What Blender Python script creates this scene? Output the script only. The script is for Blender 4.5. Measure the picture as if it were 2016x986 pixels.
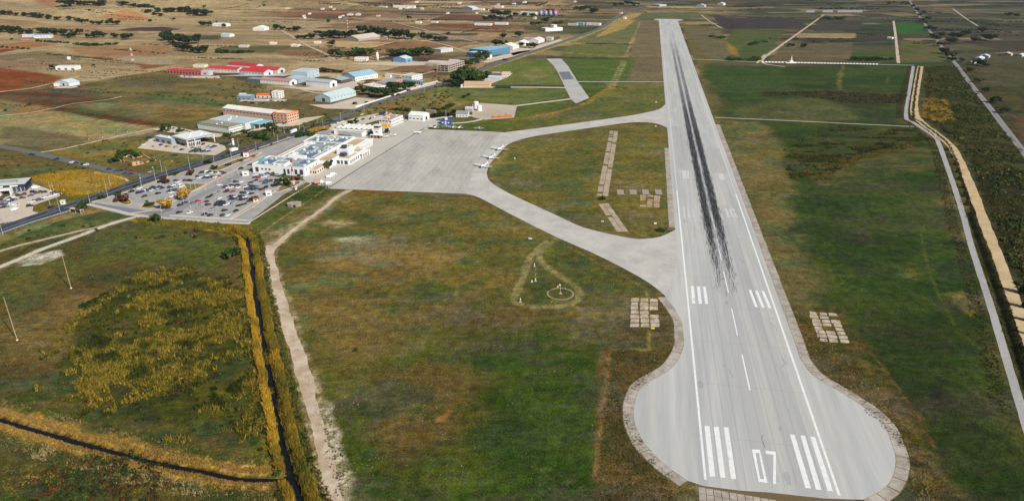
import bpy, bmesh, math, random
import numpy as np
from mathutils import Vector, Matrix
from mathutils.geometry import tessellate_polygon
random.seed(7); rng = np.random.default_rng(7)
for o in list(bpy.data.objects): bpy.data.objects.remove(o)
S = bpy.context.scene; COL = S.collection
# ---------------------------------------------------------------- camera
FPX, YH, W0, H0 = 1370.0, -88.0, 2016.0, 986.0        # focal length in photo pixels, row of the horizon
TH = math.atan((H0/2-YH)/FPX); CT, ST = math.cos(TH), math.sin(TH)
CAMH = 186*CT                                          # drone height, about 171 m
cam = bpy.data.objects.new('camera', bpy.data.cameras.new('camera')); COL.objects.link(cam)
cam.location = (0, 0, CAMH); cam.rotation_euler = (math.pi/2-TH, 0, 0)
cam.data.sensor_width = 36; cam.data.lens = 36*FPX/W0; cam.data.clip_start = 1; cam.data.clip_end = 40000
S.camera = cam
# ---------------------------------------------------------------- sky, sun, exposure
AZ, EL = math.radians(134.6), math.radians(35.5)       # sun behind the camera on the right
wd = bpy.data.worlds.new('World'); S.world = wd; wd.use_nodes = True
nt = wd.node_tree; sky = nt.nodes.new('ShaderNodeTexSky'); sky.sky_type = 'NISHITA'
sky.sun_disc = False; sky.sun_elevation = EL; sky.sun_rotation = AZ
nt.links.new(sky.outputs[0], nt.nodes['Background'].inputs[0]); nt.nodes['Background'].inputs[1].default_value = 0.052
sl = bpy.data.lights.new('sun', 'SUN'); sl.energy = 5.0; sl.angle = math.radians(.53); sl.color = (1, .965, .90)
so = bpy.data.objects.new('sun', sl); COL.objects.link(so)
so.rotation_euler = Vector((-math.sin(AZ)*math.cos(EL), -math.cos(AZ)*math.cos(EL), -math.sin(EL))).to_track_quat('-Z', 'Y').to_euler()
so.location = (300, -300, 400)
S.view_settings.view_transform = 'Standard'; S.view_settings.look = 'None'; S.view_settings.gamma = 1
S.view_settings.use_curve_mapping = False; S.view_settings.exposure = 0.26
KA = 0.80                                              # photo brightness -> albedo
# ---------------------------------------------------------------- helpers
def lin(c, k=KA):
    out = []
    for v in c:
        v = v/255.; v = v/12.92 if v <= .04045 else ((v+.055)/1.055)**2.4
        out.append(min(v*k, .86))
    return out
def smooth(a, b, x): t = np.clip((x-a)/(b-a), 0, 1); return t*t*(3-2*t)
def hills(x, y):
    """gentle rolling land beyond the fields, far left"""
    def b(cx, cy, sx, sy, h, r=0.):
        c, s = math.cos(r), math.sin(r); dx, dy = x-cx, y-cy
        u, v = dx*c+dy*s, -dx*s+dy*c
        return h*np.exp(-(u/sx)**2-(v/sy)**2)
    h = (b(-1750, 2750, 620, 190, 48, .15)+b(-1250, 2250, 380, 90, 22, .3)+b(-1500, 1950, 300, 80, 17, -.1)
         + b(-900, 2700, 420, 110, 26, -.2)+b(-2600, 3300, 900, 400, 70)+b(-1000, 3500, 900, 300, 40)
         + b(-1150, 1750, 260, 70, 6, .2)+b(2900, 3300, 600, 500, 30))
    return h*smooth(1350, 1750, y-.15*x)
def G(px, py, dz=0.):
    """where the line of sight through a photo pixel meets the land"""
    u = (px-W0/2)/FPX; v = (py-H0/2)/FPX; z = 0.
    for i in range(12):
        t = (CAMH-z)/(ST+v*CT); x, y = u*t, (CT-v*ST)*t
        if y < 1300: break
        z = .5*z+.5*float(hills(x, y))
    return Vector((x, y, z+dz))
def HT(px, py, top):
    """height in metres of something whose foot is at a photo pixel and whose top is at row TOP"""
    p = G(px, py); v = (top-H0/2)/FPX
    return CAMH-p.y*(ST+v*CT)/(CT-v*ST)-p.z
def C(x0, y0, sc, pts): return [(x0+a/sc, y0+b/sc) for a, b in pts]      # coordinates read off an enlarged crop
def spline(pts, step):
    """Catmull-Rom through world points, resampled every STEP metres"""
    P = [np.array(p, float) for p in pts]; P = [2*P[0]-P[1]]+P+[2*P[-1]-P[-2]]; out = []
    for i in range(1, len(P)-2):
        n = max(2, int(np.linalg.norm(P[i+1]-P[i])/step))
        for k in range(n):
            t = k/n; a, b, c, d = P[i-1:i+3]
            out.append(.5*((2*b)+(c-a)*t+(2*a-5*b+4*c-d)*t*t+(3*b-a-3*c+d)*t**3))
    out.append(P[-2]); return np.array(out)
def hash2(ix, iy, seed):
    h = (ix.astype(np.int64)*374761393+iy.astype(np.int64)*668265263+seed*982451653) & 0xffffffff
    h = ((h ^ (h >> 13))*1274126177) & 0xffffffff
    return ((h ^ (h >> 16)) & 0xffff)/65535.
def vnoise(x, y, seed=0):
    ix, iy = np.floor(x), np.floor(y); fx, fy = x-ix, y-iy
    fx = fx*fx*(3-2*fx); fy = fy*fy*(3-2*fy)
    a, b = hash2(ix, iy, seed), hash2(ix+1, iy, seed); c, d = hash2(ix, iy+1, seed), hash2(ix+1, iy+1, seed)
    return (a+(b-a)*fx)*(1-fy)+(c+(d-c)*fx)*fy
def fbm(x, y, seed=0, oc=4):
    r = 0.; a = .5; t = 0.
    for i in range(oc): r = r+a*vnoise(x, y, seed+i*17); t += a; a *= .55; x = x*2.03+5.1; y = y*2.03+1.7
    return r/t
def poly_sd(P, x, y):
    """signed distance to a polygon, negative inside"""
    d2 = np.full(x.shape, 1e18); ins = np.zeros(x.shape, bool); n = len(P)
    for i in range(n):
        ax, ay = P[i]; bx, by = P[(i+1) % n]; ex, ey = bx-ax, by-ay
        t = np.clip(((x-ax)*ex+(y-ay)*ey)/(ex*ex+ey*ey+1e-9), 0, 1)
        d2 = np.minimum(d2, (x-ax-ex*t)**2+(y-ay-ey*t)**2)
        c = (ay > y) != (by > y)
        if abs(by-ay) > 1e-9: ins ^= c & (x < (bx-ax)*(y-ay)/(by-ay)+ax)
    d = np.sqrt(d2); return np.where(ins, -d, d)
def line_d(P, x, y):
    d2 = np.full(x.shape, 1e18)
    for (ax, ay), (bx, by) in zip(P[:-1], P[1:]):
        ex, ey = bx-ax, by-ay; t = np.clip(((x-ax)*ex+(y-ay)*ey)/(ex*ex+ey*ey+1e-9), 0, 1)
        d2 = np.minimum(d2, (x-ax-ex*t)**2+(y-ay-ey*t)**2)
    return np.sqrt(d2)
# ---------------------------------------------------------------- materials
MATS = {}
def M(name, c, var=.12, sc=.5, rough=.85, metal=0., bump=0., spec=.3, st=(1, 1, 1), var2=0., attr=False, c2=None, alpha=None, k=KA):
    """procedural material: base colour broken up by two sizes of noise, fine relief"""
    if name in MATS: return MATS[name]
    m = bpy.data.materials.new(name); m.use_nodes = True; n = m.node_tree.nodes; l = m.node_tree.links
    p = n['Principled BSDF']; p.inputs['Roughness'].default_value = rough; p.inputs['Metallic'].default_value = metal
    p.inputs['Specular IOR Level'].default_value = spec
    tc = n.new('ShaderNodeTexCoord'); mp = n.new('ShaderNodeMapping'); mp.inputs['Scale'].default_value = st
    l.new(tc.outputs['Object'], mp.inputs['Vector'])
    def noise(scale, det):
        t = n.new('ShaderNodeTexNoise'); t.inputs['Scale'].default_value = scale; t.inputs['Detail'].default_value = det
        t.inputs['Roughness'].default_value = .65; l.new(mp.outputs[0], t.inputs['Vector']); return t
    def rng_(src, lo, hi, a=.3, b=.7):
        r = n.new('ShaderNodeMapRange'); r.inputs[1].default_value = a; r.inputs[2].default_value = b
        r.inputs[3].default_value = lo; r.inputs[4].default_value = hi; l.new(src, r.inputs[0]); return r.outputs[0]
    if attr:
        at = n.new('ShaderNodeAttribute'); at.attribute_name = 'Col'; col = at.outputs['Color']
    else:
        rg = n.new('ShaderNodeRGB'); rg.outputs[0].default_value = (*lin(c, k), 1); col = rg.outputs[0]
        if c2:
            r2 = n.new('ShaderNodeRGB'); r2.outputs[0].default_value = (*lin(c2, k), 1)
            mx = n.new('ShaderNodeMix'); mx.data_type = 'RGBA'; l.new(rng_(noise(sc*.23, 4).outputs[0], 0, 1, .42, .6), mx.inputs[0])
            l.new(col, mx.inputs[6]); l.new(r2.outputs[0], mx.inputs[7]); col = mx.outputs[2]
    n1 = noise(sc, 6)
    f = rng_(n1.outputs[0], 1-var, 1+var)
    if var2:
        q = n.new('ShaderNodeMath'); q.operation = 'MULTIPLY'; l.new(f, q.inputs[0])
        l.new(rng_(noise(sc*.08, 5).outputs[0], 1-var2, 1+var2), q.inputs[1]); f = q.outputs[0]
    vm = n.new('ShaderNodeVectorMath'); vm.operation = 'SCALE'; l.new(col, vm.inputs[0]); l.new(f, vm.inputs['Scale'])
    l.new(vm.outputs[0], p.inputs['Base Color'])
    if bump:
        b = n.new('ShaderNodeBump'); b.inputs['Strength'].default_value = 1; b.inputs['Distance'].default_value = bump
        l.new(n1.outputs[0], b.inputs['Height']); l.new(b.outputs[0], p.inputs['Normal'])
    if alpha is not None: p.inputs['Alpha'].default_value = alpha
    MATS[name] = m; return m
# ---------------------------------------------------------------- mesh building
def link(name, me, parent=None):
    o = bpy.data.objects.new(name, me); COL.objects.link(o)
    if parent: o.parent = parent
    return o
def tag(o, label=None, cat=None, group=None, kind=None):
    for k, v in (('label', label), ('category', cat), ('group', group), ('kind', kind)):
        if v: o[k] = v
    return o
def empty(name, loc, rz=0., label=None, cat=None, group=None):
    o = bpy.data.objects.new(name, None); COL.objects.link(o); o.location = loc; o.rotation_euler = (0, 0, rz)
    o.empty_display_size = .5
    return tag(o, label, cat, group)
def rawmesh(name, v, f, mats, mi=None, sm=False, colors=None):
    me = bpy.data.meshes.new(name); me.from_pydata([tuple(map(float, p)) for p in v], [], [tuple(map(int, q)) for q in f])
    for m in (mats if isinstance(mats, (list, tuple)) else [mats]): me.materials.append(m)
    if mi is not None: me.polygons.foreach_set('material_index', np.array(mi, np.int32))
    if sm: me.polygons.foreach_set('use_smooth', np.ones(len(me.polygons), bool))
    if colors is not None:
        a = me.color_attributes.new('Col', 'FLOAT_COLOR', 'POINT')
        c = np.ones((len(v), 4), np.float32); c[:, :3] = colors; a.data.foreach_set('color', c.ravel())
    me.update(); return me
def bigmesh(name, V, F, mats, colors=None):
    """fast numpy mesh of triangles or quads"""
    V = np.asarray(V, np.float32); F = np.asarray(F, np.int32); k = F.shape[1]
    me = bpy.data.meshes.new(name); me.vertices.add(len(V)); me.vertices.foreach_set('co', V.ravel())
    me.loops.add(F.size); me.loops.foreach_set('vertex_index', F.ravel())
    me.polygons.add(len(F)); me.polygons.foreach_set('loop_start', np.arange(0, F.size, k, dtype=np.int32))
    me.polygons.foreach_set('loop_total', np.full(len(F), k, np.int32))
    for m in (mats if isinstance(mats, (list, tuple)) else [mats]): me.materials.append(m)
    if colors is not None:
        a = me.color_attributes.new('Col', 'FLOAT_COLOR', 'POINT')
        c = np.ones((len(V), 4), np.float32); c[:, :3] = colors; a.data.foreach_set('color', c.ravel())
    me.update(calc_edges=True); me.validate(); return me
class MB:
    """collects simple solids, then becomes ONE mesh"""
    def __init__(s): s.v = []; s.f = []; s.mi = []; s.i = 0
    def add(s, v, f): o = len(s.v); s.v += [tuple(p) for p in v]; s.f += [tuple(o+i for i in q) for q in f]; s.mi += [s.i]*len(f); return s
    def box(s, x0, x1, y0, y1, z0, z1):
        return s.add([(x0,y0,z0),(x1,y0,z0),(x1,y1,z0),(x0,y1,z0),(x0,y0,z1),(x1,y0,z1),(x1,y1,z1),(x0,y1,z1)],
                     [(0,3,2,1),(4,5,6,7),(0,1,5,4),(1,2,6,5),(2,3,7,6),(3,0,4,7)])
    def prism(s, poly, z0, z1):
        n = len(poly); v = [(a, b, z0) for a, b in poly]+[(a, b, z1) for a, b in poly]
        return s.add(v, [tuple(range(n-1, -1, -1)), tuple(range(n, 2*n))]+[(i, (i+1) % n, n+(i+1) % n, n+i) for i in range(n)])
    def tube(s, pts, r, n=6):
        pts = [Vector(p) for p in pts]; rs = r if isinstance(r, (list, tuple)) else [r]*len(pts); o = len(s.v); k = len(pts); v = []; f = []
        for j, p in enumerate(pts):
            d = (pts[min(j+1, k-1)]-pts[max(j-1, 0)]).normalized(); q = d.to_track_quat('Z', 'Y')
            for i in range(n):
                a = 2*math.pi*i/n; v.append(p+q @ Vector((math.cos(a)*rs[j], math.sin(a)*rs[j], 0)))
        for j in range(k-1):
            for i in range(n): f.append((j*n+i, j*n+(i+1) % n, (j+1)*n+(i+1) % n, (j+1)*n+i))
        f += [tuple(range(n-1, -1, -1)), tuple((k-1)*n+i for i in range(n))]
        return s.add(v, f)
    def lathe(s, prof, n=12, c=(0, 0)):
        v = []; f = []; k = len(prof)
        for r, z in prof:
            for i in range(n): a = 2*math.pi*i/n; v.append((c[0]+r*math.cos(a), c[1]+r*math.sin(a), z))
        for j in range(k-1):
            for i in range(n): f.append((j*n+i, j*n+(i+1) % n, (j+1)*n+(i+1) % n, (j+1)*n+i))
        f += [tuple(range(n-1, -1, -1)), tuple((k-1)*n+i for i in range(n))]
        return s.add(v, f)
    def mesh(s, name, mats, sm=False): return rawmesh(name, s.v, s.f, mats, s.mi, sm)
    def build(s, name, mats, parent=None, sm=False): return link(name, s.mesh(name, mats, sm), parent)
def sheet_mesh(name, poly, z, mat):
    """flat polygon of world points, a little above the land"""
    P = [Vector((p[0], p[1], (p[2] if len(p) > 2 else 0)+z)) for p in poly]
    return rawmesh(name, P, tessfix(P), mat)
def tessfix(P):
    t = tessellate_polygon([[Vector((p.x, p.y, 0)) for p in P]]); out = []
    for a, b, c in t:
        n = (P[b]-P[a]).cross(P[c]-P[a]); out.append((a, b, c) if n.z > 0 else (a, c, b))
    return out
def ground_sheet(name, px, z, mat, parent=None, kind='structure', sm=0):
    w = [G(*p) for p in px]
    if sm: w = [Vector(p) for p in spline([tuple(q) for q in w+[w[0]]], sm)[:-1]]
    o = link(name, sheet_mesh(name, w, z, mat), parent)
    if not parent: o['kind'] = kind
    return o
def ribbon_pts(px, step): return spline([tuple(G(*p)) for p in px], step)
def ribbon(name, px, width, z, mat, parent=None, step=6., rag=0., off=0., seed=0, thick=0.):
    """a strip that follows a line of photo pixels on the land; WIDTH metres (number or list along the line)"""
    L = ribbon_pts(px, step) if not isinstance(px, np.ndarray) else px; n = len(L); d = np.gradient(L[:, :2], axis=0); d /= np.linalg.norm(d, axis=1)[:, None]
    nx = np.stack([d[:, 1], -d[:, 0]], 1)
    w = np.interp(np.linspace(0, 1, n), np.linspace(0, 1, len(width)), width) if isinstance(width, (list, tuple)) else np.full(n, float(width))
    ar = np.arange(n)*step
    jl = (fbm(ar/11.+3, ar*0+seed, seed, 5)-.5)*2*rag; jr = (fbm(ar/11.+9, ar*0+seed+5, seed+3, 5)-.5)*2*rag
    V = []; F = []
    for i in range(n):
        zz = L[i, 2]+z
        a = L[i, :2]+nx[i]*(off-w[i]/2+jl[i]); b = L[i, :2]+nx[i]*(off+w[i]/2+jr[i])
        za = zb = zz
        if L[i, 1] > 1300: za = float(hills(*a))+z+.4; zb = float(hills(*b))+z+.4
        V += [(a[0], a[1], za), (b[0], b[1], zb)]
        if i: k = 2*i; F.append((k-2, k-1, k+1, k))
    o = link(name, rawmesh(name, V, F, mat), parent)
    if not parent: o['kind'] = 'structure'
    return o
# ================================================================ GROUND: one sheet, colours of fields and grass in a colour attribute
CANAL_A = [(440,452),(470,460),(486,474),(492,500),(498,540),(503,580),(510,620),(520,680),(530,730),(541,790),(551,840),(562,890),(572,930),(582,960),(596,1000),(620,1060)]
CANAL_B = [(-80,800),(0,823),(60,840),(120,857),(200,879),(300,905),(400,924),(470,938),(540,940),(572,938)]
DITCH_R = [(1806,132),(1797,180),(1792,228),(1806,240),(1850,274),(1868,300),(1890,370),(1912,440),(1930,490),(1958,570),(1985,650),(2012,740),(2040,825)]
canal_a, canal_b, ditch_r = [ribbon_pts(p, 4.) for p in (CANAL_A, CANAL_B, DITCH_R)]
def dig(x, y):
    h = np.zeros_like(x); near = (y < 690)
    if near.any():
        xx, yy = x[near], y[near]
        wob = fbm(xx/5, yy/5, 71, 2)*1.2-.6
        a = -2.1*(1-smooth(1.0, 3.4, line_d(canal_a[:, :2], xx, yy)+wob)); b = -1.9*(1-smooth(.9, 3.0, line_d(canal_b[:, :2], xx, yy)+wob))
        c = -1.5*(1-smooth(.8, 2.8, line_d(ditch_r[:, :2], xx, yy)))
        h[near] = np.minimum(np.minimum(a, b), c)
    return h
def axis(lo, hi, d0, k, c=0.):
    out = [c]; 
    while out[-1] < hi: out.append(out[-1]+max(d0, k*abs(out[-1])))
    neg = [c]
    while neg[-1] > lo: neg.append(neg[-1]-max(d0, k*abs(neg[-1])))
    return np.array(sorted(set(neg[1:]+out)))
def grow(c, lo, hi, d0, flat, k):
    out = [0.]
    while out[-1] < hi: out.append(out[-1]+(d0 if out[-1] < flat else max(d0, k*out[-1])))
    return np.array([-v for v in out[:0:-1]]+out)
gy1 = [60.]
while gy1[-1] < 699: gy1.append(min(700., gy1[-1]+max(1.2, .0052*gy1[-1])))
gy1 = np.array([-4000, -1500, -500, -100, 0]+gy1); gy2 = [700.]
while gy2[-1] < 14000: gy2.append(gy2[-1]+.0078*gy2[-1])
TILES = [np.meshgrid(grow(0, -9000, 9000, 1.3, 330, .03), gy1), np.meshgrid(grow(0, -9000, 9000, 4.6, 1900, .03), np.array(gy2))]
vx = np.concatenate([t[0].ravel() for t in TILES]); vy = np.concatenate([t[1].ravel() for t in TILES])
col = np.zeros((len(vx), 3))
def L3(c): return np.array(lin(c))*np.array([.93, .97, .88])
def setcol(idx, mask, A, B, scale, seed, aniso=1., ang=0., con=.13):
    x, y = vx[idx], vy[idx]; c, s = math.cos(ang), math.sin(ang); u, v = x*c+y*s, -x*s+y*c
    n = .72*fbm(u/(scale*aniso), v/scale, seed, 5)+.28*fbm(x/3.2, y/3.2, seed+3, 3); t = smooth(.5-con, .5+con, n)[:, None]
    k = A*(1-t)+B*t; mm = mask[:, None]; col[idx] = col[idx]*(1-mm)+k*mm
allv = np.arange(len(vx))
setcol(allv, np.ones(len(vx)), L3((116,100,66)), L3((96,90,54)), 45, 1, 1.6)
# far fields: parcels of crops and ploughland
def parcels(sel, ang, bh, bw, pal, seed):
    x, y = vx[sel], vy[sel]; c, s = math.cos(ang), math.sin(ang); u, v = x*c+y*s, -x*s+y*c
    u = u+30*np.sin(v/300.)+(fbm(u/40, v/40, seed+8, 2)-.5)*9; v = v+34*np.sin(u/310.)+(fbm(u/40, v/40, seed+9, 2)-.5)*7
    vb = np.floor(v/bh+.45*np.sin(v/bh*1.7)); w = bw*(.5+1.3*hash2(vb, vb*0+3, seed)); ub = np.floor(u/w+7*hash2(vb, vb*0, seed+1))
    h = hash2(ub, vb, seed+2); P = np.array([L3(p) for p in pal]); k = (h*len(P)).astype(int).clip(0, len(P)-1)
    base = P[k]*(.85+.3*hash2(ub, vb, seed+4))[:, None]
    st = fbm(u/90, v/5, seed+5, 3); base = base*(.78+.44*st)[:, None]
    st = fbm(u/14, v/9, seed+15, 3); base = base*(.84+.32*st)[:, None]
    fr = v/bh+.45*np.sin(v/bh*1.7)-vb; fu = (u/w+7*hash2(vb, vb*0, seed+1)-ub)*w
    hedge = ((fr*bh < 7*hash2(ub, vb, seed+21)) & (hash2(ub, vb, seed+20) > .45)) | ((fu < 6) & (hash2(ub, vb, seed+22) > .6))
    hedge = hedge*(fbm(u/25, v/25, seed+23, 3) > .42)
    base = np.where(hedge[:, None], L3((72,74,46))*(.7+.6*hash2(ub, vb, seed+24))[:, None], base)
    base *= (.88+.24*fbm(x/60, y/60, seed+6, 3))[:, None]
    return base
tanpal = [(192,164,132),(180,150,118),(168,138,106),(158,126,98),(150,122,100),(130,96,76),(176,150,120),(112,106,76),(186,158,128),(150,108,84),(80,70,64),(140,120,92),(120,84,66)]
drkpal = [(84,76,62),(98,86,68),(64,68,50),(46,68,40),(56,50,50),(110,96,76),(74,64,54),(56,72,44),(88,84,62),(66,58,52),(134,116,90),(54,58,46)]
midpal = [(150,126,94),(120,106,78),(96,88,66),(78,84,56),(70,60,56),(160,134,100),(110,96,74),(62,76,48),(138,114,84),(90,76,62)]
sel = vy > 820; side = vx[sel]-(.19*vy[sel]+40)
pl = parcels(sel, -.3, 64, 250, tanpal, 100); pr = parcels(sel, .03, 52, 190, drkpal, 200); pm = parcels(sel, -.1, 58, 230, midpal, 300)
tl = smooth(-500, -250, side+(fbm(vx[sel]/150, vy[sel]/150, 9, 3)-.5)*300)[:, None]; tr = smooth(150, 330, side)[:, None]
mix = pl*(1-tl)+pm*tl; mix = mix*(1-tr)+pr*tr
fade = smooth(830, 1000, vy[sel]+(fbm(vx[sel]/50, vy[sel]/50, 14, 3)-.5)*120)[:, None]
col[sel] = col[sel]*(1-fade)+mix*fade
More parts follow.
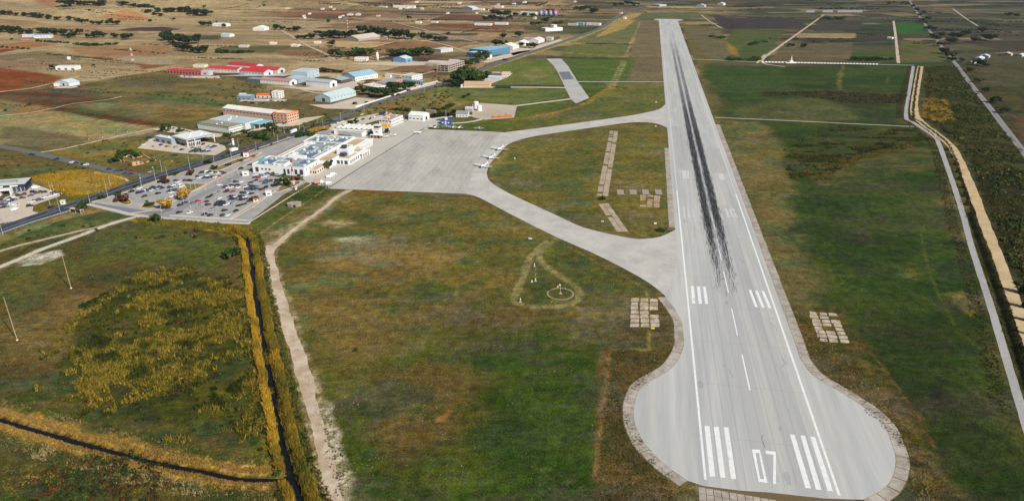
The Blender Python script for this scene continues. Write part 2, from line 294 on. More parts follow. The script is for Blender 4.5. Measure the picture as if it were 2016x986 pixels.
# named areas: polygon in photo pixels, two colours, size of the patches (m), softness of the edge, raggedness
LAY = [
 # --- far left hills and fields
 ([(-200,-8),(470,-8),(560,40),(640,90),(560,128),(420,132),(330,130),(240,150),(150,165),(0,132),(-200,150)],(184,158,124),(150,126,98),34,40,30,6),
 ([(198,27),(250,24),(285,30),(292,38),(240,40),(205,34)],(184,130,94),(172,120,86),40,8,10,3),
 ([(232,59),(270,55),(322,53),(360,59),(330,62),(246,62)],(78,58,58),(92,70,66),30,5,6,4),
 ([(-40,38),(70,44),(62,50),(0,54),(-40,54)],(150,116,90),(164,130,100),30,10,12,4),
 ([(70,46),(200,50),(190,58),(90,56)],(160,126,98),(176,144,112),30,10,12,4),
 ([(-40,114),(80,100),(178,113),(120,122),(60,116),(-40,124)],(122,110,82),(138,120,90),20,5,6,5),
 ([(-40,124),(60,117),(132,122),(92,131),(0,134)],(154,122,100),(142,112,92),20,5,5,5),
 ([(138,93),(330,88),(350,100),(300,110),(200,113),(150,104)],(166,126,94),(150,114,84),24,6,8,5),
 ([(-40,90),(60,82),(115,88),(52,96),(-40,102)],(176,124,86),(160,112,78),24,4,5,5),
 ([(-40,104),(0,98),(40,96),(0,106)],(140,78,50),(126,70,46),24,4,5,5),
 ([(340,70),(436,70),(434,79),(356,79)],(84,74,62),(98,86,68),24,5,5,5),
 ([(20,-6),(115,-2),(112,8),(80,12),(60,4)],(150,104,80),(164,120,92),30,8,8,3),
 ([(430,92),(560,90),(640,96),(560,104),(430,104)],(96,90,62),(118,106,74),24,8,8,5),
 ([(540,100),(660,96),(720,100),(640,112),(560,110)],(130,96,76),(146,112,88),24,6,6,6),
 ([(640,48),(760,44),(900,56),(820,60),(660,56)],(122,94,76),(140,112,88),30,8,8,6),
 ([(800,66),(940,66),(940,70),(800,70)],(80,72,58),(90,82,64),30,5,5,6),
 # --- left, beyond the highway
 ([(-300,330),(0,215),(150,222),(320,246),(300,262),(240,272),(120,290),(0,282),(-300,370)],(166,140,98),(148,124,82),30,3,3,6),
 ([(0,248),(60,254),(160,270),(190,276),(140,293),(90,292),(0,284)],(132,116,86),(118,104,76),12,2,2,8),
 ([(-90,120),(0,134),(70,142),(125,152),(112,160),(95,172),(0,181),(-90,188)],(150,82,44),(128,66,36),22,2,2,6),
 ([(-90,190),(0,182),(62,175),(200,195),(206,198),(105,213),(0,197)],(98,62,42),(122,78,50),26,3,2,5),
 ([(0,198),(105,214),(80,222),(0,228),(-90,230)],(164,120,84),(150,112,78),20,3,3,4),
 ([(98,214),(128,211),(200,224),(320,243),(306,250),(240,242),(170,230)],(104,62,42),(86,50,38),20,1,1.5,4),
 ([(132,212),(165,214),(208,223),(204,229),(150,219)],(74,86,46),(90,96,52),10,1,2,2),
 ([(150,168),(240,150),(320,140),(430,148),(520,165),(515,212),(420,238),(330,246),(215,205),(185,180)],(134,112,72),(106,94,58),22,8,10,3),
 ([(300,186),(380,190),(470,204),(505,210),(440,209),(350,203),(315,196)],(92,102,62),(110,112,64),10,3,4,3),
 ([(220,158),(320,150),(380,155),(330,172),(240,172)],(112,96,70),(98,84,60),10,6,8,3),
 ([(250,205),(420,210),(470,216),(400,236),(330,238)],(146,118,66),(112,92,56),10,5,6,3),
 ([(280,138),(345,128),(180,116),(190,112),(260,118)],(150,100,70),(130,84,58),16,2,2,4),
 ([(215,118),(260,112),(350,120),(340,128),(300,128)],(178,160,140),(160,142,120),16,3,3,4),
 ([(110,292),(230,276),(300,262),(340,280),(420,300),(400,312),(330,330),(292,342),(215,330),(140,315),(85,299)],(140,118,66),(112,104,54),14,3,4,2),
 ([(220,315),(290,325),(330,330),(292,342),(215,333)],(132,104,64),(110,92,56),8,3,4,2),
 ([(-60,290),(0,296),(80,308),(150,322),(225,339),(150,333),(60,350),(0,352),(-60,370)],(108,92,54),(90,92,48),14,4,5,2),
 ([(0,300),(60,310),(110,330),(40,345),(-20,340)],(134,104,66),(108,88,54),9,5,6,2),
 ([(55,352),(110,336),(180,334),(238,346),(252,360),(205,380),(140,387),(112,376),(80,360)],(176,136,44),(150,120,42),9,2,4,3),
 ([(110,380),(150,388),(240,366),(270,352),(300,350),(200,392),(130,410),(118,405)],(98,98,46),(120,110,50),8,2,3,2),
 ([(62,412),(90,400),(118,388),(140,402),(100,418),(70,426)],(150,122,52),(120,104,48),7,1,2,2),
 ([(-60,425),(0,436),(40,426),(36,432),(0,446),(-60,466)],(120,112,56),(96,98,50),7,1,2,2),
 # --- between highway and airfield
 ([(560,262),(600,240),(645,230),(660,242),(640,258),(600,262)],(118,112,54),(92,96,46),8,2,3,2),
 ([(665,222),(760,196),(860,172),(905,172),(1015,174),(1118,174),(1112,192),(1015,208),(935,204),(860,218),(760,224),(690,232)],(148,124,66),(116,108,56),16,3,5,3),
 ([(858,178),(905,174),(1116,176),(1112,192),(1010,206),(960,205),(900,196)],(100,110,56),(120,118,62),16,4,6,4),
 ([(720,206),(830,190),(900,200),(860,216),(770,222)],(150,122,70),(128,104,60),8,4,5,3),
 ([(985,122),(1075,116),(1090,135),(1112,168),(905,169),(900,160),(940,142)],(100,112,54),(118,118,62),18,3,5,3),
 ([(1030,140),(1060,134),(1080,150),(1050,160),(1030,152)],(146,130,88),(122,116,70),10,4,5,2),
 ([(1110,118),(1236,116),(1228,160),(1140,159),(1118,132)],(74,94,42),(92,104,50),20,3,4,4),
 ([(1100,102),(1130,88),(1238,88),(1234,113),(1110,113)],(112,110,68),(98,102,56),20,3,5,4),
 ([(1130,84),(1180,62),(1225,40),(1262,36),(1240,86)],(118,114,76),(100,102,64),20,3,4,3),
 ([(1190,60),(1235,28),(1264,26),(1250,40),(1228,58),(1170,76)],(176,146,98),(164,134,88),20,3,4,3),
 ([(1262,40),(1300,40),(1308,160),(1232,160),(1246,90)],(126,108,84),(112,98,74),20,3,4,4),
 ([(1233,118),(1250,118),(1236,160),(1222,160)],(80,98,46),(96,104,54),14,3,3,3),
 ([(1240,40),(1300,38),(1345,38),(1400,34),(1370,24),(1270,26)],(104,104,74),(96,96,66),20,3,4,3),
 ([(1145,164),(1205,163),(1196,176),(1155,198)],(72,90,40),(96,102,48),10,2,3,2),
 ([(1200,163),(1309,163),(1312,205),(1298,216),(1240,227),(1150,238),(1060,252),(1100,236),(1150,216),(1185,180)],(122,112,62),(102,102,50),18,3,5,3),
 ([(830,252),(840,240),(1000,232),(1080,232),(1130,214),(1150,216),(1100,240),(1020,256),(960,257)],(110,108,50),(94,98,44),14,3,4,3),
 ([(1018,210),(1110,198),(1124,202),(1105,214),(1040,228),(1012,232)],(82,98,40),(104,108,46),9,2,3,2),
 # --- inside the airfield
 ([(957,340),(962,325),(990,293),(1050,268),(1200,246),(1300,246),(1316,255),(1330,450),(1270,470),(1150,448),(1005,381)],(124,108,58),(100,96,48),26,2,3,3),
 ([(1100,330),(1180,290),(1200,300),(1150,380),(1060,370)],(98,96,48),(112,102,52),18,10,12,3),
 ([(958,330),(990,294),(1010,284),(990,318),(972,345),(985,368),(960,350)],(148,122,72),(130,112,62),10,3,4,2),
 ([(500,460),(560,420),(690,374),(920,382),(1010,424),(1180,504),(1300,575),(1330,640),(1310,712),(1240,770),(1230,840),(1330,960),(1330,1100),(680,1100),(640,880),(560,580)],(124,104,58),(94,92,44),24,3,4,2.2),
 ([(690,376),(918,383),(1010,425),(1100,470),(1060,480),(900,440),(760,420)],(122,104,56),(96,94,48),22,8,10,3),
 ([(560,440),(640,420),(800,440),(930,460),(800,470),(640,480)],(92,94,46),(114,100,54),18,10,12,3),
 ([(560,480),(700,470),(860,480),(960,500),(860,545),(680,560),(600,600)],(140,114,70),(112,94,52),20,14,14,3),
 ([(600,600),(700,570),(850,560),(900,600),(820,660),(720,720),(640,720)],(126,102,62),(94,88,46),16,14,12,3),
 ([(700,760),(800,700),(960,690),(1080,650),(1200,640),(1210,690),(1190,986),(1180,1100),(690,1100),(660,900)],(54,78,28),(80,86,36),16,24,18,2.5),
 ([(1050,720),(1190,680),(1185,986),(960,1000),(980,850)],(52,72,28),(68,82,34),12,14,10,2.5),
 ([(880,690),(1040,640),(1120,600),(1000,600),(880,640)],(104,84,46),(84,82,40),14,10,10,3),
 ([(730,740),(900,700),(980,740),(900,850),(780,900),(720,850)],(104,84,48),(80,80,38),12,10,8,3),
 ([(852,828),(880,806),(893,806),(880,832)],(152,106,66),(136,98,60),5,.5,1,2),
 ([(820,540),(900,560),(960,545),(940,560),(860,585),(815,580)],(70,84,38),(96,94,48),8,4,4,3),
 ([(1010,590),(1040,520),(1100,490),(1150,560),(1140,595),(1080,606)],(104,98,52),(84,88,44),7,4,4,2),
 ([(1042,600),(1060,560),(1085,585),(1060,602)],(70,84,38),(84,90,44),6,3,3,2),
 ([(1198,690),(1240,600),(1300,580),(1330,640),(1326,690),(1250,760),(1226,800),(1235,860),(1320,950),(1340,1100),(1165,1100),(1178,930)],(104,84,52),(84,76,42),7,4,4,2),
 ([(1100,468),(1180,508),(1262,548),(1300,578),(1290,590),(1240,560),(1150,505)],(120,92,54),(104,86,48),8,2,3,3),
 ([(690,374),(916,381),(960,402),(950,406),(900,392),(700,384)],(136,104,58),(114,92,50),8,2,3,3),
 ([(500,466),(560,430),(640,395),(680,380),(690,392),(640,420),(560,470),(530,490)],(140,120,86),(116,104,62),6,3,5,2),
 ([(490,442),(580,392),(640,372),(650,380),(600,400),(510,455)],(94,100,50),(112,106,54),8,2,3,2),
 ([(560,395),(590,372),(630,365),(640,382),(610,400)],(66,86,38),(86,98,46),6,2,3,2),
 # pale bare ground
 ([(520,490),(540,455),(560,450),(600,425),(640,405),(650,412),(600,445),(555,480)],(176,156,132),(124,110,76),4,3,4,2),
 ([(620,440),(680,430),(700,440),(650,452)],(176,152,120),(130,112,72),5,3,4,3),
 ([(660,468),(700,464),(730,470),(700,478),(665,476)],(182,160,128),(146,122,80),4,2,3,3),
 # --- right of the runway
 ([(1340,46),(1410,56),(1450,112),(1390,128),(1425,240),(1545,400),(1548,470),(1600,600),(1640,690),(1720,770),(1830,900),(1870,1100),(1790,1100),(1700,800),(1590,720),(1500,500),(1415,250)],(116,98,66),(98,90,54),16,4,6,3),
 ([(1385,130),(1795,134),(1790,190),(1782,236),(1848,286),(1888,430),(1928,560),(1984,760),(2030,900),(2060,1100),(1880,1100),(1720,770),(1620,620),(1548,470),(1530,380),(1440,250)],(46,66,26),(70,80,36),22,10,14,2.5),
 ([(1388,128),(1540,134),(1560,180),(1440,200),(1400,160)],(52,76,32),(68,82,40),18,8,8,3),
 ([(1560,190),(1640,196),(1700,236),(1560,240),(1430,236),(1470,210)],(96,92,52),(80,84,44),14,10,10,3),
 ([(1410,238),(1500,240),(1545,290),(1560,370),(1545,460),(1510,440),(1440,300)],(124,104,66),(104,96,54),14,6,6,3),
 ([(1640,690),(1800,620),(1930,600),(1990,780),(2050,1000),(2060,1100),(1880,1100),(1760,820)],(38,56,21),(54,64,28),18,30,22,2.5),  # lush green, with some lens vignette darkening put into the colour
 ([(1560,620),(1640,600),(1700,680),(1780,800),(1860,960),(1880,1100),(1800,1100),(1790,900),(1700,790),(1600,690)],(104,84,46),(72,68,34),6,6,6,2),
 ([(1555,290),(1580,270),(1660,248),(1780,252),(1836,274),(1760,290),(1700,305),(1640,345),(1590,358),(1556,350)],(78,78,38),(54,68,30),9,9,12,5),
 ([(1600,350),(1680,318),(1780,292),(1850,288),(1870,330),(1700,350),(1620,372)],(96,88,50),(62,74,34),10,5,6,3),
 ([(1490,182),(1620,178),(1790,186),(1770,204),(1680,206),(1600,192),(1500,190)],(76,68,40),(56,58,32),8,2,4,4),
 ([(1870,330),(1900,420),(1930,540),(1980,720),(2030,880),(2050,880),(1995,720),(1950,560),(1915,430),(1880,330)],(76,60,34),(58,50,28),5,1.5,3,3),
 ([(1770,540),(1800,520),(1820,540),(1790,556)],(116,104,50),(80,88,40),5,4,4,2),
 ([(1870,580),(1900,575),(1925,600),(1915,625),(1880,600)],(128,112,30),(86,86,34),4,3,3,2),
 # --- right scrub, beyond the sand road
 ([(1815,128),(1900,128),(2400,200),(2400,1100),(2100,900),(2016,650),(1960,490),(1915,370),(1870,285),(1815,235),(1808,200)],(64,58,34),(84,74,42),10,2,4,2),
 ([(1820,194),(1862,196),(1880,236),(1850,240),(1818,232)],(150,112,48),(116,92,44),6,2,3,2),
 ([(1916,350),(1990,330),(2100,360),(2100,520),(2016,540),(1960,470)],(62,54,34),(50,44,28),6,6,6,2),
 ([(2000,230),(2100,260),(2100,330),(2016,290)],(112,74,56),(98,64,48),10,3,3,3),
 ([(1900,100),(2016,110),(2100,130),(2016,180),(1930,160)],(88,80,60),(70,66,44),12,4,6,3),
 # right far parcels
 ([(1765,47),(1813,45),(1832,66),(1766,67)],(44,88,36),(54,96,42),30,1,2,4),
 ([(1404,33),(1465,36),(1560,36),(1605,58),(1425,58)],(60,52,54),(72,62,60),20,2,2,5),
 ([(1610,42),(1700,42),(1695,60),(1600,62)],(62,60,54),(74,68,58),20,2,2,5),
 ([(1572,66),(1685,66),(1684,76),(1566,75)],(164,136,104),(150,124,94),20,2,2,5),
 ([(1440,60),(1545,62),(1500,120),(1400,122),(1420,90)],(74,88,46),(92,92,54),22,4,6,4),
 ([(1425,80),(1450,96),(1455,112),(1435,106)],(160,120,62),(130,104,60),8,2,4,2),
 ([(1680,98),(1765,98),(1768,122),(1672,122)],(64,80,40),(82,88,46),20,2,2,6),
 ([(1545,88),(1680,84),(1672,120),(1510,122)],(116,98,76),(98,86,66),20,2,2,6),
 ([(1772,80),(1852,86),(1862,122),(1772,124)],(104,92,62),(80,88,46),16,2,2,6),
 ([(1390,60),(1420,60),(1440,118),(1395,118),(1345,52)],(118,104,80),(104,94,70),20,3,4,4),
 # --- left foreground
 ([(-400,700),(0,500),(270,428),(480,462),(500,560),(530,720),(560,900),(560,1150),(-400,1150)],(104,84,52),(82,76,42),20,3,4,2),
 ([(-100,480),(0,470),(110,435),(215,418),(272,426),(200,442),(90,466),(0,494),(-100,530)],(86,96,44),(104,104,52),8,2,3,3),
 ([(-60,486),(0,462),(120,424),(170,412),(210,414),(120,434),(0,478),(-60,500)],(168,134,92),(146,120,78),5,1.5,2,4),
 ([(180,450),(320,440),(440,470),(440,540),(330,520),(180,520)],(88,92,44),(104,98,50),12,8,8,2),
 ([(0,540),(120,500),(180,520),(90,580),(0,600)],(92,92,46),(108,94,52),12,8,8,2),
 ([(0,640),(120,590),(240,560),(200,620),(140,700),(0,700)],(132,104,66),(112,94,54),12,10,10,3),
 ([(140,640),(230,560),(340,530),(400,545),(500,700),(525,840),(400,850),(300,830),(140,780),(120,720)],(92,84,32),(70,72,30),6,4,6,2),
 ([(0,730),(140,770),(300,840),(460,880),(560,900),(520,930),(300,880),(100,830),(0,795)],(72,82,36),(104,88,50),6,4,5,3),
 ([(0,880),(200,910),(420,950),(560,970),(580,1100),(0,1100),(-100,1000)],(62,76,32),(88,76,42),9,5,6,2.5),
 ([(430,860),(560,840),(570,910),(500,900)],(62,82,36),(90,88,44),6,4,5,2),
 ([(490,500),(530,490),(548,560),(590,700),(640,880),(670,1000),(640,1100),(600,1100),(570,900),(520,650)],(98,90,44),(80,82,38),6,2,3,2),
 ([(640,830),(655,850),(690,960),(690,1060),(660,1060),(650,940)],(160,146,126),(112,106,72),3,2,3,1.5),
 ([(555,560),(570,580),(596,680),(610,740),(600,740),(570,650)],(168,148,122),(116,104,66),3,1.5,2.5,1.5),
 ([(590,720),(608,730),(660,860),(645,860),(612,780)],(164,148,124),(112,104,68),3,2,3,1.5),
 ([(36,512),(70,500),(120,492),(122,505),(80,520),(42,522)],(206,198,190),(150,130,108),5,1,2,2),
 ([(1180,690),(1206,688),(1196,760),(1180,940),(1172,940),(1176,800)],(120,92,62),(104,84,50),4,1.5,2,2),
]
def apply_layer(P, A, B, sc, soft, rag, an, seed):
    W = np.array([G(*p)[:2] for p in P]); m = soft+rag+2
    lo, hi = W.min(0)-m, W.max(0)+m
    idx = np.nonzero((vx > lo[0]) & (vx < hi[0]) & (vy > lo[1]) & (vy < hi[1]))[0]
    if not len(idx): return
    x, y = vx[idx], vy[idx]
    d = poly_sd(W, x, y)+(fbm(x/(rag*2.2+2), y/(rag*2.2+2), seed+50, 4)-.5)*2.6*rag
    setcol(idx, 1-smooth(-soft, soft, d), L3(A), L3(B), sc, seed, an, -.12)
for i, (P, A, B, sc, soft, rag, an) in enumerate(LAY): apply_layer(P, A, B, sc, soft, rag, an, 400+i*7)

def apply_line(px, w, A, B, sc, soft, rag, seed, step=5.):
    Lw = ribbon_pts(px, step)[:, :2] if not isinstance(px, np.ndarray) else px[:, :2]; m = w+soft+rag+2; lo, hi = Lw.min(0)-m, Lw.max(0)+m
    idx = np.nonzero((vx > lo[0]) & (vx < hi[0]) & (vy > lo[1]) & (vy < hi[1]))[0]
    if not len(idx): return
    x, y = vx[idx], vy[idx]; d = line_d(Lw, x, y)-w/2+(fbm(x/(rag*2+2), y/(rag*2+2), seed+50, 3)-.5)*2.4*rag
    setcol(idx, 1-smooth(-soft, soft, d), L3(A), L3(B), sc, seed, 1.)
# patchiness of real turf: straw and lush spots of several sizes, over the near land
mt = np.nonzero((vy < 1250) & (vy > 100))[0]; mx_, my_ = vx[mt], vy[mt]; fd = (1-smooth(900, 1200, my_))
n1 = fbm(mx_/26, my_/16, 61, 5); n2 = fbm(mx_/9+40, my_/6, 62, 4); n3 = fbm(mx_/3.4, my_/2.6+9, 63, 3); n4 = fbm(mx_/48+7, my_/30, 64, 4)
c0 = col[mt]; lum = c0.mean(1, keepdims=True)
gr = (smooth(.51, .63, .6*n1+.4*n2)*.72*fd)[:, None]; c0 = c0*(1-gr)+gr*lum*np.array([.70, 1.12, .44])*.92
sw = (smooth(.54, .68, .55*n4+.45*n2[::1]*.4+.6*.45*n3)*.6*fd)[:, None]; c0 = c0*(1-sw)+sw*lum*np.array([1.75, 1.42, .92])
dk = (smooth(.56, .70, .5*n2+.5*n3)*.38*fd)[:, None]; c0 = c0*(1-dk)
c0 = c0*(1+fd[:, None]*(.55*(n3-.5)+.5*(n2-.5))[:, None]); col[mt] = np.clip(c0, .004, .8)
apply_line(canal_b, 13, (190,144,78), (146,118,62), 4, 1.2, 2., 901)
apply_line(canal_b, 3.6, (44,38,26), (34,32,22), 3, .4, .5, 902)
apply_line(canal_a, 15, (128,108,46), (88,86,40), 3, 1.5, 2., 903)
apply_line(canal_a, 3.4, (44,42,26), (36,36,22), 3, .4, .5, 904)
apply_line(ditch_r, 7, (52,54,30), (74,68,36), 4, 1, 1, 905)
apply_line([(275,432),(350,440),(430,450)], 9, (176,142,52), (128,116,50), 4, 1, 2, 906)
apply_line([(262,432),(300,430),(360,436),(440,440),(490,452)], 5, (150,130,60), (110,104,52), 4, 1, 2, 907)
# mown tracks and cable trenches that show as worn lines in the grass
for k, (px, w, A) in enumerate([
  ([(1096,470),(1068,490),(1062,510),(1090,535),(1128,560),(1143,580),(1125,598),(1080,605),(1030,600),(1012,590),(1030,545),(1044,505),(1060,490),(1075,475)], 4.2, (146,134,90)),
  ([(1110,480),(1180,518),(1240,552),(1275,580),(1278,690)], .9, (150,130,78)),
  ([(1278,690),(1206,688),(1198,740),(1188,800),(1180,850),(1176,940),(1240,950),(1330,962)], 1.1, (148,116,80)),
  ([(1290,380),(1290,465)], .8, (122,104,62)), ([(1296,60),(1292,240)], 1.2, (134,120,86)),
  ([(640,372),(600,400),(560,426),(512,460)], 1.4, (170,150,104)),
  ([(830,603),(1010,606)], .6, (140,112,72)),
  ([(1660,130),(1652,160),(1655,178)], 5, (112,104,62)), ([(1750,135),(1746,165)], 2, (96,98,52)),
  ([(1830,420),(1815,470),(1840,560),(1880,640)], 1.5, (84,88,44)),
  ([(1720,700),(1780,780),(1840,880)], 1.2, (112,84,52)),
  ([(1260,45),(1231,112)], 3, (176,156,116)), ([(1233,120),(1207,174)], 2.4, (182,160,120)), ([(1226,120),(1199,174)], 2.4, (170,150,110)),
  ([(1207,172),(1180,186),(1150,206),(1110,218),(1060,228),(1010,236)], 7, (166,134,60)),
  ([(1203,174),(1176,190),(1146,208),(1108,220),(1060,231)], 2, (120,104,48)),
  ([(1020,105),(1110,104),(1170,108),(1230,112),(1305,112)], 4, (164,140,84)),
  ([(1212,172),(1236,174)], 3, (60,62,34)),
 ]): apply_line(px, w, A, tuple(int(v*.85) for v in A), 3, .5, .5, 950+k)
for k, (px, w, A, B, rg) in enumerate([
  ([(690,374),(660,390),(640,408),(600,436),(565,463),(536,490)], 6, (186,162,132), (132,112,76), 1.6),
  ([(532,482),(530,500),(535,530),(546,575),(560,620),(575,665),(592,720),(608,775),(622,830),(635,880),(648,930),(662,990),(680,1060)], 9.5, (176,154,126), (116,100,64), 2.2),
  ([(640,800),(655,860),(668,910),(676,986),(684,1060)], 5.5, (204,190,172), (140,128,100), 2.),
  ([(280,424),(220.6,440),(152,465.7),(84,490),(40,509),(0,525),(-60,550)], 7, (150,130,92), (112,104,60), 1.6),
  ([(206,444),(150,456),(101,468),(50,480),(0,494),(-60,512)], 5, (150,130,92), (112,104,60), 1.4),
 ]): apply_line(px, w, A, B, 2.5, .8, rg, 1950+k*9)
# tyre-worn pale strip beside the highway and gold verge
apply_line([(905,160),(985,126),(1071,99),(1134,77),(1185,58),(1215,40),(1235,30)], 9, (186,164,88), (150,136,76), 6, 1.5, 2, 980)
lum = (col*np.array([.3, .59, .11])).sum(1, keepdims=True); col = np.clip(lum+(col-lum)*1.05, .003, .8)
vz = hills(vx, vy)+dig(vx, vy)
F = []; base = 0
for t in TILES:
    ny, nx_ = t[0].shape; ii = base+np.arange(ny*nx_).reshape(ny, nx_); base += ny*nx_
    F.append(np.stack([ii[:-1, :-1].ravel(), ii[:-1, 1:].ravel(), ii[1:, 1:].ravel(), ii[1:, :-1].ravel()], 1))
F = np.concatenate(F)
def ground_material():
    m = bpy.data.materials.new('grass_and_soil'); m.use_nodes = True; n = m.node_tree.nodes; l = m.node_tree.links; p = n['Principled BSDF']
    p.inputs['Roughness'].default_value = .95; p.inputs['Specular IOR Level'].default_value = .08
    at = n.new('ShaderNodeAttribute'); at.attribute_name = 'Col'; geo = n.new('ShaderNodeNewGeometry')
    def noise(s, d, r=.7):
        t = n.new('ShaderNodeTexNoise'); t.inputs['Scale'].default_value = s; t.inputs['Detail'].default_value = d; t.inputs['Roughness'].default_value = r
        l.new(geo.outputs['Position'], t.inputs['Vector']); return t
    def mr(src, a, b, lo, hi):
        r = n.new('ShaderNodeMapRange'); l.new(src, r.inputs[0])
        for i, v in enumerate((a, b, lo, hi)): r.inputs[i+1].default_value = v
        return r.outputs[0]
    def mul(a, b):
        q = n.new('ShaderNodeMath'); q.operation = 'MULTIPLY'; l.new(a, q.inputs[0]); l.new(b, q.inputs[1]); return q.outputs[0]
    n1, n2, n3 = noise(1.1, 5), noise(.22, 5), noise(.035, 4)
    f = mul(mul(mr(n1.outputs[0], .36, .64, .52, 1.48), mr(n2.outputs[0], .36, .64, .66, 1.34)), mr(n3.outputs[0], .34, .66, .80, 1.20))
    mp = n.new('ShaderNodeMapping'); mp.inputs['Rotation'].default_value = (0, 0, 1.45); l.new(geo.outputs['Position'], mp.inputs['Vector'])
    wv = n.new('ShaderNodeTexWave'); wv.inputs['Scale'].default_value = .085; wv.inputs['Distortion'].default_value = 1.6; wv.inputs['Detail'].default_value = 2; wv.inputs['Detail Scale'].default_value = .6; l.new(mp.outputs[0], wv.inputs['Vector'])
    f = mul(f, mr(wv.outputs['Fac'], 0, 1, .95, 1.05))          # mowing and harrowing lines
    vm = n.new('ShaderNodeVectorMath'); vm.operation = 'SCALE'; l.new(at.outputs['Color'], vm.inputs[0]); l.new(f, vm.inputs['Scale'])
    # drier and greener tufts
    hs = n.new('ShaderNodeHueSaturation'); l.new(vm.outputs[0], hs.inputs['Color'])
    l.new(mr(noise(.4, 5).outputs[0], .34, .66, .472, .53), hs.inputs['Hue']); l.new(mr(noise(.13, 4).outputs[0], .3, .7, .88, 1.14), hs.inputs['Saturation'])
    l.new(hs.outputs[0], p.inputs['Base Color'])
    b = n.new('ShaderNodeBump'); b.inputs['Distance'].default_value = .35; b.inputs['Strength'].default_value = .8
    l.new(n1.outputs[0], b.inputs['Height']); l.new(b.outputs[0], p.inputs['Normal'])
    return m
GM = ground_material()
gobj = link('ground', bigmesh('ground', np.stack([vx, vy, vz], 1), F, GM, col)); gobj['kind'] = 'structure'
gobj.data.polygons.foreach_set('use_smooth', np.ones(len(gobj.data.polygons), bool))
print('ground verts', len(vx))
# ================================================================ WATER, RUNWAY, TAXIWAYS, ROADS
WATER = M('canal_water', (30,32,30), .2, .3, .2, spec=.22, k=.6)
wa = ribbon('canal', CANAL_A, [1.5,1.6,1.8,2.0,2.2,2.4,2.8,4.2,7.], -1.35, WATER, step=4); 
ribbon('side_canal', CANAL_B, 2.2, -1.36, WATER, step=4)
CONC = (202,200,194)
RW = M('runway_concrete', (196,194,188), .07, .45, .9, st=(1,.05,1), var2=.08, c2=(181,182,180))
TW = M('taxiway_concrete', (202,197,188), .06, .3, .9, var2=.07, c2=(188,184,177))
AP = M('apron_concrete', (194,189,178), .06, .25, .9, st=(1,.3,1), var2=.1, c2=(180,176,168))
SLAB = M('weathered_slab', (184,174,162), .16, .6, .9, var2=.14, c2=(160,148,134))
SLABL = M('old_slab', (202,188,166), .2, .8, .92, c2=(166,148,122))
PAINT = M('white_paint', (246,247,244), .07, 2.2, .7, c2=(234,235,232))
PAINTW = M('worn_white_paint', (211,210,206), .06, 1.2, .8)
# runway frame: local x to the right, y along the runway, origin at the middle of the near threshold
RA = math.radians(-10.62); R0 = G(1514.7, 940)
Rinv = Matrix.Rotation(-RA, 3, 'Z')
def rl(px, py): q = Rinv @ (G(px, py)-R0); return (q.x, q.y)
def runway_obj(name, me, parent): return link(name, me, parent)
pad_left = [(1309.7,584),(1332.5,614),(1344,637),(1346.5,667.6),(1345,685),(1335,708),(1314.8,730),(1264,761),(1251,787),(1247,810.5),(1252,839),(1268,871.6),(1306.7,912),(1353.5,945.6)]
pad_right = [(1699,983),(1733,966),(1753.6,945.6),(1762.6,917),(1762.6,896),(1757,878),(1745.8,847),(1732.8,828.7),(1706.8,805),(1654.9,771.6),(1600,737.8),(1575,705)]
PLl = spline([rl(*p) for p in pad_left], 3.); PRl = spline([rl(*p) for p in pad_right], 3.)
xr = 26.2; xl = -26.2; far = rl(1318, 38)[1]
poly = [tuple(p) for p in PLl]+[rl(1384.6,956), rl(1457,965), rl(1512,968.5), rl(1623,980.5)]+[tuple(p) for p in PRl]
yr = PRl[-1][1]
poly += [(xr, yr+14), (xr, far-60), (xr+14, far-40), (xr+16, far-14), (xr-1, far), (xl+1, far), (xl-14, far-14), (xl-12, far-40), (xl, far-60), (xl, PLl[0][1]+50), (xl-6, PLl[0][1]+12)]
rw = link('runway', sheet_mesh('runway', poly, .05, RW)); rw.location = R0; rw.rotation_euler = (0, 0, RA); rw['kind'] = 'structure'
def rquad(name, x0, x1, y0, y1, z=.056, mat=PAINT, skew=0):
    return link(name, rawmesh(name, [(x0,y0,z),(x1,y0,z),(x1+skew,y1,z),(x0+skew,y1,z)], [(0,1,2,3)], mat), rw)
def rpoly(name, px, mat=PAINT, z=.056): return link(name, sheet_mesh(name, [rl(*p) for p in px], z, mat), rw)
# edge lines
lx = rl(1388.5, 940)[0]; rx = rl(1640.5, 940)[0]
for nm, x, y0 in (('edge_line', lx, rl(1387.7,940)[1]-1), ('edge_line', rx, rl(1654,975)[1])):
    rquad(nm, x-.45, x+.45, y0, 330); rquad('worn_edge_line', x-.4, x+.4, 330, far-20, mat=PAINTW)
k1 = 1901/320.
for q in ([(160,107),(218,107),(285,697),(222,697)], [(268,118),(328,118),(404,712),(345,710)], [(386,122),(440,124),(531,727),(470,722)],
          [(1160,206),(1216,210),(1406,836),(1340,832)], [(1282,218),(1335,220),(1530,854),(1466,850)], [(1395,232),(1452,236),(1664,868),(1602,866)]):
    rpoly('threshold_stripe', C(1360, 820, k1, q))
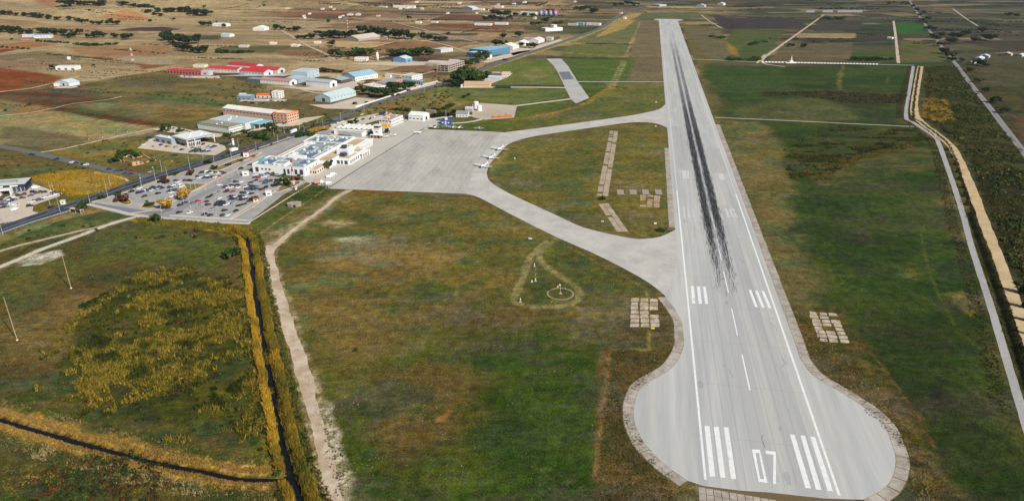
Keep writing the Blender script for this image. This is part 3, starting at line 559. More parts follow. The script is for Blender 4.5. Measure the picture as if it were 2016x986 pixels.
# the number 0 7
zo = C(1360,820,k1,[(712,380),(808,384),(898,772),(793,757)]); zi = C(1360,820,k1,[(757,420),(797,424),(857,730),(812,727)])
ob = [rl(*p) for p in zo]; ib = [rl(*p) for p in zi]
link('number_zero', rawmesh('number_zero', [(a, b, .056) for a, b in ob+ib], [(0,1,5,4),(1,2,6,5),(2,3,7,6),(3,0,4,7)], PAINT), rw)
rpoly('number_seven', C(1360,820,k1,[(872,394),(995,410),(997,784),(962,780),(966,442),(876,430)]))
for q in ([(1423.8,534.5),(1425.6,534.5),(1435.2,576.3),(1433,576.3)], [(1439.4,606.8),(1441.4,606.8),(1453.2,660),(1450.8,660)], [(1459.6,698),(1462.2,698),(1478.2,768),(1475,768)],
          [(1411,470),(1412.4,470),(1421,512),(1419.4,512)], [(1401,424),(1402.2,424),(1408.4,452),(1407,452)]):
    rpoly('centre_line_dash', q)
for q in ([(1359.8,563),(1366,563),(1369,597.5),(1362.8,597)], [(1371.8,563.5),(1378,563.5),(1382,598),(1375.5,598)], [(1383.6,564),(1389.6,564.5),(1394.4,598),(1388.2,598)],
          [(1473.8,570.5),(1479.4,571),(1492,604.5),(1486,604)], [(1486,571.5),(1491.6,572),(1505.6,605.5),(1500,605)], [(1499,572.5),(1504.5,573),(1519,606.5),(1513,606)]):
    rpoly('touchdown_stripe', q)
for q in ([(1426.6,411),(1431,411),(1437,428),(1432,428)], [(1434.5,411),(1438,411),(1445,428),(1441,428)], [(1441,411),(1445,411),(1453,428),(1448,428)],
          [(1345,408),(1348,408),(1349,428),(1346,428)], [(1353,408),(1356,408),(1358,428),(1355,428)], [(1361,408),(1364,408),(1367,428),(1363,428)],
          [(1413,342),(1424,342),(1428,354),(1416,354)], [(1343,336),(1356,336),(1357,352),(1344,352)]):
    rpoly('faded_marking', q, PAINTW, .0545)
# paler and darker paving lanes
DK = M('darker_concrete', (186,185,182), .055, .35, .9, st=(1,.06,1), var2=.07, c2=(178,177,176)); LT = M('paler_concrete', (214,213,208), .05, .35, .9, st=(1,.06,1), var2=.05)
for x0, x1, y0, y1, mt in ((8,14.5,-7,300,DK),(-4,3.2,-2,240,DK),(-21.4,-10,392,560,DK),(9,21.4,385,470,DK)):
    rquad('paving_lane', x0, x1, y0, y1, .052, mt)
# tyre rubber: two bands of short streaks, densest in the touchdown zone
def rubber():
    V = []; F = []; mi = []
    def dens(y): return np.interp(y, RUBY, [.0,.07,.26,.75,.95,.9,.3,.08,.05,.02])
    n = 40000; RUBY = [rl(1430,588)[1], rl(1425,540)[1], rl(1420,490)[1], rl(1410,440)[1], rl(1395,360)[1], rl(1375,280)[1], rl(1362,225)[1], rl(1350,160)[1], rl(1335,100)[1], far-50]; y00 = RUBY[0]; y300 = rl(1362,225)[1]; y440 = RUBY[3]
    for i in range(n):
        y = y00+(far-y00-60)*random.random()**1.7; side = random.choice((-1, 1)); 
        if random.random() > dens(y): continue
        x = side*(3.6+max(-3.2, random.gauss(0, 1.35))); w = random.uniform(.08, .3); ln = random.uniform(3, 10)*(1 if y < 420 else 1.8)
        k = len(V); z = .0585+random.random()*.006
        V += [(x-w/2,y,z),(x+w/2,y,z),(x+w/2,y+ln,z),(x-w/2,y+ln,z)]; F.append((k,k+1,k+2,k+3))
        mi.append(0 if random.random() < np.interp(y, [RUBY[1], RUBY[3], y300*.8, y300*1.1], [.25, .7, .7, .0]) else 1)
    d0 = M('rubber_dark', (48,50,56), .2, .8, .8, alpha=.62); d1 = M('rubber_faint', (136,136,138), .15, .8, .85)
    d1.node_tree.nodes['Principled BSDF'].inputs['Alpha'].default_value = .4
    o = link('tyre_rubber', rawmesh('tyre_rubber', V, F, [d0, d1], mi), rw); o['kind'] = 'stuff'
    d2 = M('rubber_film', (70,74,84), .35, .25, .85, st=(1,.04,1), alpha=.11)
    fz = 0.
    for s in (-1, 1):
        for y0, y1, w in [(RUBY[3]-18+i*14+12*s, RUBY[6]+60-i*40+20*s, 2.6-.42*i) for i in range(5)]+[(RUBY[5]+30+i*25, RUBY[8]+120-i*110, 2.8-.5*i) for i in range(3)]:
            fz += .0002; rquad('rubber_film', s*3.4-w, s*3.4+w, y0, y1, .0548+fz, d2)
rubber()
# longitudinal paving joints, transverse joints, turning tyre arcs, sealed cracks and stains
JL = M('sealed_joint', (168,168,166), .15, .6, .9, alpha=.75)
for x in (-17.5, -13, -8.6, -4.3, 0.4, 4.6, 9, 13.4, 17.8): rquad('paving_joint', x-.07, x+.07, -8+random.uniform(0, 8), far-60, .0545, JL)
for y in range(20, 420, 37): rquad('cross_joint', -26, 26, y, y+.12, .0547, JL)
def flat_path(name, pts, w, mat, z=.0549):
    V = []; F = []; P = [np.array(p, float) for p in pts]
    for i, p in enumerate(P):
        d = P[min(i+1, len(P)-1)]-P[max(i-1, 0)]; d /= np.linalg.norm(d)+1e-9; q = np.array([d[1], -d[0]])*w/2; V += [(*(p-q), z), (*(p+q), z)]
        if i: k = 2*i; F.append((k-2, k-1, k+1, k))
    return link(name, rawmesh(name, V, F, mat), rw)
ARC = M('tyre_arc', (150,150,150), .2, .5, .9, alpha=.09); rr_ = random.Random(8)
for k in range(0):
    sd = rr_.choice((-1, 1)); cx, cy, R = sd*rr_.uniform(6, 16), rr_.uniform(14, 30), rr_.uniform(12, 26); a0 = rr_.uniform(-.6, .4); n = 28
    flat_path('tyre_arc', [(cx+sd*R*math.cos(a0+i*.085), cy+R*.85*math.sin(a0+i*.085)) for i in range(n)], rr_.uniform(.5, 1.6), ARC, .0551+.0002*k)
for k in range(14):
    x, y = rr_.uniform(-24, 24), rr_.uniform(-5, 300); pts = [(x, y)]
    for i in range(8): pts.append((pts[-1][0]+rr_.gauss(0, .5), pts[-1][1]+rr_.uniform(.4, 1.5)))
    flat_path('sealed_crack', pts, rr_.uniform(.12, .3), M('crack_sealant', (130,130,130), .2, 1, .9), .0585)
STN = M('old_stain', (140,138,138), .2, .5, .9, alpha=.13)
for k in range(22):
    x, y, r = rr_.uniform(-22, 22), rr_.uniform(-4, 420), rr_.uniform(.5, 2.2); link('stain', sheet_mesh('stain', [(x+r*math.cos(a)*rr_.uniform(.6, 1.2)*.7, y+r*2*math.sin(a)*rr_.uniform(.6, 1.2)) for a in [i*.524 for i in range(12)]], .0588+.0001*k, STN), rw)
# shoulder slabs round the runway edge: each one its own slab
JOINT = M('weedy_joint', (112,96,66), .2, 1., .95)
nsl = 0
def slabs(L, width, ln, side, th=.0):
    """slabs laid along polyline L (runway frame), growing to the outside"""
    global nsl
    seg = np.linalg.norm(np.diff(L, axis=0), axis=1); s = np.concatenate([[0], np.cumsum(seg)]); tot = s[-1]; n = int(tot/ln)
    def pt(t): return np.array([np.interp(t, s, L[:, 0]), np.interp(t, s, L[:, 1])])
    def nrm(t):
        d = pt(min(t+.5, tot))-pt(max(t-.5, 0)); d /= np.linalg.norm(d)+1e-9; return np.array([d[1], -d[0]])*side
    # dark weedy base under the slabs
    V = []; F = []
    for i in range(0, n*2+1):
        t = tot*i/(2*n); a = pt(t)-nrm(t)*.3; b = pt(t)+nrm(t)*(width+.35); V += [(*a, .02), (*b, .02)]
        if i: k = 2*i; F.append((k-2, k-1, k+1, k) if side > 0 else (k-1, k-2, k, k+1))
    link('joint_bed', rawmesh('joint_bed', V, F, JOINT), rw)
    for i in range(n):
        g = .14+.2*random.random(); t0 = tot*i/n+g; t1 = tot*(i+1)/n-g*.3; h = .05+random.uniform(.0, .05); wv = width+random.uniform(-.15, .2)
        m = MB(); A = [pt(t0)+nrm(t0)*.12, pt((t0+t1)/2)+nrm((t0+t1)/2)*.12, pt(t1)+nrm(t1)*.12, pt(t1)+nrm(t1)*wv, pt((t0+t1)/2)+nrm((t0+t1)/2)*wv, pt(t0)+nrm(t0)*wv]
        if side > 0: A = A[::-1]
        m.prism([tuple(p) for p in A], .0, h); m.build('slab', SLAB, rw); nsl += 1
slabs(PLl, 4.4, 6.6, 1)
PR2 = np.array(list(PRl)+[(xr, yr+14+4*i) for i in range(0, 120)])
slabs(PR2, 4.4, 6.6, 1)
slabs(np.array([(xl+.2, rl(1330,448)[1]+4*i) for i in range(0, 55)])[::-1], 4.2, 7., 1)
# slab apron below the threshold
b0 = rl(1353, 950); b1 = rl(1660, 986)
yb = rl(1457, 966)[1]
link('joint_bed', rawmesh('joint_bed', [(-25, yb-22, .018), (27, yb-26, .018), (27, yb+6, .018), (-25, yb+3, .018)], [(0,1,2,3)], JOINT), rw)
for j in range(5):
    for i in range(20):
        x = b0[0]-1.5+i*2.6; y = yb+(-1.6-j*3.4)-(x+12)*.075
        if x > 26 or x < -26: continue
        m = MB(); g = .18+.12*random.random(); m.box(x, x+2.6-g, y-3.4+g, y, 0, .045+random.random()*.03); m.build('slab', SLAB, rw)
# taxiways and apron
isl = [(1330,452),(1318,458),(1300,466),(1270,470),(1235,468),(1150,448),(1100,426),(1050,403),(1005,382),(978,367),(962,354),(957,340),(962,325),(975,307),(990,293),(1010,280),(1050,269),(1100,261),(1200,246.5),(1250,241),(1290,243),(1319,254)]
low = [(1346,668),(1341,640),(1325,600),(1300,574),(1262,547),(1180,504),(1090,464),(1010,424),(945,390),(918,381.5)]
up = [(1312,203),(1300,214),(1280,220),(1240,228),(1150,240.5),(1080,250),(1020,257.5)]
def sp(px, st=5.): return [tuple(p) for p in spline([tuple(G(*p)) for p in px], st)]
tax = sp(low)+[tuple(G(905,381)), tuple(G(930,330)), tuple(G(962,300)), tuple(G(1000,259))]+sp(up[::-1])+[tuple(G(1345,205)), tuple(G(1360,300)), tuple(G(1400,560)), tuple(G(1372,668))]
# outline minus the island: cut it in two halves instead of a hole
mid = [tuple(p) for p in sp(isl)]
near = sp(low)+[tuple(G(930,340)), tuple(G(957,340))]+[q for q in sp(isl[:12])[::-1][1:]]+[tuple(G(1352,452)), tuple(G(1380,668))]
farp = sp(up)+[tuple(G(985,262)), tuple(G(930,338)), tuple(G(957,338))]+[q for q in sp(isl[11:])[1:]]+[tuple(G(1340,254)), tuple(G(1332,203))]
for nm, pl in (('taxiway', near), ('taxiway', farp)):
    o = link(nm, sheet_mesh(nm, pl, .036, TW)); o['kind'] = 'structure'
apr = [(640,371.5),(700,374),(800,377),(918,382.5),(962,356),(958,340),(964,323),(992,292),(1010,262),(960,259),(832,254.5)]
ground_sheet('apron', apr, .030, AP)
APJ = M('apron_joint', (150,146,140), .2, .5, .9, alpha=.4); APS = M('apron_stain', (136,132,126), .25, .4, .9, alpha=.05)
apo = bpy.data.objects['apron']; ra_ = random.Random(21)
pa, pb, pc, pd = G(650,370), G(915,381), G(985,262), G(832,255)
def bil(u, v): return pa*(1-u)*(1-v)+pb*u*(1-v)+pc*u*v+pd*(1-u)*v
def apl(name, A, B, w, mat, z):
    d = (B-A); d.normalize(); q = Vector((d.y, -d.x, 0))*w/2; return link(name, rawmesh(name, [tuple(A+q+Vector((0,0,z))), tuple(B+q+Vector((0,0,z))), tuple(B-q+Vector((0,0,z))), tuple(A-q+Vector((0,0,z)))], [(0,1,2,3)], mat), apo)
for i in range(1, 18): apl('slab_joint', bil(i/18, .01), bil(i/18, .985), .22, APJ, .0322)
for i in range(1, 34): apl('slab_joint', bil(.004, i/34), bil(.99, i/34), .3, APJ, .0326)
for k in range(34):
    c = bil(ra_.uniform(.05, .95), ra_.uniform(.05, .95)); r = ra_.uniform(1.5, 7); link('stain', sheet_mesh('stain', [(c.x+r*math.cos(a)*ra_.uniform(.6, 1.3), c.y+1.7*r*math.sin(a)*ra_.uniform(.6, 1.3)) for a in [i*.45 for i in range(14)]], .033+.0002*k, APS), apo)
ST_ = M('apron_strip', (196,190,178), .06, .3, .9, var2=.06)
ground_sheet('terminal_forecourt', [(614,361),(642,368),(660,366),(836,256),(845,250),(870,240),(845,232),(790,232),(700,262),(600,340),(596,352),(606,360)], .022, ST_)
dm = M('drain_grate', (52,52,54), .2, .6, .8)
ribbon('drain_channel', [(650,368),(700,336),(760,298.5),(834,253)], .9, .045, dm, step=20)
for nm, px in (('joint', [(640,371.5),(918,382)]),): ribbon('apron_edge', px, .8, .04, M('dark_edge', (96,84,66), .2, .5), step=10)
PAVW = M('pale_path', (206,200,184), .08, .3, .9); OLD = M('old_taxiway_asphalt', (176,176,174), .08, .25, .9, var2=.1, c2=(196,190,180))
ribbon('service_path', [(1408,231.5),(1500,235.5),(1600,240),(1700,245),(1800,249.5)], 2.2, .03, PAVW, step=15, rag=.15)
ribbon('far_service_path', [(1340,116),(1420,119),(1500,123),(1600,125),(1740,127.5),(1800,129)], 3.2, .03, PAVW, step=15, rag=.2)
ground_sheet('old_taxiway', [(1076,116),(1105,116),(1118,130),(1128,146),(1142,168),(1160,193),(1134,204),(1124,196),(1112,172),(1098,142),(1090,130)], .03, OLD)
ground_sheet('asphalt_patch', [(1100,142),(1120,141),(1130,156),(1108,157.5)], .036, M('dark_asphalt_patch', (118,122,128), .15, .3, .9))
ribbon('airfield_road', [(1134,161),(1180,161.5),(1250,161.5),(1310,161.5)], 6, .026, OLD, step=15)
ribbon('airfield_road', [(905,172),(960,172),(1040,172),(1114,173)], [9,8,7,8], .026, PAVW, step=15)
ribbon('airfield_road', [(1014,209),(1060,203),(1100,198),(1140,193)], 6, .027, PAVW, step=15)
ground_sheet('hardstand', [(930,206),(945,203),(1018,208),(1012,232),(955,236),(930,231)], .028, M('hardstand_concrete', (196,180,160), .1, .3, .9, var2=.12))
ribbon('airfield_road', [(836,256),(850,246),(890,243),(920,241),(945,236),(960,230)], 5, .024, PAVW, step=10)
ribbon('airfield_road', [(845,236),(880,230),(905,228),(940,228)], 7, .0245, PAVW, step=10)
# highway and roads
ASPH = M('asphalt_dark', (58,64,76), .1, .4, .9, var2=.1); ASPG = M('asphalt_grey', (104,104,106), .1, .4, .9, var2=.1); SIDE = M('asphalt_side', (108,108,108), .1, .4, .9)
HWY = [(-90,486),(0,453),(60,432),(119,412),(177,393),(253,366),(330,341.5),(406,318.5),(505,288),(549,275.5),(619,251),(664,233)]
HWY2 = [(655,236.5),(664,233),(732,206.8),(821,178.8),(872,164.6),(948,138.2),(1008.6,115.2),(1071.4,95),(1134.8,73.5),(1185.5,54.5),(1211,36.8),(1231,24),(1262,15),(1300,7),(1360,0),(1450,-9)]
hw = ribbon('highway', HWY, 15, .03, ASPH, step=10); ribbon('highway_far_stretch', HWY2, 12.5, .032, ASPG, step=15)
WL = M('road_line', (214,216,216), .08, .8, .8)
hpts = ribbon_pts(HWY, 6.)
def side_line(name, off, w, z=.04, parent=hw, mat=WL, pts=hpts): return ribbon(name, pts, w, z, mat, parent=parent, step=6., off=off)
side_line('median_line', .6, .55, mat=M('median_grey', (170,176,182), .15, .5)); side_line('edge_line', -7, .2); side_line('edge_line', 7, .2)
for i in range(4, len(hpts)-2, 3):
    for off in (-3.3,):
        ribbon('lane_dash', hpts[i:i+2], .22, .041, WL, parent=hw, step=6., off=off)
SR = [(-120,268),(0,288),(63,299.6),(142,318.6),(215.5,334),(292,348),(308,350)]
ribbon('side_road', SR, 8.5, .026, SIDE, step=10)
DIRT = M('dirt_pale', (208,190,168), .12, .5, .95, var2=.1, c2=(184,160,132)); SAND = M('dirt_sand', (206,182,142), .08, .4, .95, var2=.06, c2=(192,164,122))
MUD = M('dirt_brown', (170,142,108), .12, .4, .95)
ribbon('dirt_track', [(690,374),(660,390),(640,408),(600,436),(565,463),(536,490)], [4.5,3.4,3.2,3.4,4], .03, DIRT, step=2.5, rag=.7, seed=3)
ribbon('dirt_track', [(532,482),(530,500),(535,530),(546,575),(560,620),(575,665),(592,720),(608,775),(622,830),(635,880),(648,930),(662,990),(680,1060)], [5,6,7.5,7,6.5,7,6.5,6,5.5,5,5,5.5,6], .034, DIRT, step=1.2, rag=1.5, seed=5)
ribbon('dirt_track', [(280,424),(220.6,440),(152,465.7),(84,490),(40,509),(0,525),(-60,550)], 4.6, .03, PAVW, step=3, rag=.4, seed=8)
ribbon('dirt_track', [(206,444),(150,456),(101,468),(50,480),(0,494),(-60,512)], 2.6, .029, DIRT, step=3, rag=.5, seed=9)
ribbon('sand_road', [(1812,131),(1806,165),(1800,205),(1803,228),(1820,246),(1850,268),(1874,290),(1890,318),(1908,360),(1926,405),(1944,455),(1962,500),(1985,560),(2014,640),(2060,760)], [8.5,8.5,8.5,8,8,8.5,8,7.5,7.2,7,6.6,6.2,6], .03, SAND, step=1.5, rag=.7, seed=11)
CHN = M('concrete_channel', (170,166,164), .14, .5, .9, var2=.12)
ribbon('perimeter_road', [(1798,131),(1792,170),(1784,228),(1800,242.5),(1838,268),(1848,282),(1862,320),(1880,372),(1898,430),(1914,490),(1940,570),(1965,650),(1992,742),(2022,840),(2070,1000)], [4.6,4.6,4.2,4.2,4.4,4,3.8,3.6,3.6], .03, CHN, step=2.5, rag=.25, seed=12)
ribbon('field_track', [(1545,132),(1500,122),(1530,96),(1572,66),(1622,30)], [4,6,5,5,5], .05, DIRT, step=12, rag=.5, seed=13)
ribbon('field_track', [(1769,125),(1766,100),(1763,70),(1759,42)], 5.5, .05, DIRT, step=12, rag=.8, seed=14)
ribbon('field_track', [(1380,30),(1396,42),(1420,56)], 4, .05, DIRT, step=12, rag=.8, seed=15)
ribbon('field_track', [(1876,18),(1900,36),(1925,52)], 4, .05, DIRT, step=12, rag=.8, seed=16)
ribbon('field_track', [(1506,108),(1490,125)], 4, .05, DIRT, step=12, rag=.8, seed=16)
for px, w in (([(-60,110),(0,106),(70,97),(135,89),(146,88)], 5), ([(0,181),(60,174),(110,163),(160,160),(230,150),(315,139)], 4.5), ([(285,74),(330,64),(365,58)], 5), ([(540,54),(575,72),(605,90),(635,104),(658,117)], 6),
              ([(745,36),(790,48),(838,60),(868,68),(940,84)], 4.5), ([(840,82),(880,90),(910,100),(935,108)], 5), ([(105,214),(140,205),(208,197),(240,190)], 2.5), ([(0,228),(60,222),(105,213)], 3),
              ([(80,300),(130,292),(200,276),(260,262),(300,254),(330,250)], 3.5), ([(186,340),(220,346),(245,352),(252,357)], 2.), ([(540,155),(590,175),(640,185),(690,178),(740,168),(800,155),(880,133)], 4)):
    ribbon('farm_track', px, w, .05, DIRT, step=8, rag=.5, seed=int(w*10))
# railway on the right
BAL = M('ballast', (150,146,144), .16, .8, .95, var2=.1)
RLX = [(1786,-6),(1812,36),(1850,88),(1880,124),(1910,164),(1950,214),(1985,260),(2030,318),(2100,400)]
rwy = ribbon('railway', RLX, 6.4, .12, BAL, step=10); rp = ribbon_pts(RLX, 10.)
RAIL = M('rail_steel', (120,112,108), .15, 1, .45, metal=.6)
for off in (-.8, .8): ribbon('rail', rp, .22, .28, RAIL, parent=rwy, step=10., off=off)
# ================================================================ VEGETATION
FOL = bpy.data.materials.new('foliage'); FOL.use_nodes = True
def _fol():
    n = FOL.node_tree.nodes; l = FOL.node_tree.links; p = n['Principled BSDF']; p.inputs['Roughness'].default_value = .8; p.inputs['Specular IOR Level'].default_value = .15
    a = n.new('ShaderNodeAttribute'); a.attribute_name = 'Col'
    t = n.new('ShaderNodeTexNoise'); t.inputs['Scale'].default_value = 1.2; g = n.new('ShaderNodeNewGeometry'); l.new(g.outputs['Position'], t.inputs['Vector'])
    r = n.new('ShaderNodeMapRange'); r.inputs[1].default_value = .3; r.inputs[2].default_value = .7; r.inputs[3].default_value = .75; r.inputs[4].default_value = 1.25; l.new(t.outputs[0], r.inputs[0])
    v = n.new('ShaderNodeVectorMath'); v.operation = 'SCALE'; l.new(a.outputs['Color'], v.inputs[0]); l.new(r.outputs[0], v.inputs['Scale']); l.new(v.outputs[0], p.inputs['Base Color'])
    tr = n.new('ShaderNodeBsdfTranslucent'); l.new(v.outputs[0], tr.inputs[0]); mx = n.new('ShaderNodeMixShader'); mx.inputs[0].default_value = .22
    l.new(p.outputs[0], mx.inputs[1]); l.new(tr.outputs[0], mx.inputs[2]); l.new(mx.outputs[0], n['Material Output'].inputs[0])
_fol()
BARK = M('bark', (104,86,68), .2, 1.5, .95)
def in_poly(px, dens, cap=60000, rag=2.):
    W = np.array([G(*p)[:2] for p in px]); lo, hi = W.min(0), W.max(0); n = int(min(cap*3, (hi-lo).prod()*dens))
    x = rng.uniform(lo[0], hi[0], n); y = rng.uniform(lo[1], hi[1], n)
    k = poly_sd(W, x, y)+(fbm(x/6, y/6, 31, 3)-.5)*2*rag < 0; return x[k], y[k]
def along(pts, off0, off1, dens):
    L = pts[:, :2]; seg = np.linalg.norm(np.diff(L, axis=0), axis=1); s = np.concatenate([[0], np.cumsum(seg)]); n = int(s[-1]*abs(off1-off0)*dens)
    t = rng.uniform(0, s[-1], n); x = np.interp(t, s, L[:, 0]); y = np.interp(t, s, L[:, 1]); d = np.gradient(L, axis=0); d /= np.linalg.norm(d, axis=1)[:, None]
    dx = np.interp(t, s, d[:, 0]); dy = np.interp(t, s, d[:, 1]); o = rng.uniform(off0, off1, n)+(fbm(t/9, t*0, 4, 3)-.5)*2.0
    return x+dy*o, y-dx*o
def blades(name, x, y, h0, h1, spread, pal, k=4, wid=.22, lean=.5, seed=0, flip=None):
    """tufts of tapering blades standing on the land: one mesh that nobody could count"""
    n = len(x); 
    if n == 0: return
    z = hills(x, y)+dig(x, y); h = rng.uniform(h0, h1, n)*(.6+.8*fbm(x/7, y/7, seed+5, 3))
    P = np.array([L3(p) for p in pal]); t = fbm(x/11, y/11, seed+6, 4)*.75+.25*rng.random(n); t = np.clip((t-.3)/.4, 0, .999)*(len(P)-1)
    i0 = t.astype(int); f = (t-i0)[:, None]; c = P[i0]*(1-f)+P[np.minimum(i0+1, len(P)-1)]*f; c = c*rng.uniform(.75, 1.25, n)[:, None]
    V = np.zeros((n, k, 3, 3), np.float32)
    for j in range(k):
        a = rng.uniform(0, 6.283, n); r = rng.uniform(0, spread, n); bx, by = x+np.cos(a)*r, y+np.sin(a)*r; w = wid*rng.uniform(.7, 1.4, n); b = rng.uniform(0, 6.283, n)
        V[:, j, 0] = np.stack([bx+np.cos(b)*w, by+np.sin(b)*w, z-.1], 1); V[:, j, 1] = np.stack([bx-np.cos(b)*w, by-np.sin(b)*w, z-.1], 1)
        q = rng.uniform(0, 6.283, n); V[:, j, 2] = np.stack([bx+np.cos(q)*lean*h*.5, by+np.sin(q)*lean*h*.5, z+h*rng.uniform(.7, 1.1, n)], 1)
    me = bigmesh(name, V.reshape(-1, 3), np.arange(n*k*3).reshape(-1, 3), FOL, np.repeat(c, k*3, 0))
    o = link(name, me); o['kind'] = 'stuff'; return o
def shrubs(name, x, y, r0, r1, pal, leaves=26, seed=0, flat=.75):
    """low bushes made of leaf clumps"""
    n = len(x)
    if n == 0: return
    z = hills(x, y)+dig(x, y); R = rng.uniform(r0, r1, n); P = np.array([L3(p) for p in pal])
    c = P[rng.integers(0, len(P), n)]*rng.uniform(.75, 1.25, n)[:, None]; m = n*leaves
    d = rng.normal(size=(m, 3)); d /= np.linalg.norm(d, axis=1)[:, None]; d[:, 2] = np.abs(d[:, 2]); rr = np.repeat(R, leaves)*rng.uniform(.55, 1.05, m)
    cen = np.stack([np.repeat(x, leaves), np.repeat(y, leaves), np.repeat(z, leaves)], 1)+d*rr[:, None]*np.array([1, 1, flat])
    s = np.repeat(R, leaves)*rng.uniform(.22, .42, m); u = np.cross(d, rng.normal(size=(m, 3))); u /= np.linalg.norm(u, axis=1)[:, None]+1e-9; v = np.cross(d+rng.normal(size=(m, 3))*.5, u); v /= np.linalg.norm(v, axis=1)[:, None]+1e-9
    V = np.stack([cen-u*s[:, None], cen+v*s[:, None]*.9, cen+u*s[:, None], cen-v*s[:, None]*.9], 1).reshape(-1, 3)
    o = link(name, bigmesh(name, V, np.arange(m*4).reshape(-1, 4), FOL, np.repeat(np.repeat(c, leaves, 0)*rng.uniform(.8, 1.2, m)[:, None], 4, 0))); o['kind'] = 'stuff'; return o
GOLD = [(128,112,46),(168,138,46),(210,164,54),(228,180,62),(190,152,62)]; OLV = [(70,80,32),(96,98,40),(130,118,46),(168,142,56),(110,104,44)]
ca = canal_a[canal_a[:, 1] < 430]
x1, y1 = along(canal_a, -5.8, -1.5, 8); blades('canal_reeds', x1, y1, 1.8, 3.0, .5, OLV[1:]+GOLD[1:3], 4, .16, .4, 1)
x1, y1 = along(ca, 1.5, 4.6, 8); k = line_d(canal_b[:, :2], x1, y1) > 3.2; x1, y1 = x1[k], y1[k]; blades('canal_reeds', x1, y1, 1.8, 3.0, .5, GOLD, 4, .16, .4, 2)
x1, y1 = along(canal_a, -7.5, -2.5, .16); shrubs('canal_bushes', x1, y1, .7, 1.9, [(54,66,30),(74,80,36),(110,100,44),(48,58,30)], 26)
x1, y1 = along(ca, 2., 8, .10); shrubs('canal_bushes', x1, y1, .7, 1.8, [(54,66,30),(70,78,36),(120,96,44)], 26)
x1, y1 = along(canal_a, -9.5, -6, 2); blades('canal_bank_weeds', x1, y1, .6, 1.6, .5, OLV[:3]+[(84,64,42)], 4, .18, .6, 3)
for a, b in ((2.2, 4.6), (-4.6, -2.2)):
    x1, y1 = along(canal_b, a, b, 8); blades('canal_bank_grass', x1, y1, .5, 1.0, .4, [(172,132,74),(186,146,82),(146,116,64)], 3, .14, .6, 4)
x1, y1 = along(canal_b, -10, -5, 1.2); blades('canal_bank_weeds', x1, y1, .4, .9, .5, [(74,92,42),(130,120,66),(168,140,92)], 4, .16, .8, 5)
x1, y1 = along(canal_b, 5, 13, 1.6); blades('canal_bank_weeds', x1, y1, .4, 1.0, .5, [(64,86,38),(104,104,52),(168,140,92),(180,160,120)], 4, .16, .8, 6)
SCR = [(130,650),(200,578),(285,538),(390,526),(450,556),(495,640),(515,720),(540,850),(470,872),(400,856),(300,838),(200,806),(120,780),(110,720)]
x1, y1 = in_poly(SCR, 3.2, rag=16); k = fbm(x1/14, y1/14, 77, 4)+.25*fbm(x1/4, y1/4, 76, 3) > .57; blades('reed_thicket', x1[k], y1[k], .9, 2.1, .6, [(52,60,28),(68,76,32),(88,90,36),(112,106,38),(166,138,48),(200,162,66),(112,106,42),(72,80,34)], 4, .2, .7, 8)
x1, y1 = in_poly(SCR, .02); shrubs('thicket_bushes', x1, y1, .8, 1.7, [(44,60,28),(52,68,30),(70,66,34),(98,66,38)])
x1, y1 = in_poly([(150,605),(215,575),(222,585),(160,612)], .35); shrubs('thicket_bushes', x1, y1, 1., 1.8, [(38,54,26),(46,62,30)])
x1, y1 = in_poly([(270,550),(330,530),(385,535),(370,552),(310,556)], .18); shrubs('thicket_bushes', x1, y1, 1., 1.8, [(44,60,26),(56,70,30),(120,76,40)])
x1, y1 = in_poly([(180,905),(270,885),(290,900),(240,950),(170,986),(90,1000),(110,960)], .3); shrubs('meadow_bushes', x1, y1, .6, 1.4, [(50,68,32),(64,78,36),(86,88,44)])
x1, y1 = in_poly([(60,930),(180,900),(330,915),(345,960),(280,1000),(60,1000)], .12); shrubs('meadow_bushes', x1, y1, .9, 1.7, [(96,62,34),(72,60,34),(60,66,34)])
x1, y1 = in_poly([(0,880),(560,975),(580,1080),(-60,1080)], .5); blades('meadow_grass', x1, y1, .3, .8, .5, [(62,80,36),(90,92,46),(140,120,70),(176,150,60)], 4, .14, .9, 9)
x1, y1 = in_poly([(-40,480),(270,432),(480,470),(500,700),(0,790),(-60,640)], .12); blades('meadow_grass', x1, y1, .3, .8, .6, [(80,90,42),(118,104,60),(150,124,78)], 4, .14, .9, 10)
x1, y1 = in_poly([(560,600),(900,430),(1250,560),(1330,700),(1230,820),(1330,980),(680,1050)], .22); blades('airfield_grass', x1, y1, .18, .5, .5, [(60,82,34),(88,92,44),(120,104,58),(156,132,80),(190,180,140)], 4, .12, .9, 11)
x1, y1 = in_poly([(1198,690),(1326,690),(1226,800),(1330,960),(1330,1060),(1170,1060)], 1.2); blades('dry_runway_verge', x1, y1, .25, .7, .5, [(74,70,38),(104,88,52),(140,110,70),(84,62,40)], 4, .13, .9, 12)
x1, y1 = in_poly([(1560,600),(1600,720),(1700,800),(1790,900),(1790,1060),(1890,1060),(1860,950),(1760,800),(1650,690)], 1.2); blades('dry_runway_verge', x1, y1, .25, .7, .5, [(70,68,36),(104,84,46),(140,108,62),(190,168,128)], 4, .13, .9, 13)
x1, y1 = in_poly([(1640,690),(1620,620),(1960,680),(2040,1000),(1890,1060)], .15); blades('lush_field_grass', x1, y1, .2, .5, .5, [(40,62,24),(56,76,32),(86,92,46)], 4, .14, .9, 14)
x1, y1 = along(ditch_r, 1.2, 1.9, 1.6); blades('ditch_weeds', x1, y1, .5, 1.3, .5, [(46,54,26),(70,64,32),(104,84,44)], 4, .18, .7, 15)
x1, y1 = along(ditch_r, -4.6, -2, 1.6); blades('ditch_weeds', x1, y1, .5, 1.3, .5, [(46,54,26),(64,62,32),(96,80,42)], 4, .18, .7, 16)
x1, y1 = along(ditch_r, -21, -17, .8); blades('ditch_weeds', x1, y1, .6, 1.5, .5, [(46,54,26),(70,64,32),(120,96,44)], 4, .2, .7, 16)
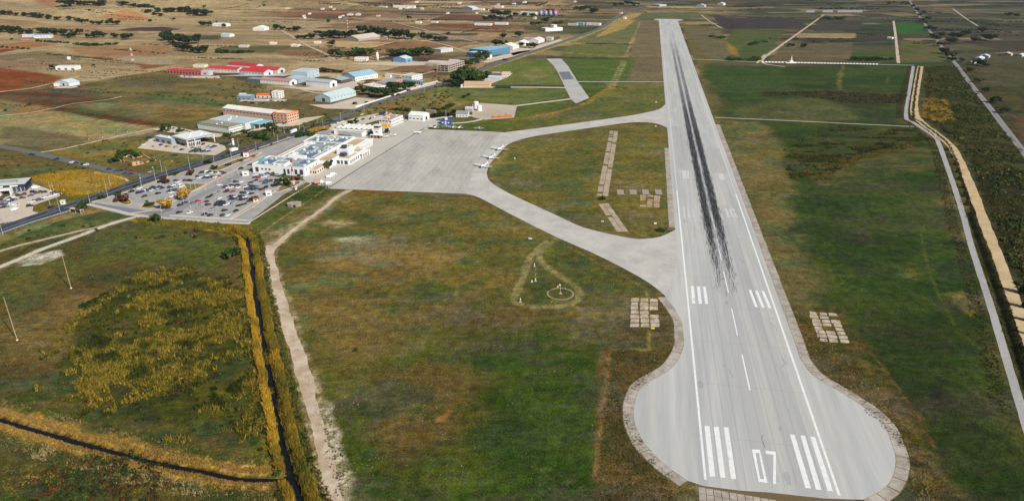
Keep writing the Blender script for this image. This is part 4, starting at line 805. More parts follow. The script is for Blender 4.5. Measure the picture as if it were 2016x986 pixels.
x1, y1 = along(ditch_r, 8, 15, .5); blades('verge_weeds', x1, y1, .4, 1.2, .5, [(50,50,26),(84,64,34),(110,78,42)], 4, .18, .7, 17)
SCR2 = [(1556,296),(1585,272),(1660,250),(1780,254),(1834,274),(1750,291),(1690,308),(1640,345),(1590,356),(1556,350)]
x1, y1 = in_poly(SCR2, 1.2, rag=9); k = fbm(x1/26, y1/8, 78, 4) > .565; blades('marsh_reeds', x1[k], y1[k], 1., 2.2, .8, [(56,66,30),(70,76,34),(92,88,42),(60,74,34),(130,108,48),(80,78,38)], 4, .3, .7, 18)
x1, y1 = in_poly([(1585,338),(1625,322),(1700,304),(1800,280),(1800,288),(1700,314),(1640,345),(1600,356)], .7, rag=7); k = fbm(x1/9, y1/6, 81, 3) > .47; blades('marsh_reeds', x1[k], y1[k], .9, 1.9, .8, [(84,80,40),(120,100,46),(160,124,52),(104,92,44)], 4, .3, .7, 19)
x1, y1 = in_poly([(1490,183),(1620,180),(1790,188),(1770,203),(1680,205),(1600,192)], .12, rag=4); blades('marsh_reeds', x1, y1, .8, 1.8, 1.2, [(60,52,30),(80,68,38),(60,66,34)], 5, .4, .7, 20)
RSC = [(1824,132),(1880,130),(1960,240),(2060,350),(2100,520),(2090,690),(2034,640),(1992,530),(1966,460),(1932,372),(1904,310),(1880,276),(1850,252),(1822,236)]
x1, y1 = in_poly(RSC, .1, rag=3); k = fbm(x1/30, y1/30, 79, 3) > .44; shrubs('scrub', x1[k], y1[k], .8, 2.4, [(50,64,30),(64,78,36),(88,90,42),(56,62,32),(72,88,40),(120,108,48)], 24)
x1, y1 = in_poly(RSC, .5, rag=3); k = fbm(x1/18, y1/18, 80, 4) > .44; blades('scrub_grass', x1[k], y1[k], .6, 1.6, .8, [(58,66,32),(78,84,42),(64,80,36),(108,104,52),(130,112,52)], 4, .3, .7, 21)
x1, y1 = in_poly([(1822,194),(1862,196),(1878,236),(1850,240),(1818,232)], .7, rag=4); blades('scrub_grass', x1, y1, .8, 1.8, .8, GOLD, 4, .3, .7, 22)
x1, y1 = in_poly([(265,430),(350,434),(440,442),(485,458),(470,466),(430,454),(350,446),(280,440)], 3, rag=1.5); blades('canal_reeds', x1, y1, .8, 2.0, .5, GOLD[:2]+OLV[1:], 4, .18, .5, 23)
x1, y1 = in_poly([(590,372),(630,364),(655,366),(640,384),(605,402),(560,400)], .5, rag=2); blades('roadside_weeds', x1, y1, .5, 1.4, .6, [(60,84,36),(84,98,44),(120,116,52)], 4, .25, .7, 24)
x1, y1 = in_poly([(55,352),(110,337),(180,335),(238,347),(250,360),(205,379),(140,386),(112,376)], .6, rag=3); blades('golden_reed_field', x1, y1, .5, 1.2, .7, [(150,122,46),(178,138,46),(190,146,52)], 4, .25, .7, 25)
x1, y1 = in_poly([(632,820),(650,820),(690,930),(694,1040),(668,1040),(652,930)], .35, rag=1); blades('gravel_weeds', x1, y1, .3, .7, .35, [(70,72,44),(96,88,58)], 5, .2, .9, 26)
# bushes on the rough ground round the yards and hedgerows on the far plain
for px, d in (([(300,186),(400,180),(520,200),(505,215),(380,205)], .006), ([(420,165),(520,168),(560,185),(500,190),(430,178)], .006), ([(560,215),(640,222),(700,215),(660,232),(600,232)], .01), ([(665,224),(860,176),(900,180),(850,222),(760,226)], .012), ([(560,262),(600,242),(650,232),(655,244),(600,264)], .03),
              ([(300,262),(345,252),(385,262),(340,270)], .02), ([(410,270),(540,262),(545,268),(470,285),(430,282)], .012), ([(100,292),(300,262),(420,300),(300,340)], .004), ([(0,300),(220,338),(0,350)], .006), ([(850,150),(900,160),(905,172),(860,174)], .03), ([(700,100),(840,104),(860,118),(690,124)], .008), ([(600,104),(700,108),(690,120),(600,122)], .008), ([(0,460),(260,426),(100,470),(0,490)], .01), ([(160,440),(300,436),(440,460),(430,480),(200,470)], .008)):
    x1, y1 = in_poly(px, d, rag=4); shrubs('rough_ground_bushes', x1, y1, .8, 2.4, [(52,64,32),(70,78,40),(92,88,48),(110,84,50)], 22)
def hedgerows(name, n, xr_, yr_, ang, seed, r0=1.8, r1=4.2):
    r = np.random.default_rng(seed); X = []; Y = []
    for i in range(n):
        x, y = r.uniform(*xr_), r.uniform(*yr_); a = ang+r.normal(0, .12)+(1.57 if r.random() < .25 else 0); L = r.uniform(40, 240); t = np.arange(0, L, 3.2); t = t[r.random(len(t)) < r.uniform(.35, .95)]
        X.append(x+np.cos(a)*t+r.normal(0, 1.5, len(t))); Y.append(y+np.sin(a)*t+r.normal(0, 1.5, len(t)))
    shrubs(name, np.concatenate(X), np.concatenate(Y), r0, r1, [(46,58,34),(56,66,38),(40,50,32),(74,76,46)], 14)
hedgerows('far_hedgerows', 58, (-2100, 150), (1250, 3100), -.28, 5, 1.4, 3.2); hedgerows('far_hedgerows', 60, (500, 2100), (1500, 3100), .03, 6); hedgerows('far_hedgerows', 26, (-700, 500), (2000, 3100), -.1, 7, 2.5, 5)
hedgerows('field_margin_bushes', 26, (-1100, -250), (850, 1300), -.25, 8, .8, 1.8)
# ---------------------------------------------------------------- trees: crown of leaf clumps on a tapered trunk with limbs
def crown_mesh(name, pal, seed, n=420, shape='round', leaf=.085):
    r = np.random.default_rng(seed); B = []
    if shape == 'round': cs = [((r.normal(0, .22), r.normal(0, .22), r.uniform(.38, .84)), r.uniform(.14, .26)) for i in range(13)]
    elif shape == 'umbrella': cs = [((.42*math.cos(a)*q, .42*math.sin(a)*q, r.uniform(.62, .84)), r.uniform(.13, .2)) for a, q in zip(r.uniform(0, 6.3, 15), r.uniform(.1, 1.05, 15))]
    elif shape == 'cypress': cs = [((r.normal(0, .03), r.normal(0, .03), .12+.07*i), .13*(1-.06*i)) for i in range(12)]
    else: cs = [((r.normal(0, .3), r.normal(0, .3), r.uniform(.2, .6)), r.uniform(.18, .3)) for i in range(10)]
    P = np.array([L3(p) for p in pal]); C0 = []; V = []
    for i in range(n):
        (cx, cy, cz), R = cs[i % len(cs)]; d = r.normal(size=3); d /= np.linalg.norm(d); c = np.array([cx, cy, cz])+d*R*r.uniform(.7, 1.1)*np.array([1, 1, .85])
        c[2] = max(c[2], .06)
        u = np.cross(d, r.normal(size=3)); u /= np.linalg.norm(u); w = np.cross(d+r.normal(size=3)*.6, u); w /= np.linalg.norm(w); s = leaf*r.uniform(.6, 1.4)
        V += [c-u*s, c+w*s*.8, c+u*s, c-w*s*.8]; C0 += [P[(i % len(cs)) % len(P)]*r.uniform(.8, 1.2)]*4
    return bigmesh(name, np.array(V), np.arange(n*4).reshape(-1, 4), FOL, np.array(C0))
def trunk_mesh(name, seed, top=.55, r0=.035):
    r = random.Random(seed); m = MB(); m.tube([(0,0,-.05),(.01,0,.15),(r.uniform(-.02,.02),r.uniform(-.02,.02),top*.7),(0,.01,top)], [r0, r0*.8, r0*.55, r0*.25], 6)
    for i in range(4):
        a = i*1.57+r.random(); z = top*(.5+.1*i); m.tube([(0,0,z),(.1*math.cos(a),.1*math.sin(a),z+.1),(.22*math.cos(a),.22*math.sin(a),z+.17)], [r0*.45, r0*.3, r0*.12], 4)
    return m.mesh(name, BARK)
DG = [(40,58,32),(50,68,36),(34,50,30),(60,74,40)]; MG = [(58,84,36),(70,94,42),(50,74,34),(84,102,48)]; YG = [(196,148,46),(176,134,44),(208,166,66),(150,120,44)]; RD = [(92,54,46),(74,48,42),(110,64,48)]; PN = [(44,72,34),(54,84,38),(38,62,30),(66,92,44)]
KIND = {}
for nm, pal, shp, sd, n in (('dark_tree', DG, 'round', 11, 320), ('dark_tree', DG, 'round', 12, 320), ('dark_tree', DG, 'round', 13, 320), ('green_tree', MG, 'round', 21, 420), ('green_tree', MG, 'round', 22, 420), ('pine_tree', PN, 'umbrella', 31, 520), ('pine_tree', PN, 'umbrella', 32, 520),
        ('golden_tree', YG, 'round', 41, 520), ('red_leaved_tree', RD, 'bush', 51, 360), ('cypress', DG, 'cypress', 61, 300), ('bush', DG, 'bush', 71, 260), ('bush', MG, 'bush', 72, 260), ('green_bush', MG, 'bush', 73, 300)):
    top = {'round': .6, 'umbrella': .72, 'cypress': .8, 'bush': .3}[shp]
    KIND.setdefault(nm, []).append((crown_mesh(nm+'_crown', pal, sd, n, shp, .1 if shp != 'cypress' else .06), trunk_mesh(nm+'_trunk', sd, top, .03 if shp != 'bush' else .02)))
ORD = ['first','second','third','fourth','fifth','sixth','seventh','eighth','ninth','tenth','eleventh','twelfth','thirteenth','fourteenth','fifteenth','sixteenth','seventeenth','eighteenth','nineteenth','twentieth','twenty-first','twenty-second','twenty-third','twenty-fourth','twenty-fifth','twenty-sixth','twenty-seventh','twenty-eighth','twenty-ninth','thirtieth']
ntree = 0
def plant(kind, loc, h, wide=1., label=None, group=None, cat=None):
    global ntree; ntree += 1
    cr, tr = KIND[kind][ntree % len(KIND[kind])]
    e = empty(kind, loc, random.uniform(0, 6.28), label, cat or ('bush' if 'bush' in kind else 'tree'), group); e.scale = (h*wide, h*wide, h)
    link('crown', cr, e); link('trunk', tr, e); return e
def tree_row(kind, px, h, phrase, wide=1., word=None, group=None):
    """trees of one row, told apart by their place in it"""
    px = sorted(px); word = word or {'dark_tree': 'dark green tree', 'green_tree': 'green tree', 'pine_tree': 'umbrella pine', 'golden_tree': 'golden autumn tree', 'red_leaved_tree': 'dark red leaved tree', 'cypress': 'dark pointed tree', 'bush': 'low bush', 'green_bush': 'green bush'}[kind]
    for i, p in enumerate(px):
        lab = (f'{ORD[i]} {word} from the left {phrase}' if len(px) > 1 else f'{word} {phrase}')
        plant(kind, G(*p), h*random.uniform(.8, 1.3)*(1.3 if p[1] < 120 else 1.), wide*random.uniform(.95, 1.35), lab, (group or word+'s '+phrase) if len(px) > 1 else None)
c1 = lambda p: C(0, 0, 3.944, p); c2 = lambda p: C(504, 0, 3.944, p); c3 = lambda p: C(1008, 0, 3.944, p); c4 = lambda p: C(1512, 0, 3.944, p)
tree_row('dark_tree', c1([(20,116),(70,120),(130,124),(190,128),(260,134),(320,142),(380,152),(450,157),(540,160),(610,172),(660,184),(720,192),(770,196),(850,196),(910,196)]), 9, 'in the hedgerow crossing the tan hillside', 1.5)
tree_row('dark_tree', c1([(440,18),(500,28),(560,34),(620,40),(680,44),(740,47),(790,48),(960,46)]), 13, 'in the dark belt above the hills', 1.6)
tree_row('dark_tree', c1([(1040,62),(1090,68),(1130,74),(1180,84),(1230,92),(1300,96),(1340,98),(1400,96),(1440,98),(1480,114),(1520,114),(1560,126),(1595,124)]), 12, 'in the belt running down the far hillside', 1.5)
tree_row('dark_tree', c1([(1100,84),(1150,100),(1200,118),(1250,128)]), 7, 'in the grey thicket below the hillside belt', 1.8, 'grey green tree')
for p, t in (((545,54),'tiny dark tree alone near the top edge'),((605,92),'twin dark tree alone on the tan slope'),((700,104),'dark tree alone right of the twin on the slope'),((1590,62),'dark tree alone above the far belt end'),((865,163),'round dark bush on tan field below the hillside'),((1165,174),'small dark bush beside the red brown slope'),((1350,162),'dark bush by the bright field edge')):
    plant('dark_tree', G(*c1([p])[0]), 8, 1.4, t)
tree_row('dark_tree', c1([(10,252),(60,250),(120,258),(170,266),(230,268),(330,262),(370,268),(425,272),(490,278),(530,298),(570,292),(620,272),(690,298),(750,294),(800,292),(890,300),(965,300),(1000,310)]), 10, 'in the row behind the left farm sheds', 1.3)
tree_row('dark_tree', c1([(1270,318),(1310,312),(1340,332),(1390,340),(1440,345),(1490,345),(1530,340)]), 13, 'in the upper part of the small wood', 1.2)
tree_row('dark_tree', c1([(1380,385),(1420,398),(1460,405),(1500,408),(1550,412),(1585,412)]), 10, 'in the lower part of the small wood', 1.2)
tree_row('bush', c1([(610,352),(660,356),(700,358),(740,358),(790,356),(840,352),(895,348)]), 5, 'in the clipped hedge beside the dirt lane', 1.6)
tree_row('bush', c1([(290,325),(320,328),(350,330),(380,332),(410,334),(440,335),(470,336),(500,338),(530,340)]), 4, 'in the orchard row below the farm sheds', 1.)
tree_row('bush', c1([(20,372),(60,375),(100,378),(140,381),(180,384),(220,386)]), 4, 'in the orchard row beside the red soil', 1.)
tree_row('bush', c1([(1700,410),(1760,415),(1820,414),(1880,412),(1940,410)]), 6, 'in the hedge right of the small wood', 1.8)
tree_row('dark_tree', c1([(1575,205),(1620,205),(1680,195),(1740,215)]), 8, 'around the far white farmhouse', 1.2)
for p, k, h, t in (((405,538),'dark_tree',7,'dark tree left of the white field building'),((545,668),'green_bush',5,'round bush against the pale blue shed wall'),((730,512),'bush',4,'low bush right of the white field building'),((95,310),'bush',5,'bush at the left edge below the farm row'),((40,862),'bush',3,'bush on the verge of the tan field'),((228,820),'bush',4,'lone bush at the corner of the ploughed field')):
    plant(k, G(*c1([p])[0]), h, 1.3, t)
tree_row('dark_tree', c2([(540,306),(570,286),(610,296),(650,300),(700,300),(745,296)]), 11, 'in the left half of the middle tree line', 1.3)
tree_row('dark_tree', c2([(830,266),(872,284),(920,288),(970,292),(1020,300),(1080,300),(1150,306),(1210,308)]), 13, 'in the right half of the middle tree line', 1.2)
tree_row('dark_tree', c2([(160,232),(210,236),(260,242),(310,246),(340,310),(380,306),(430,304),(470,270),(510,272)]), 8, 'along the hedge by the straight dirt lane', 1.4)
tree_row('green_tree', c2([(620,446),(680,444),(740,440),(800,438),(860,436),(1060,432),(1100,436),(1150,438),(1190,438),(1250,436),(1310,432)]), 9, 'in the long thicket behind the concrete plant', 1.5)
for p, h, t in (((595,360),13,'large round tree alone on the tan field'),((562,178),9,'dark tree alone on the upper tan field'),((1295,284),10,'dark tree alone right of the middle tree line'),((1185,154),12,'dark tree at the corner of the far dark field'),((1920,300),12,'round dark tree alone above the blue shed'),((65,52),8,'dark tree alone under the top edge'),((1495,275),8,'tree beside the far track'),((1470,315),9,'tree at the bend of the short track')):
    plant('dark_tree', G(*c2([p])[0]), h, 1.2, t)
tree_row('dark_tree', c2([(1310,310),(1350,310),(1390,318),(1430,322)]), 7, 'on the little bank by the short track', 1.5)
tree_row('dark_tree', c2([(1850,122),(1895,132),(1940,126),(1970,150),(1900,165),(1840,160),(1780,162)]), 11, 'in the far wood left of the silos', 1.4)
tree_row('dark_tree', c2([(1860,360),(1895,362)]), 9, 'just behind the blue shed', 1.2)
tree_row('green_tree', c2([(1625,515),(1665,518),(1705,505),(1740,470),(1780,465)]), 9, 'right of the unfinished building', 1.2)
tree_row('green_tree', c2([(1560,640),(1590,650),(1625,655),(1660,650),(1700,655),(1735,640),(1765,635),(1610,615),(1660,612)]), 14, 'in the big clump by the highway bend', 1.1)
tree_row('dark_tree', c2([(1540,670),(1580,672),(1600,640)]), 8, 'in the shade left of the barracks', 1.3)
tree_row('pine_tree', c2([(1065,715),(1105,722),(1145,716),(1180,708)]), 12, 'in the big group beside the grey block', 1.1)
tree_row('pine_tree', c2([(800,722),(840,735),(880,740),(915,742)]), 9, 'in the front row before the white house', 1.2)
tree_row('pine_tree', c2([(960,758),(1005,760),(1060,748)]), 11, 'at the yard corner by the highway', 1.2)
tree_row('golden_tree', c2([(815,678),(900,672),(975,680)]), 6, 'behind the white house among pines', 1.2)
tree_row('dark_tree', c2([(520,556),(560,560),(600,564),(650,566)]), 5, 'in the hedge right of the tall grey shed', 2.)
tree_row('dark_tree', c3([(50,292),(265,182),(640,108),(625,105)]), 11, 'alone left of the runway end', 1.1)
tree_row('dark_tree', c3([(70,362),(130,374),(165,376),(20,372)]), 7, 'among the white sheds by the highway', 1.3)
tree_row('bush', c3([(160,190),(210,188),(330,186),(370,185)]), 6, 'behind the far white hall', 1.6)
tree_row('dark_tree', [(1000,29),(1015,31),(1032,33),(1048,34)], 9, 'at the foot of the far silos', 1.6)
tree_row('dark_tree', c3([(800,50),(850,45),(900,42),(950,48),(500,80),(540,84),(580,82)]), 10, 'in the far belts near the top middle', 1.8)
tree_row('dark_tree', c4([(1125,60),(1150,90),(1180,130),(1190,180),(1215,195),(1240,240),(1270,290),(1300,320),(1330,360),(1370,420),(1400,450),(1430,480)]), 8, 'along the left side of the railway', 1.4)
tree_row('dark_tree', c4([(1210,110),(1240,160),(1290,240),(1350,285),(1420,340),(1500,480),(1560,560),(1620,640),(1690,720),(1760,800),(1830,880)]), 7, 'along the right side of the railway', 1.4)
tree_row('dark_tree', c4([(1430,295),(1530,285),(1660,255),(1730,320),(1690,310),(1870,130),(1930,135),(1680,520),(1640,510),(1600,330),(1480,300)]), 9, 'scattered over the brown scrub right of the railway', 1.4)
tree_row('bush', c4([(420,152),(460,154),(500,155),(540,154),(580,152)]), 6, 'in the little orchard among the far parcels', 1.3)
tree_row('bush', c4([(410,76),(450,77),(490,77),(530,77),(570,77),(610,77),(650,77),(690,77),(730,77),(770,77),(810,77),(850,76)]), 6, 'in the straight row on the far plain', 1.2)
tree_row('dark_tree', c4([(660,470),(710,472),(760,472),(810,472),(860,472),(910,472),(960,470)]), 4, 'in the dense dark hedge by the green strip', 2.)
tree_row('dark_tree', c4([(165,368),(195,365),(270,374)]), 6, 'in the field right of the diagonal track', 1.3)
tree_row('dark_tree', c4([(980,30),(1040,36),(940,40),(1080,42)]), 9, 'in the far clump left of the railway head', 1.6)
tree_row('bush', c3([(1560,290),(1600,300),(1640,300),(1860,350),(1900,340),(1960,330),(1700,468),(1760,470),(1850,472),(1890,466)]), 5, 'on the rough grass right of the runway', 2.)
# trees near the airport
for p, k, h, w, t in (((365,393),'golden_tree',8.5,1.1,'larger golden tree on the car park road'),((327,412),'golden_tree',8,1.1,'golden tree at the car park entrance corner'),((166,418),'green_tree',8,1.,'small yellow green tree at the bus shelter'),((310,437),'green_tree',6,1.1,'small tree outside the car park front wall'),
   ((243,396),'red_leaved_tree',6,1.5,'dark red shrub on the left car park island'),((292,404),'green_bush',4,1.6,'low shrub on the right car park island'),((648,333),'green_tree',7,1.3,'green tree beside the terminal annex'),((558,368),'green_tree',7,1.4,'wide green tree in the car park near the mast'),((581,355),'red_leaved_tree',4.5,1.2,'dark red bush at the foot of the red mast'),
   ((462,508),'green_tree',6.5,1.3,'round green tree on the canal bank'),((325,360),'red_leaved_tree',7,.8,'dark red tree on the upper car park island'),((377,345),'red_leaved_tree',6,.9,'reddish tree right of the upper car park'),((423,333),'green_bush',4.5,1.2,'green bush on the planted verge'),((449,326),'green_bush',3,1.4,'small bush on the planted verge'),
   ((473,318),'green_bush',3,1.3,'last bush on the planted verge'),((327,258),'green_tree',8,1.1,'green tree behind the car showroom'),((354,259),'green_bush',5,1.4,'round green bush behind the car showroom'),((450,268),'green_bush',5,1.3,'green bush before the green trimmed hall'),((483,262),'green_bush',5,1.2,'green bush right of the green trimmed hall'),
   ((535,260),'green_tree',9,1.1,'tall green tree before the turquoise roof'),((730,268),'dark_tree',5,1.2,'dark tree between the old terminal and tower'),((746,272),'bush',3.5,1.5,'low bush below the tower porch'),((690,246),'dark_tree',5,1.2,'dark tree behind the old terminal chimney'),((700,244),'dark_tree',5,1.2,'second dark tree behind the old terminal chimney'),
   ((762,262),'dark_tree',5,1.2,'dark tree at the foot of the second mast'),((1187,393),'green_bush',3.2,1.5,'bush in the gap of the concrete strip'),((1304,455),'green_bush',3.2,1.5,'bush at the inner corner of the taxiway'),((700,690),'bush',1.6,1.4,'small dark bush alone in the infield')):
    plant(k, G(*p), h, w, t)
tree_row('green_bush', [(500,268),(508,270),(516,272),(524,276),(512,266),(496,264)], 6, 'in the thicket on the highway bank', 1.4)
tree_row('bush', [(201,391),(266,368),(232,383),(345,344),(410,322)], 3., 'in the hedge along the highway car park side', 1.3)
tree_row('golden_tree', [(615,262),(625,260),(634,258),(642,256)], 5, 'in the yellowing hedge behind the terminal', 1.5)
tree_row('green_bush', [(596,266),(604,264),(608,268),(586,270)], 4.5, 'in the green hedge behind the terminal', 1.5)
tree_row('cypress', [(2016,578),(2020,606),(2024,632),(2032,660),(2044,694)], 6.5, 'beside the sand road at the right edge', 1.6)
tree_row('bush', [(470,406),(476,404),(482,402),(490,397),(496,393),(502,390)], 1.8, 'in the hedge along the car park strip', 1.6)
tree_row('bush', c2([(1340,862),(1380,860),(1420,858),(1180,860),(1130,862),(1090,858),(1460,850),(1500,830),(1520,815),(1480,840)]), 4, 'in the thicket behind the small white hangar', 1.7)
tree_row('dark_tree', c2([(1395,910),(1430,908),(1460,905),(1500,908),(1535,880)]), 4, 'around the grey house by the hardstand', 1.5)
tree_row('dark_tree', c2([(1520,680),(1620,760),(1650,745)]), 3, 'on the rough slope above the hardstand', 1.5)
tree_row('bush', c2([(1930,470),(860,800),(770,810),(1110,740)]), 3, 'dotted beside the highway', 1.5)
print('trees', ntree)
# ================================================================ BUILDINGS
GLASS = M('window_glass', (58,68,84), .15, .6, .15, spec=.6); DARK = M('dark_opening', (44,44,48), .2, .5, .7)
WHITE = M('white_render', (240,238,232), .05, .3, .85, var2=.05); FRAME = M('white_frame', (232,232,228), .04, 1, .6)
def wallm(c): return M('wall_%d_%d_%d' % c, c, .06, .35, .85, var2=.06)
def roofm(c): return M('roof_%d_%d_%d' % c, c, .10, .3, .75, var2=.1, st=(1,.25,1))
_wm = {}
def win_mesh(w, h, glass=GLASS, frame=FRAME):
    """window in the plane x-z, facing -y: frame with a recessed pane"""
    key = (round(w, 1), round(h, 1), glass.name, frame.name)
    if key not in _wm:
        m = MB(); t = min(.14, w*.1)
        m.box(-w/2, w/2, -.06, .02, 0, t); m.box(-w/2, w/2, -.06, .02, h-t, h); m.box(-w/2, -w/2+t, -.06, .02, t, h-t); m.box(w/2-t, w/2, -.06, .02, t, h-t)
        m.i = 1; m.box(-w/2+t, w/2-t, -.025, .015, t, h-t); _wm[key] = m.mesh('window', [frame, glass])
    return _wm[key]
def put_win(root, side, u, z, w, h, Lx, Ly, glass=GLASS, frame=FRAME, name='window', off=0.):
    o = link(name, win_mesh(w, h, glass, frame), root)
    if side == 'x': o.location = (u, -.0-off, z)
    elif side == 'y': o.location = (-off, u, z); o.rotation_euler = (0, 0, -math.pi/2)
    elif side == 'X': o.location = (u, Ly+off, z); o.rotation_euler = (0, 0, math.pi)
    else: o.location = (Lx+off, u, z); o.rotation_euler = (0, 0, math.pi/2)
    return o
def frame3(p0, p1, p2):
    a, b, c = G(*p0), G(*p1), G(*p2); ux = (b-a); ux.z = 0; Lx = ux.length; ux.normalize(); uy = Vector((-ux.y, ux.x, 0)); Ly = (c-a).dot(uy)
    return a, math.atan2(ux.y, ux.x), Lx, abs(Ly)
def roof_part(root, kind, Lx, Ly, h, mat, wall, rise=None, ov=.35, rim=.5, trim=None):
    m = MB()
    if kind == 'flat':
        m.box(.25, Lx-.25, .25, Ly-.25, h, h+.12); r = m.build('roof', mat, root)
        q = MB(); t = .3; q.box(-.06, Lx+.06, -.06, t, h, h+rim); q.box(-.06, Lx+.06, Ly-t, Ly+.06, h, h+rim); q.box(-.06, t, t, Ly-t, h, h+rim); q.box(Lx-t, Lx+.06, t, Ly-t, h, h+rim)
        q.build('parapet', trim or wall, r); return r
    rise = rise or min(Lx, Ly)*.16; th = .15
    def slope(pts): n = len(pts); m.add([p for p in pts]+[(a, b, c-th) for a, b, c in pts], [tuple(range(n)), tuple(range(2*n-1, n-1, -1))]+[(i, n+i, n+(i+1) % n, (i+1) % n) for i in range(n)])
    z0 = h+.16; dz = rise*ov/(min(Lx, Ly)/2)
    if kind == 'gx':
        slope([(-ov,-ov,z0-dz),(Lx+ov,-ov,z0-dz),(Lx+ov,Ly/2,z0+rise),(-ov,Ly/2,z0+rise)]); slope([(Lx+ov,Ly+ov,z0-dz),(-ov,Ly+ov,z0-dz),(-ov,Ly/2,z0+rise),(Lx+ov,Ly/2,z0+rise)])
    elif kind == 'gy':
        slope([(-ov,Ly+ov,z0-dz),(-ov,-ov,z0-dz),(Lx/2,-ov,z0+rise),(Lx/2,Ly+ov,z0+rise)]); slope([(Lx+ov,-ov,z0-dz),(Lx+ov,Ly+ov,z0-dz),(Lx/2,Ly+ov,z0+rise),(Lx/2,-ov,z0+rise)])
    elif kind == 'mono':
        slope([(-ov,-ov,z0),(Lx+ov,-ov,z0),(Lx+ov,Ly+ov,z0+rise),(-ov,Ly+ov,z0+rise)])
    return m.build('roof', mat, root)
def walls_part(root, kind, Lx, Ly, h, mat, rise=None):
    m = MB(); rise = rise or min(Lx, Ly)*.16
    if kind in ('flat',): m.box(0, Lx, 0, Ly, -.3, h)
    elif kind == 'gx':
        m.add([(0,0,-.3),(Lx,0,-.3),(Lx,Ly,-.3),(0,Ly,-.3),(0,0,h),(Lx,0,h),(Lx,Ly,h),(0,Ly,h),(0,Ly/2,h+rise),(Lx,Ly/2,h+rise)],
              [(0,1,5,4),(2,3,7,6),(1,2,6,9,5),(3,0,4,8,7),(4,5,9,8),(6,7,8,9)])
    elif kind == 'gy':
        m.add([(0,0,-.3),(Lx,0,-.3),(Lx,Ly,-.3),(0,Ly,-.3),(0,0,h),(Lx,0,h),(Lx,Ly,h),(0,Ly,h),(Lx/2,0,h+rise),(Lx/2,Ly,h+rise)],
              [(0,1,5,8,4),(1,2,6,5),(2,3,7,9,6),(3,0,4,7),(4,8,9,7),(8,5,6,9)])
    else:
        m.add([(0,0,-.3),(Lx,0,-.3),(Lx,Ly,-.3),(0,Ly,-.3),(0,0,h),(Lx,0,h),(Lx,Ly,h+rise),(0,Ly,h+rise)], [(0,1,5,4),(1,2,6,5),(2,3,7,6),(3,0,4,7),(4,5,6,7)])
    return m.build('wall', mat, root)
def bld(label, p0, p1, p2, h, wall, roof, kind='flat', cat='building', name='building', wx=None, wy=None, doors=(), trim=None, rim=.5, rise=None, glass=GLASS, frame=FRAME, vents=0):
    """p0 nearest corner at the foot, p1 along the wall to the right, p2 along the wall to the left; wx/wy = (floors, count, width, height, sill)"""
    loc, rz, Lx, Ly = frame3(p0, p1, p2); root = empty(name, loc, rz, label, cat)
    W = wallm(wall) if isinstance(wall, tuple) else wall; R = roofm(roof) if isinstance(roof, tuple) else roof
    walls_part(root, kind, Lx, Ly, h, W, rise); rf = roof_part(root, kind, Lx, Ly, h, R, W, rise, trim=trim, rim=rim)
    for side, spec, L in (('x', wx, Lx), ('y', wy, Ly)):
        for fl, n, w, hh, sill in ([spec] if spec and not isinstance(spec, list) else (spec or [])):
            for k in range(fl):
                for i in range(n): put_win(root, side, L*(i+.5)/n, sill+k*h/fl, min(w, L/n*.9), hh, Lx, Ly, glass, frame)
    for side, u, w, hh in doors:
        put_win(root, side, (Lx if side == 'x' else Ly)*u, .0, w, hh, Lx, Ly, DARK, W, 'door')
    for k in range(vents):
        m = MB(); x, y = random.uniform(.15, .8)*Lx, random.uniform(.15, .8)*Ly; m.box(x, x+1.6, y, y+1.2, h+.1, h+1.1); m.box(x+.2, x+.6, y+.2, y+.6, h+1.1, h+1.5); m.build('roof_unit', FRAME, rf)
    if kind == 'gx' or kind == 'gy':   # ridge cap
        m = MB(); rr = rise or min(Lx, Ly)*.16
        (m.box(-.4, Lx+.4, Ly/2-.2, Ly/2+.2, h+rr+.1, h+rr+.24) if kind == 'gx' else m.box(Lx/2-.2, Lx/2+.2, -.4, Ly+.4, h+rr+.1, h+rr+.24)); m.build('ridge_cap', R, rf)
    return root
PB = (206,220,224); RED = (206,62,68)
bld('pale blue metal warehouse with dark doorway beside the highway yard', (651,202), (701,189), (615.6,200), 6.2, (190,208,212), (196,212,214), 'gx', 'warehouse', 'warehouse', doors=[('y',.45,5,4.5)], wx=(1,8,2.4,1.2,3.6))
bld('white warehouse with grey roof and pink door on its end wall', (650,173), (664,169.5), (612,166.5), 7, (232,232,228), (176,188,194), 'gy', 'warehouse', 'warehouse', wy=(1,9,2.5,1,5), doors=[('x',.5,5,5)])
bld('warehouse with faded pink roof and white walls', (571,168.8), (585,165.4), (522,161.8), 5.6, (236,234,230), (192,142,134), 'gy', 'warehouse', 'warehouse', wy=(1,10,3,.9,3.9), doors=[('x',.45,5,4.2)])
bld('tall grey blue factory block behind the pink roofed warehouse', (606,157.5), (629,150.5), (586,152.5), 11, (188,204,212), (200,210,214), 'flat', 'factory', 'factory', wx=(2,3,3,1.4,2.5))
bld('low grey lean-to in front of the tall factory block', (588,165), (606,159.5), (572,161.5), 6, (160,178,186), (186,200,206), 'mono', 'shed', 'shed', doors=[('y',.3,4,4)], rise=1.6)
bld('dark open shed with grey roof left of the pink roofed warehouse', (520,164), (530,161), (497,160), 4.5, (92,100,104), (150,160,164), 'mono', 'shed', 'shed', rise=1.2)
bld('dark brown steel shed beside the white warehouse', (672,165.5), (690,161.5), (650,161), 5, (88,78,80), (168,184,192), 'gx', 'shed', 'shed', rise=2)
bld('long white hall with pale blue roof right of the warehouses', (700,160.5), (744,153), (672,156.5), 6, (240,240,236), (150,190,208), 'gx', 'warehouse', 'warehouse', wx=(1,10,2.2,2,1.5))
bld('front left red roofed shed with grey walls', (467.7,144.2), (481.5,141), (422.5,138), 5.2, (206,212,214), RED, 'gy', 'shed', 'red_roof_shed', wy=(1,9,3,1.2,2.6), doors=[('x',.5,4,3.6)])
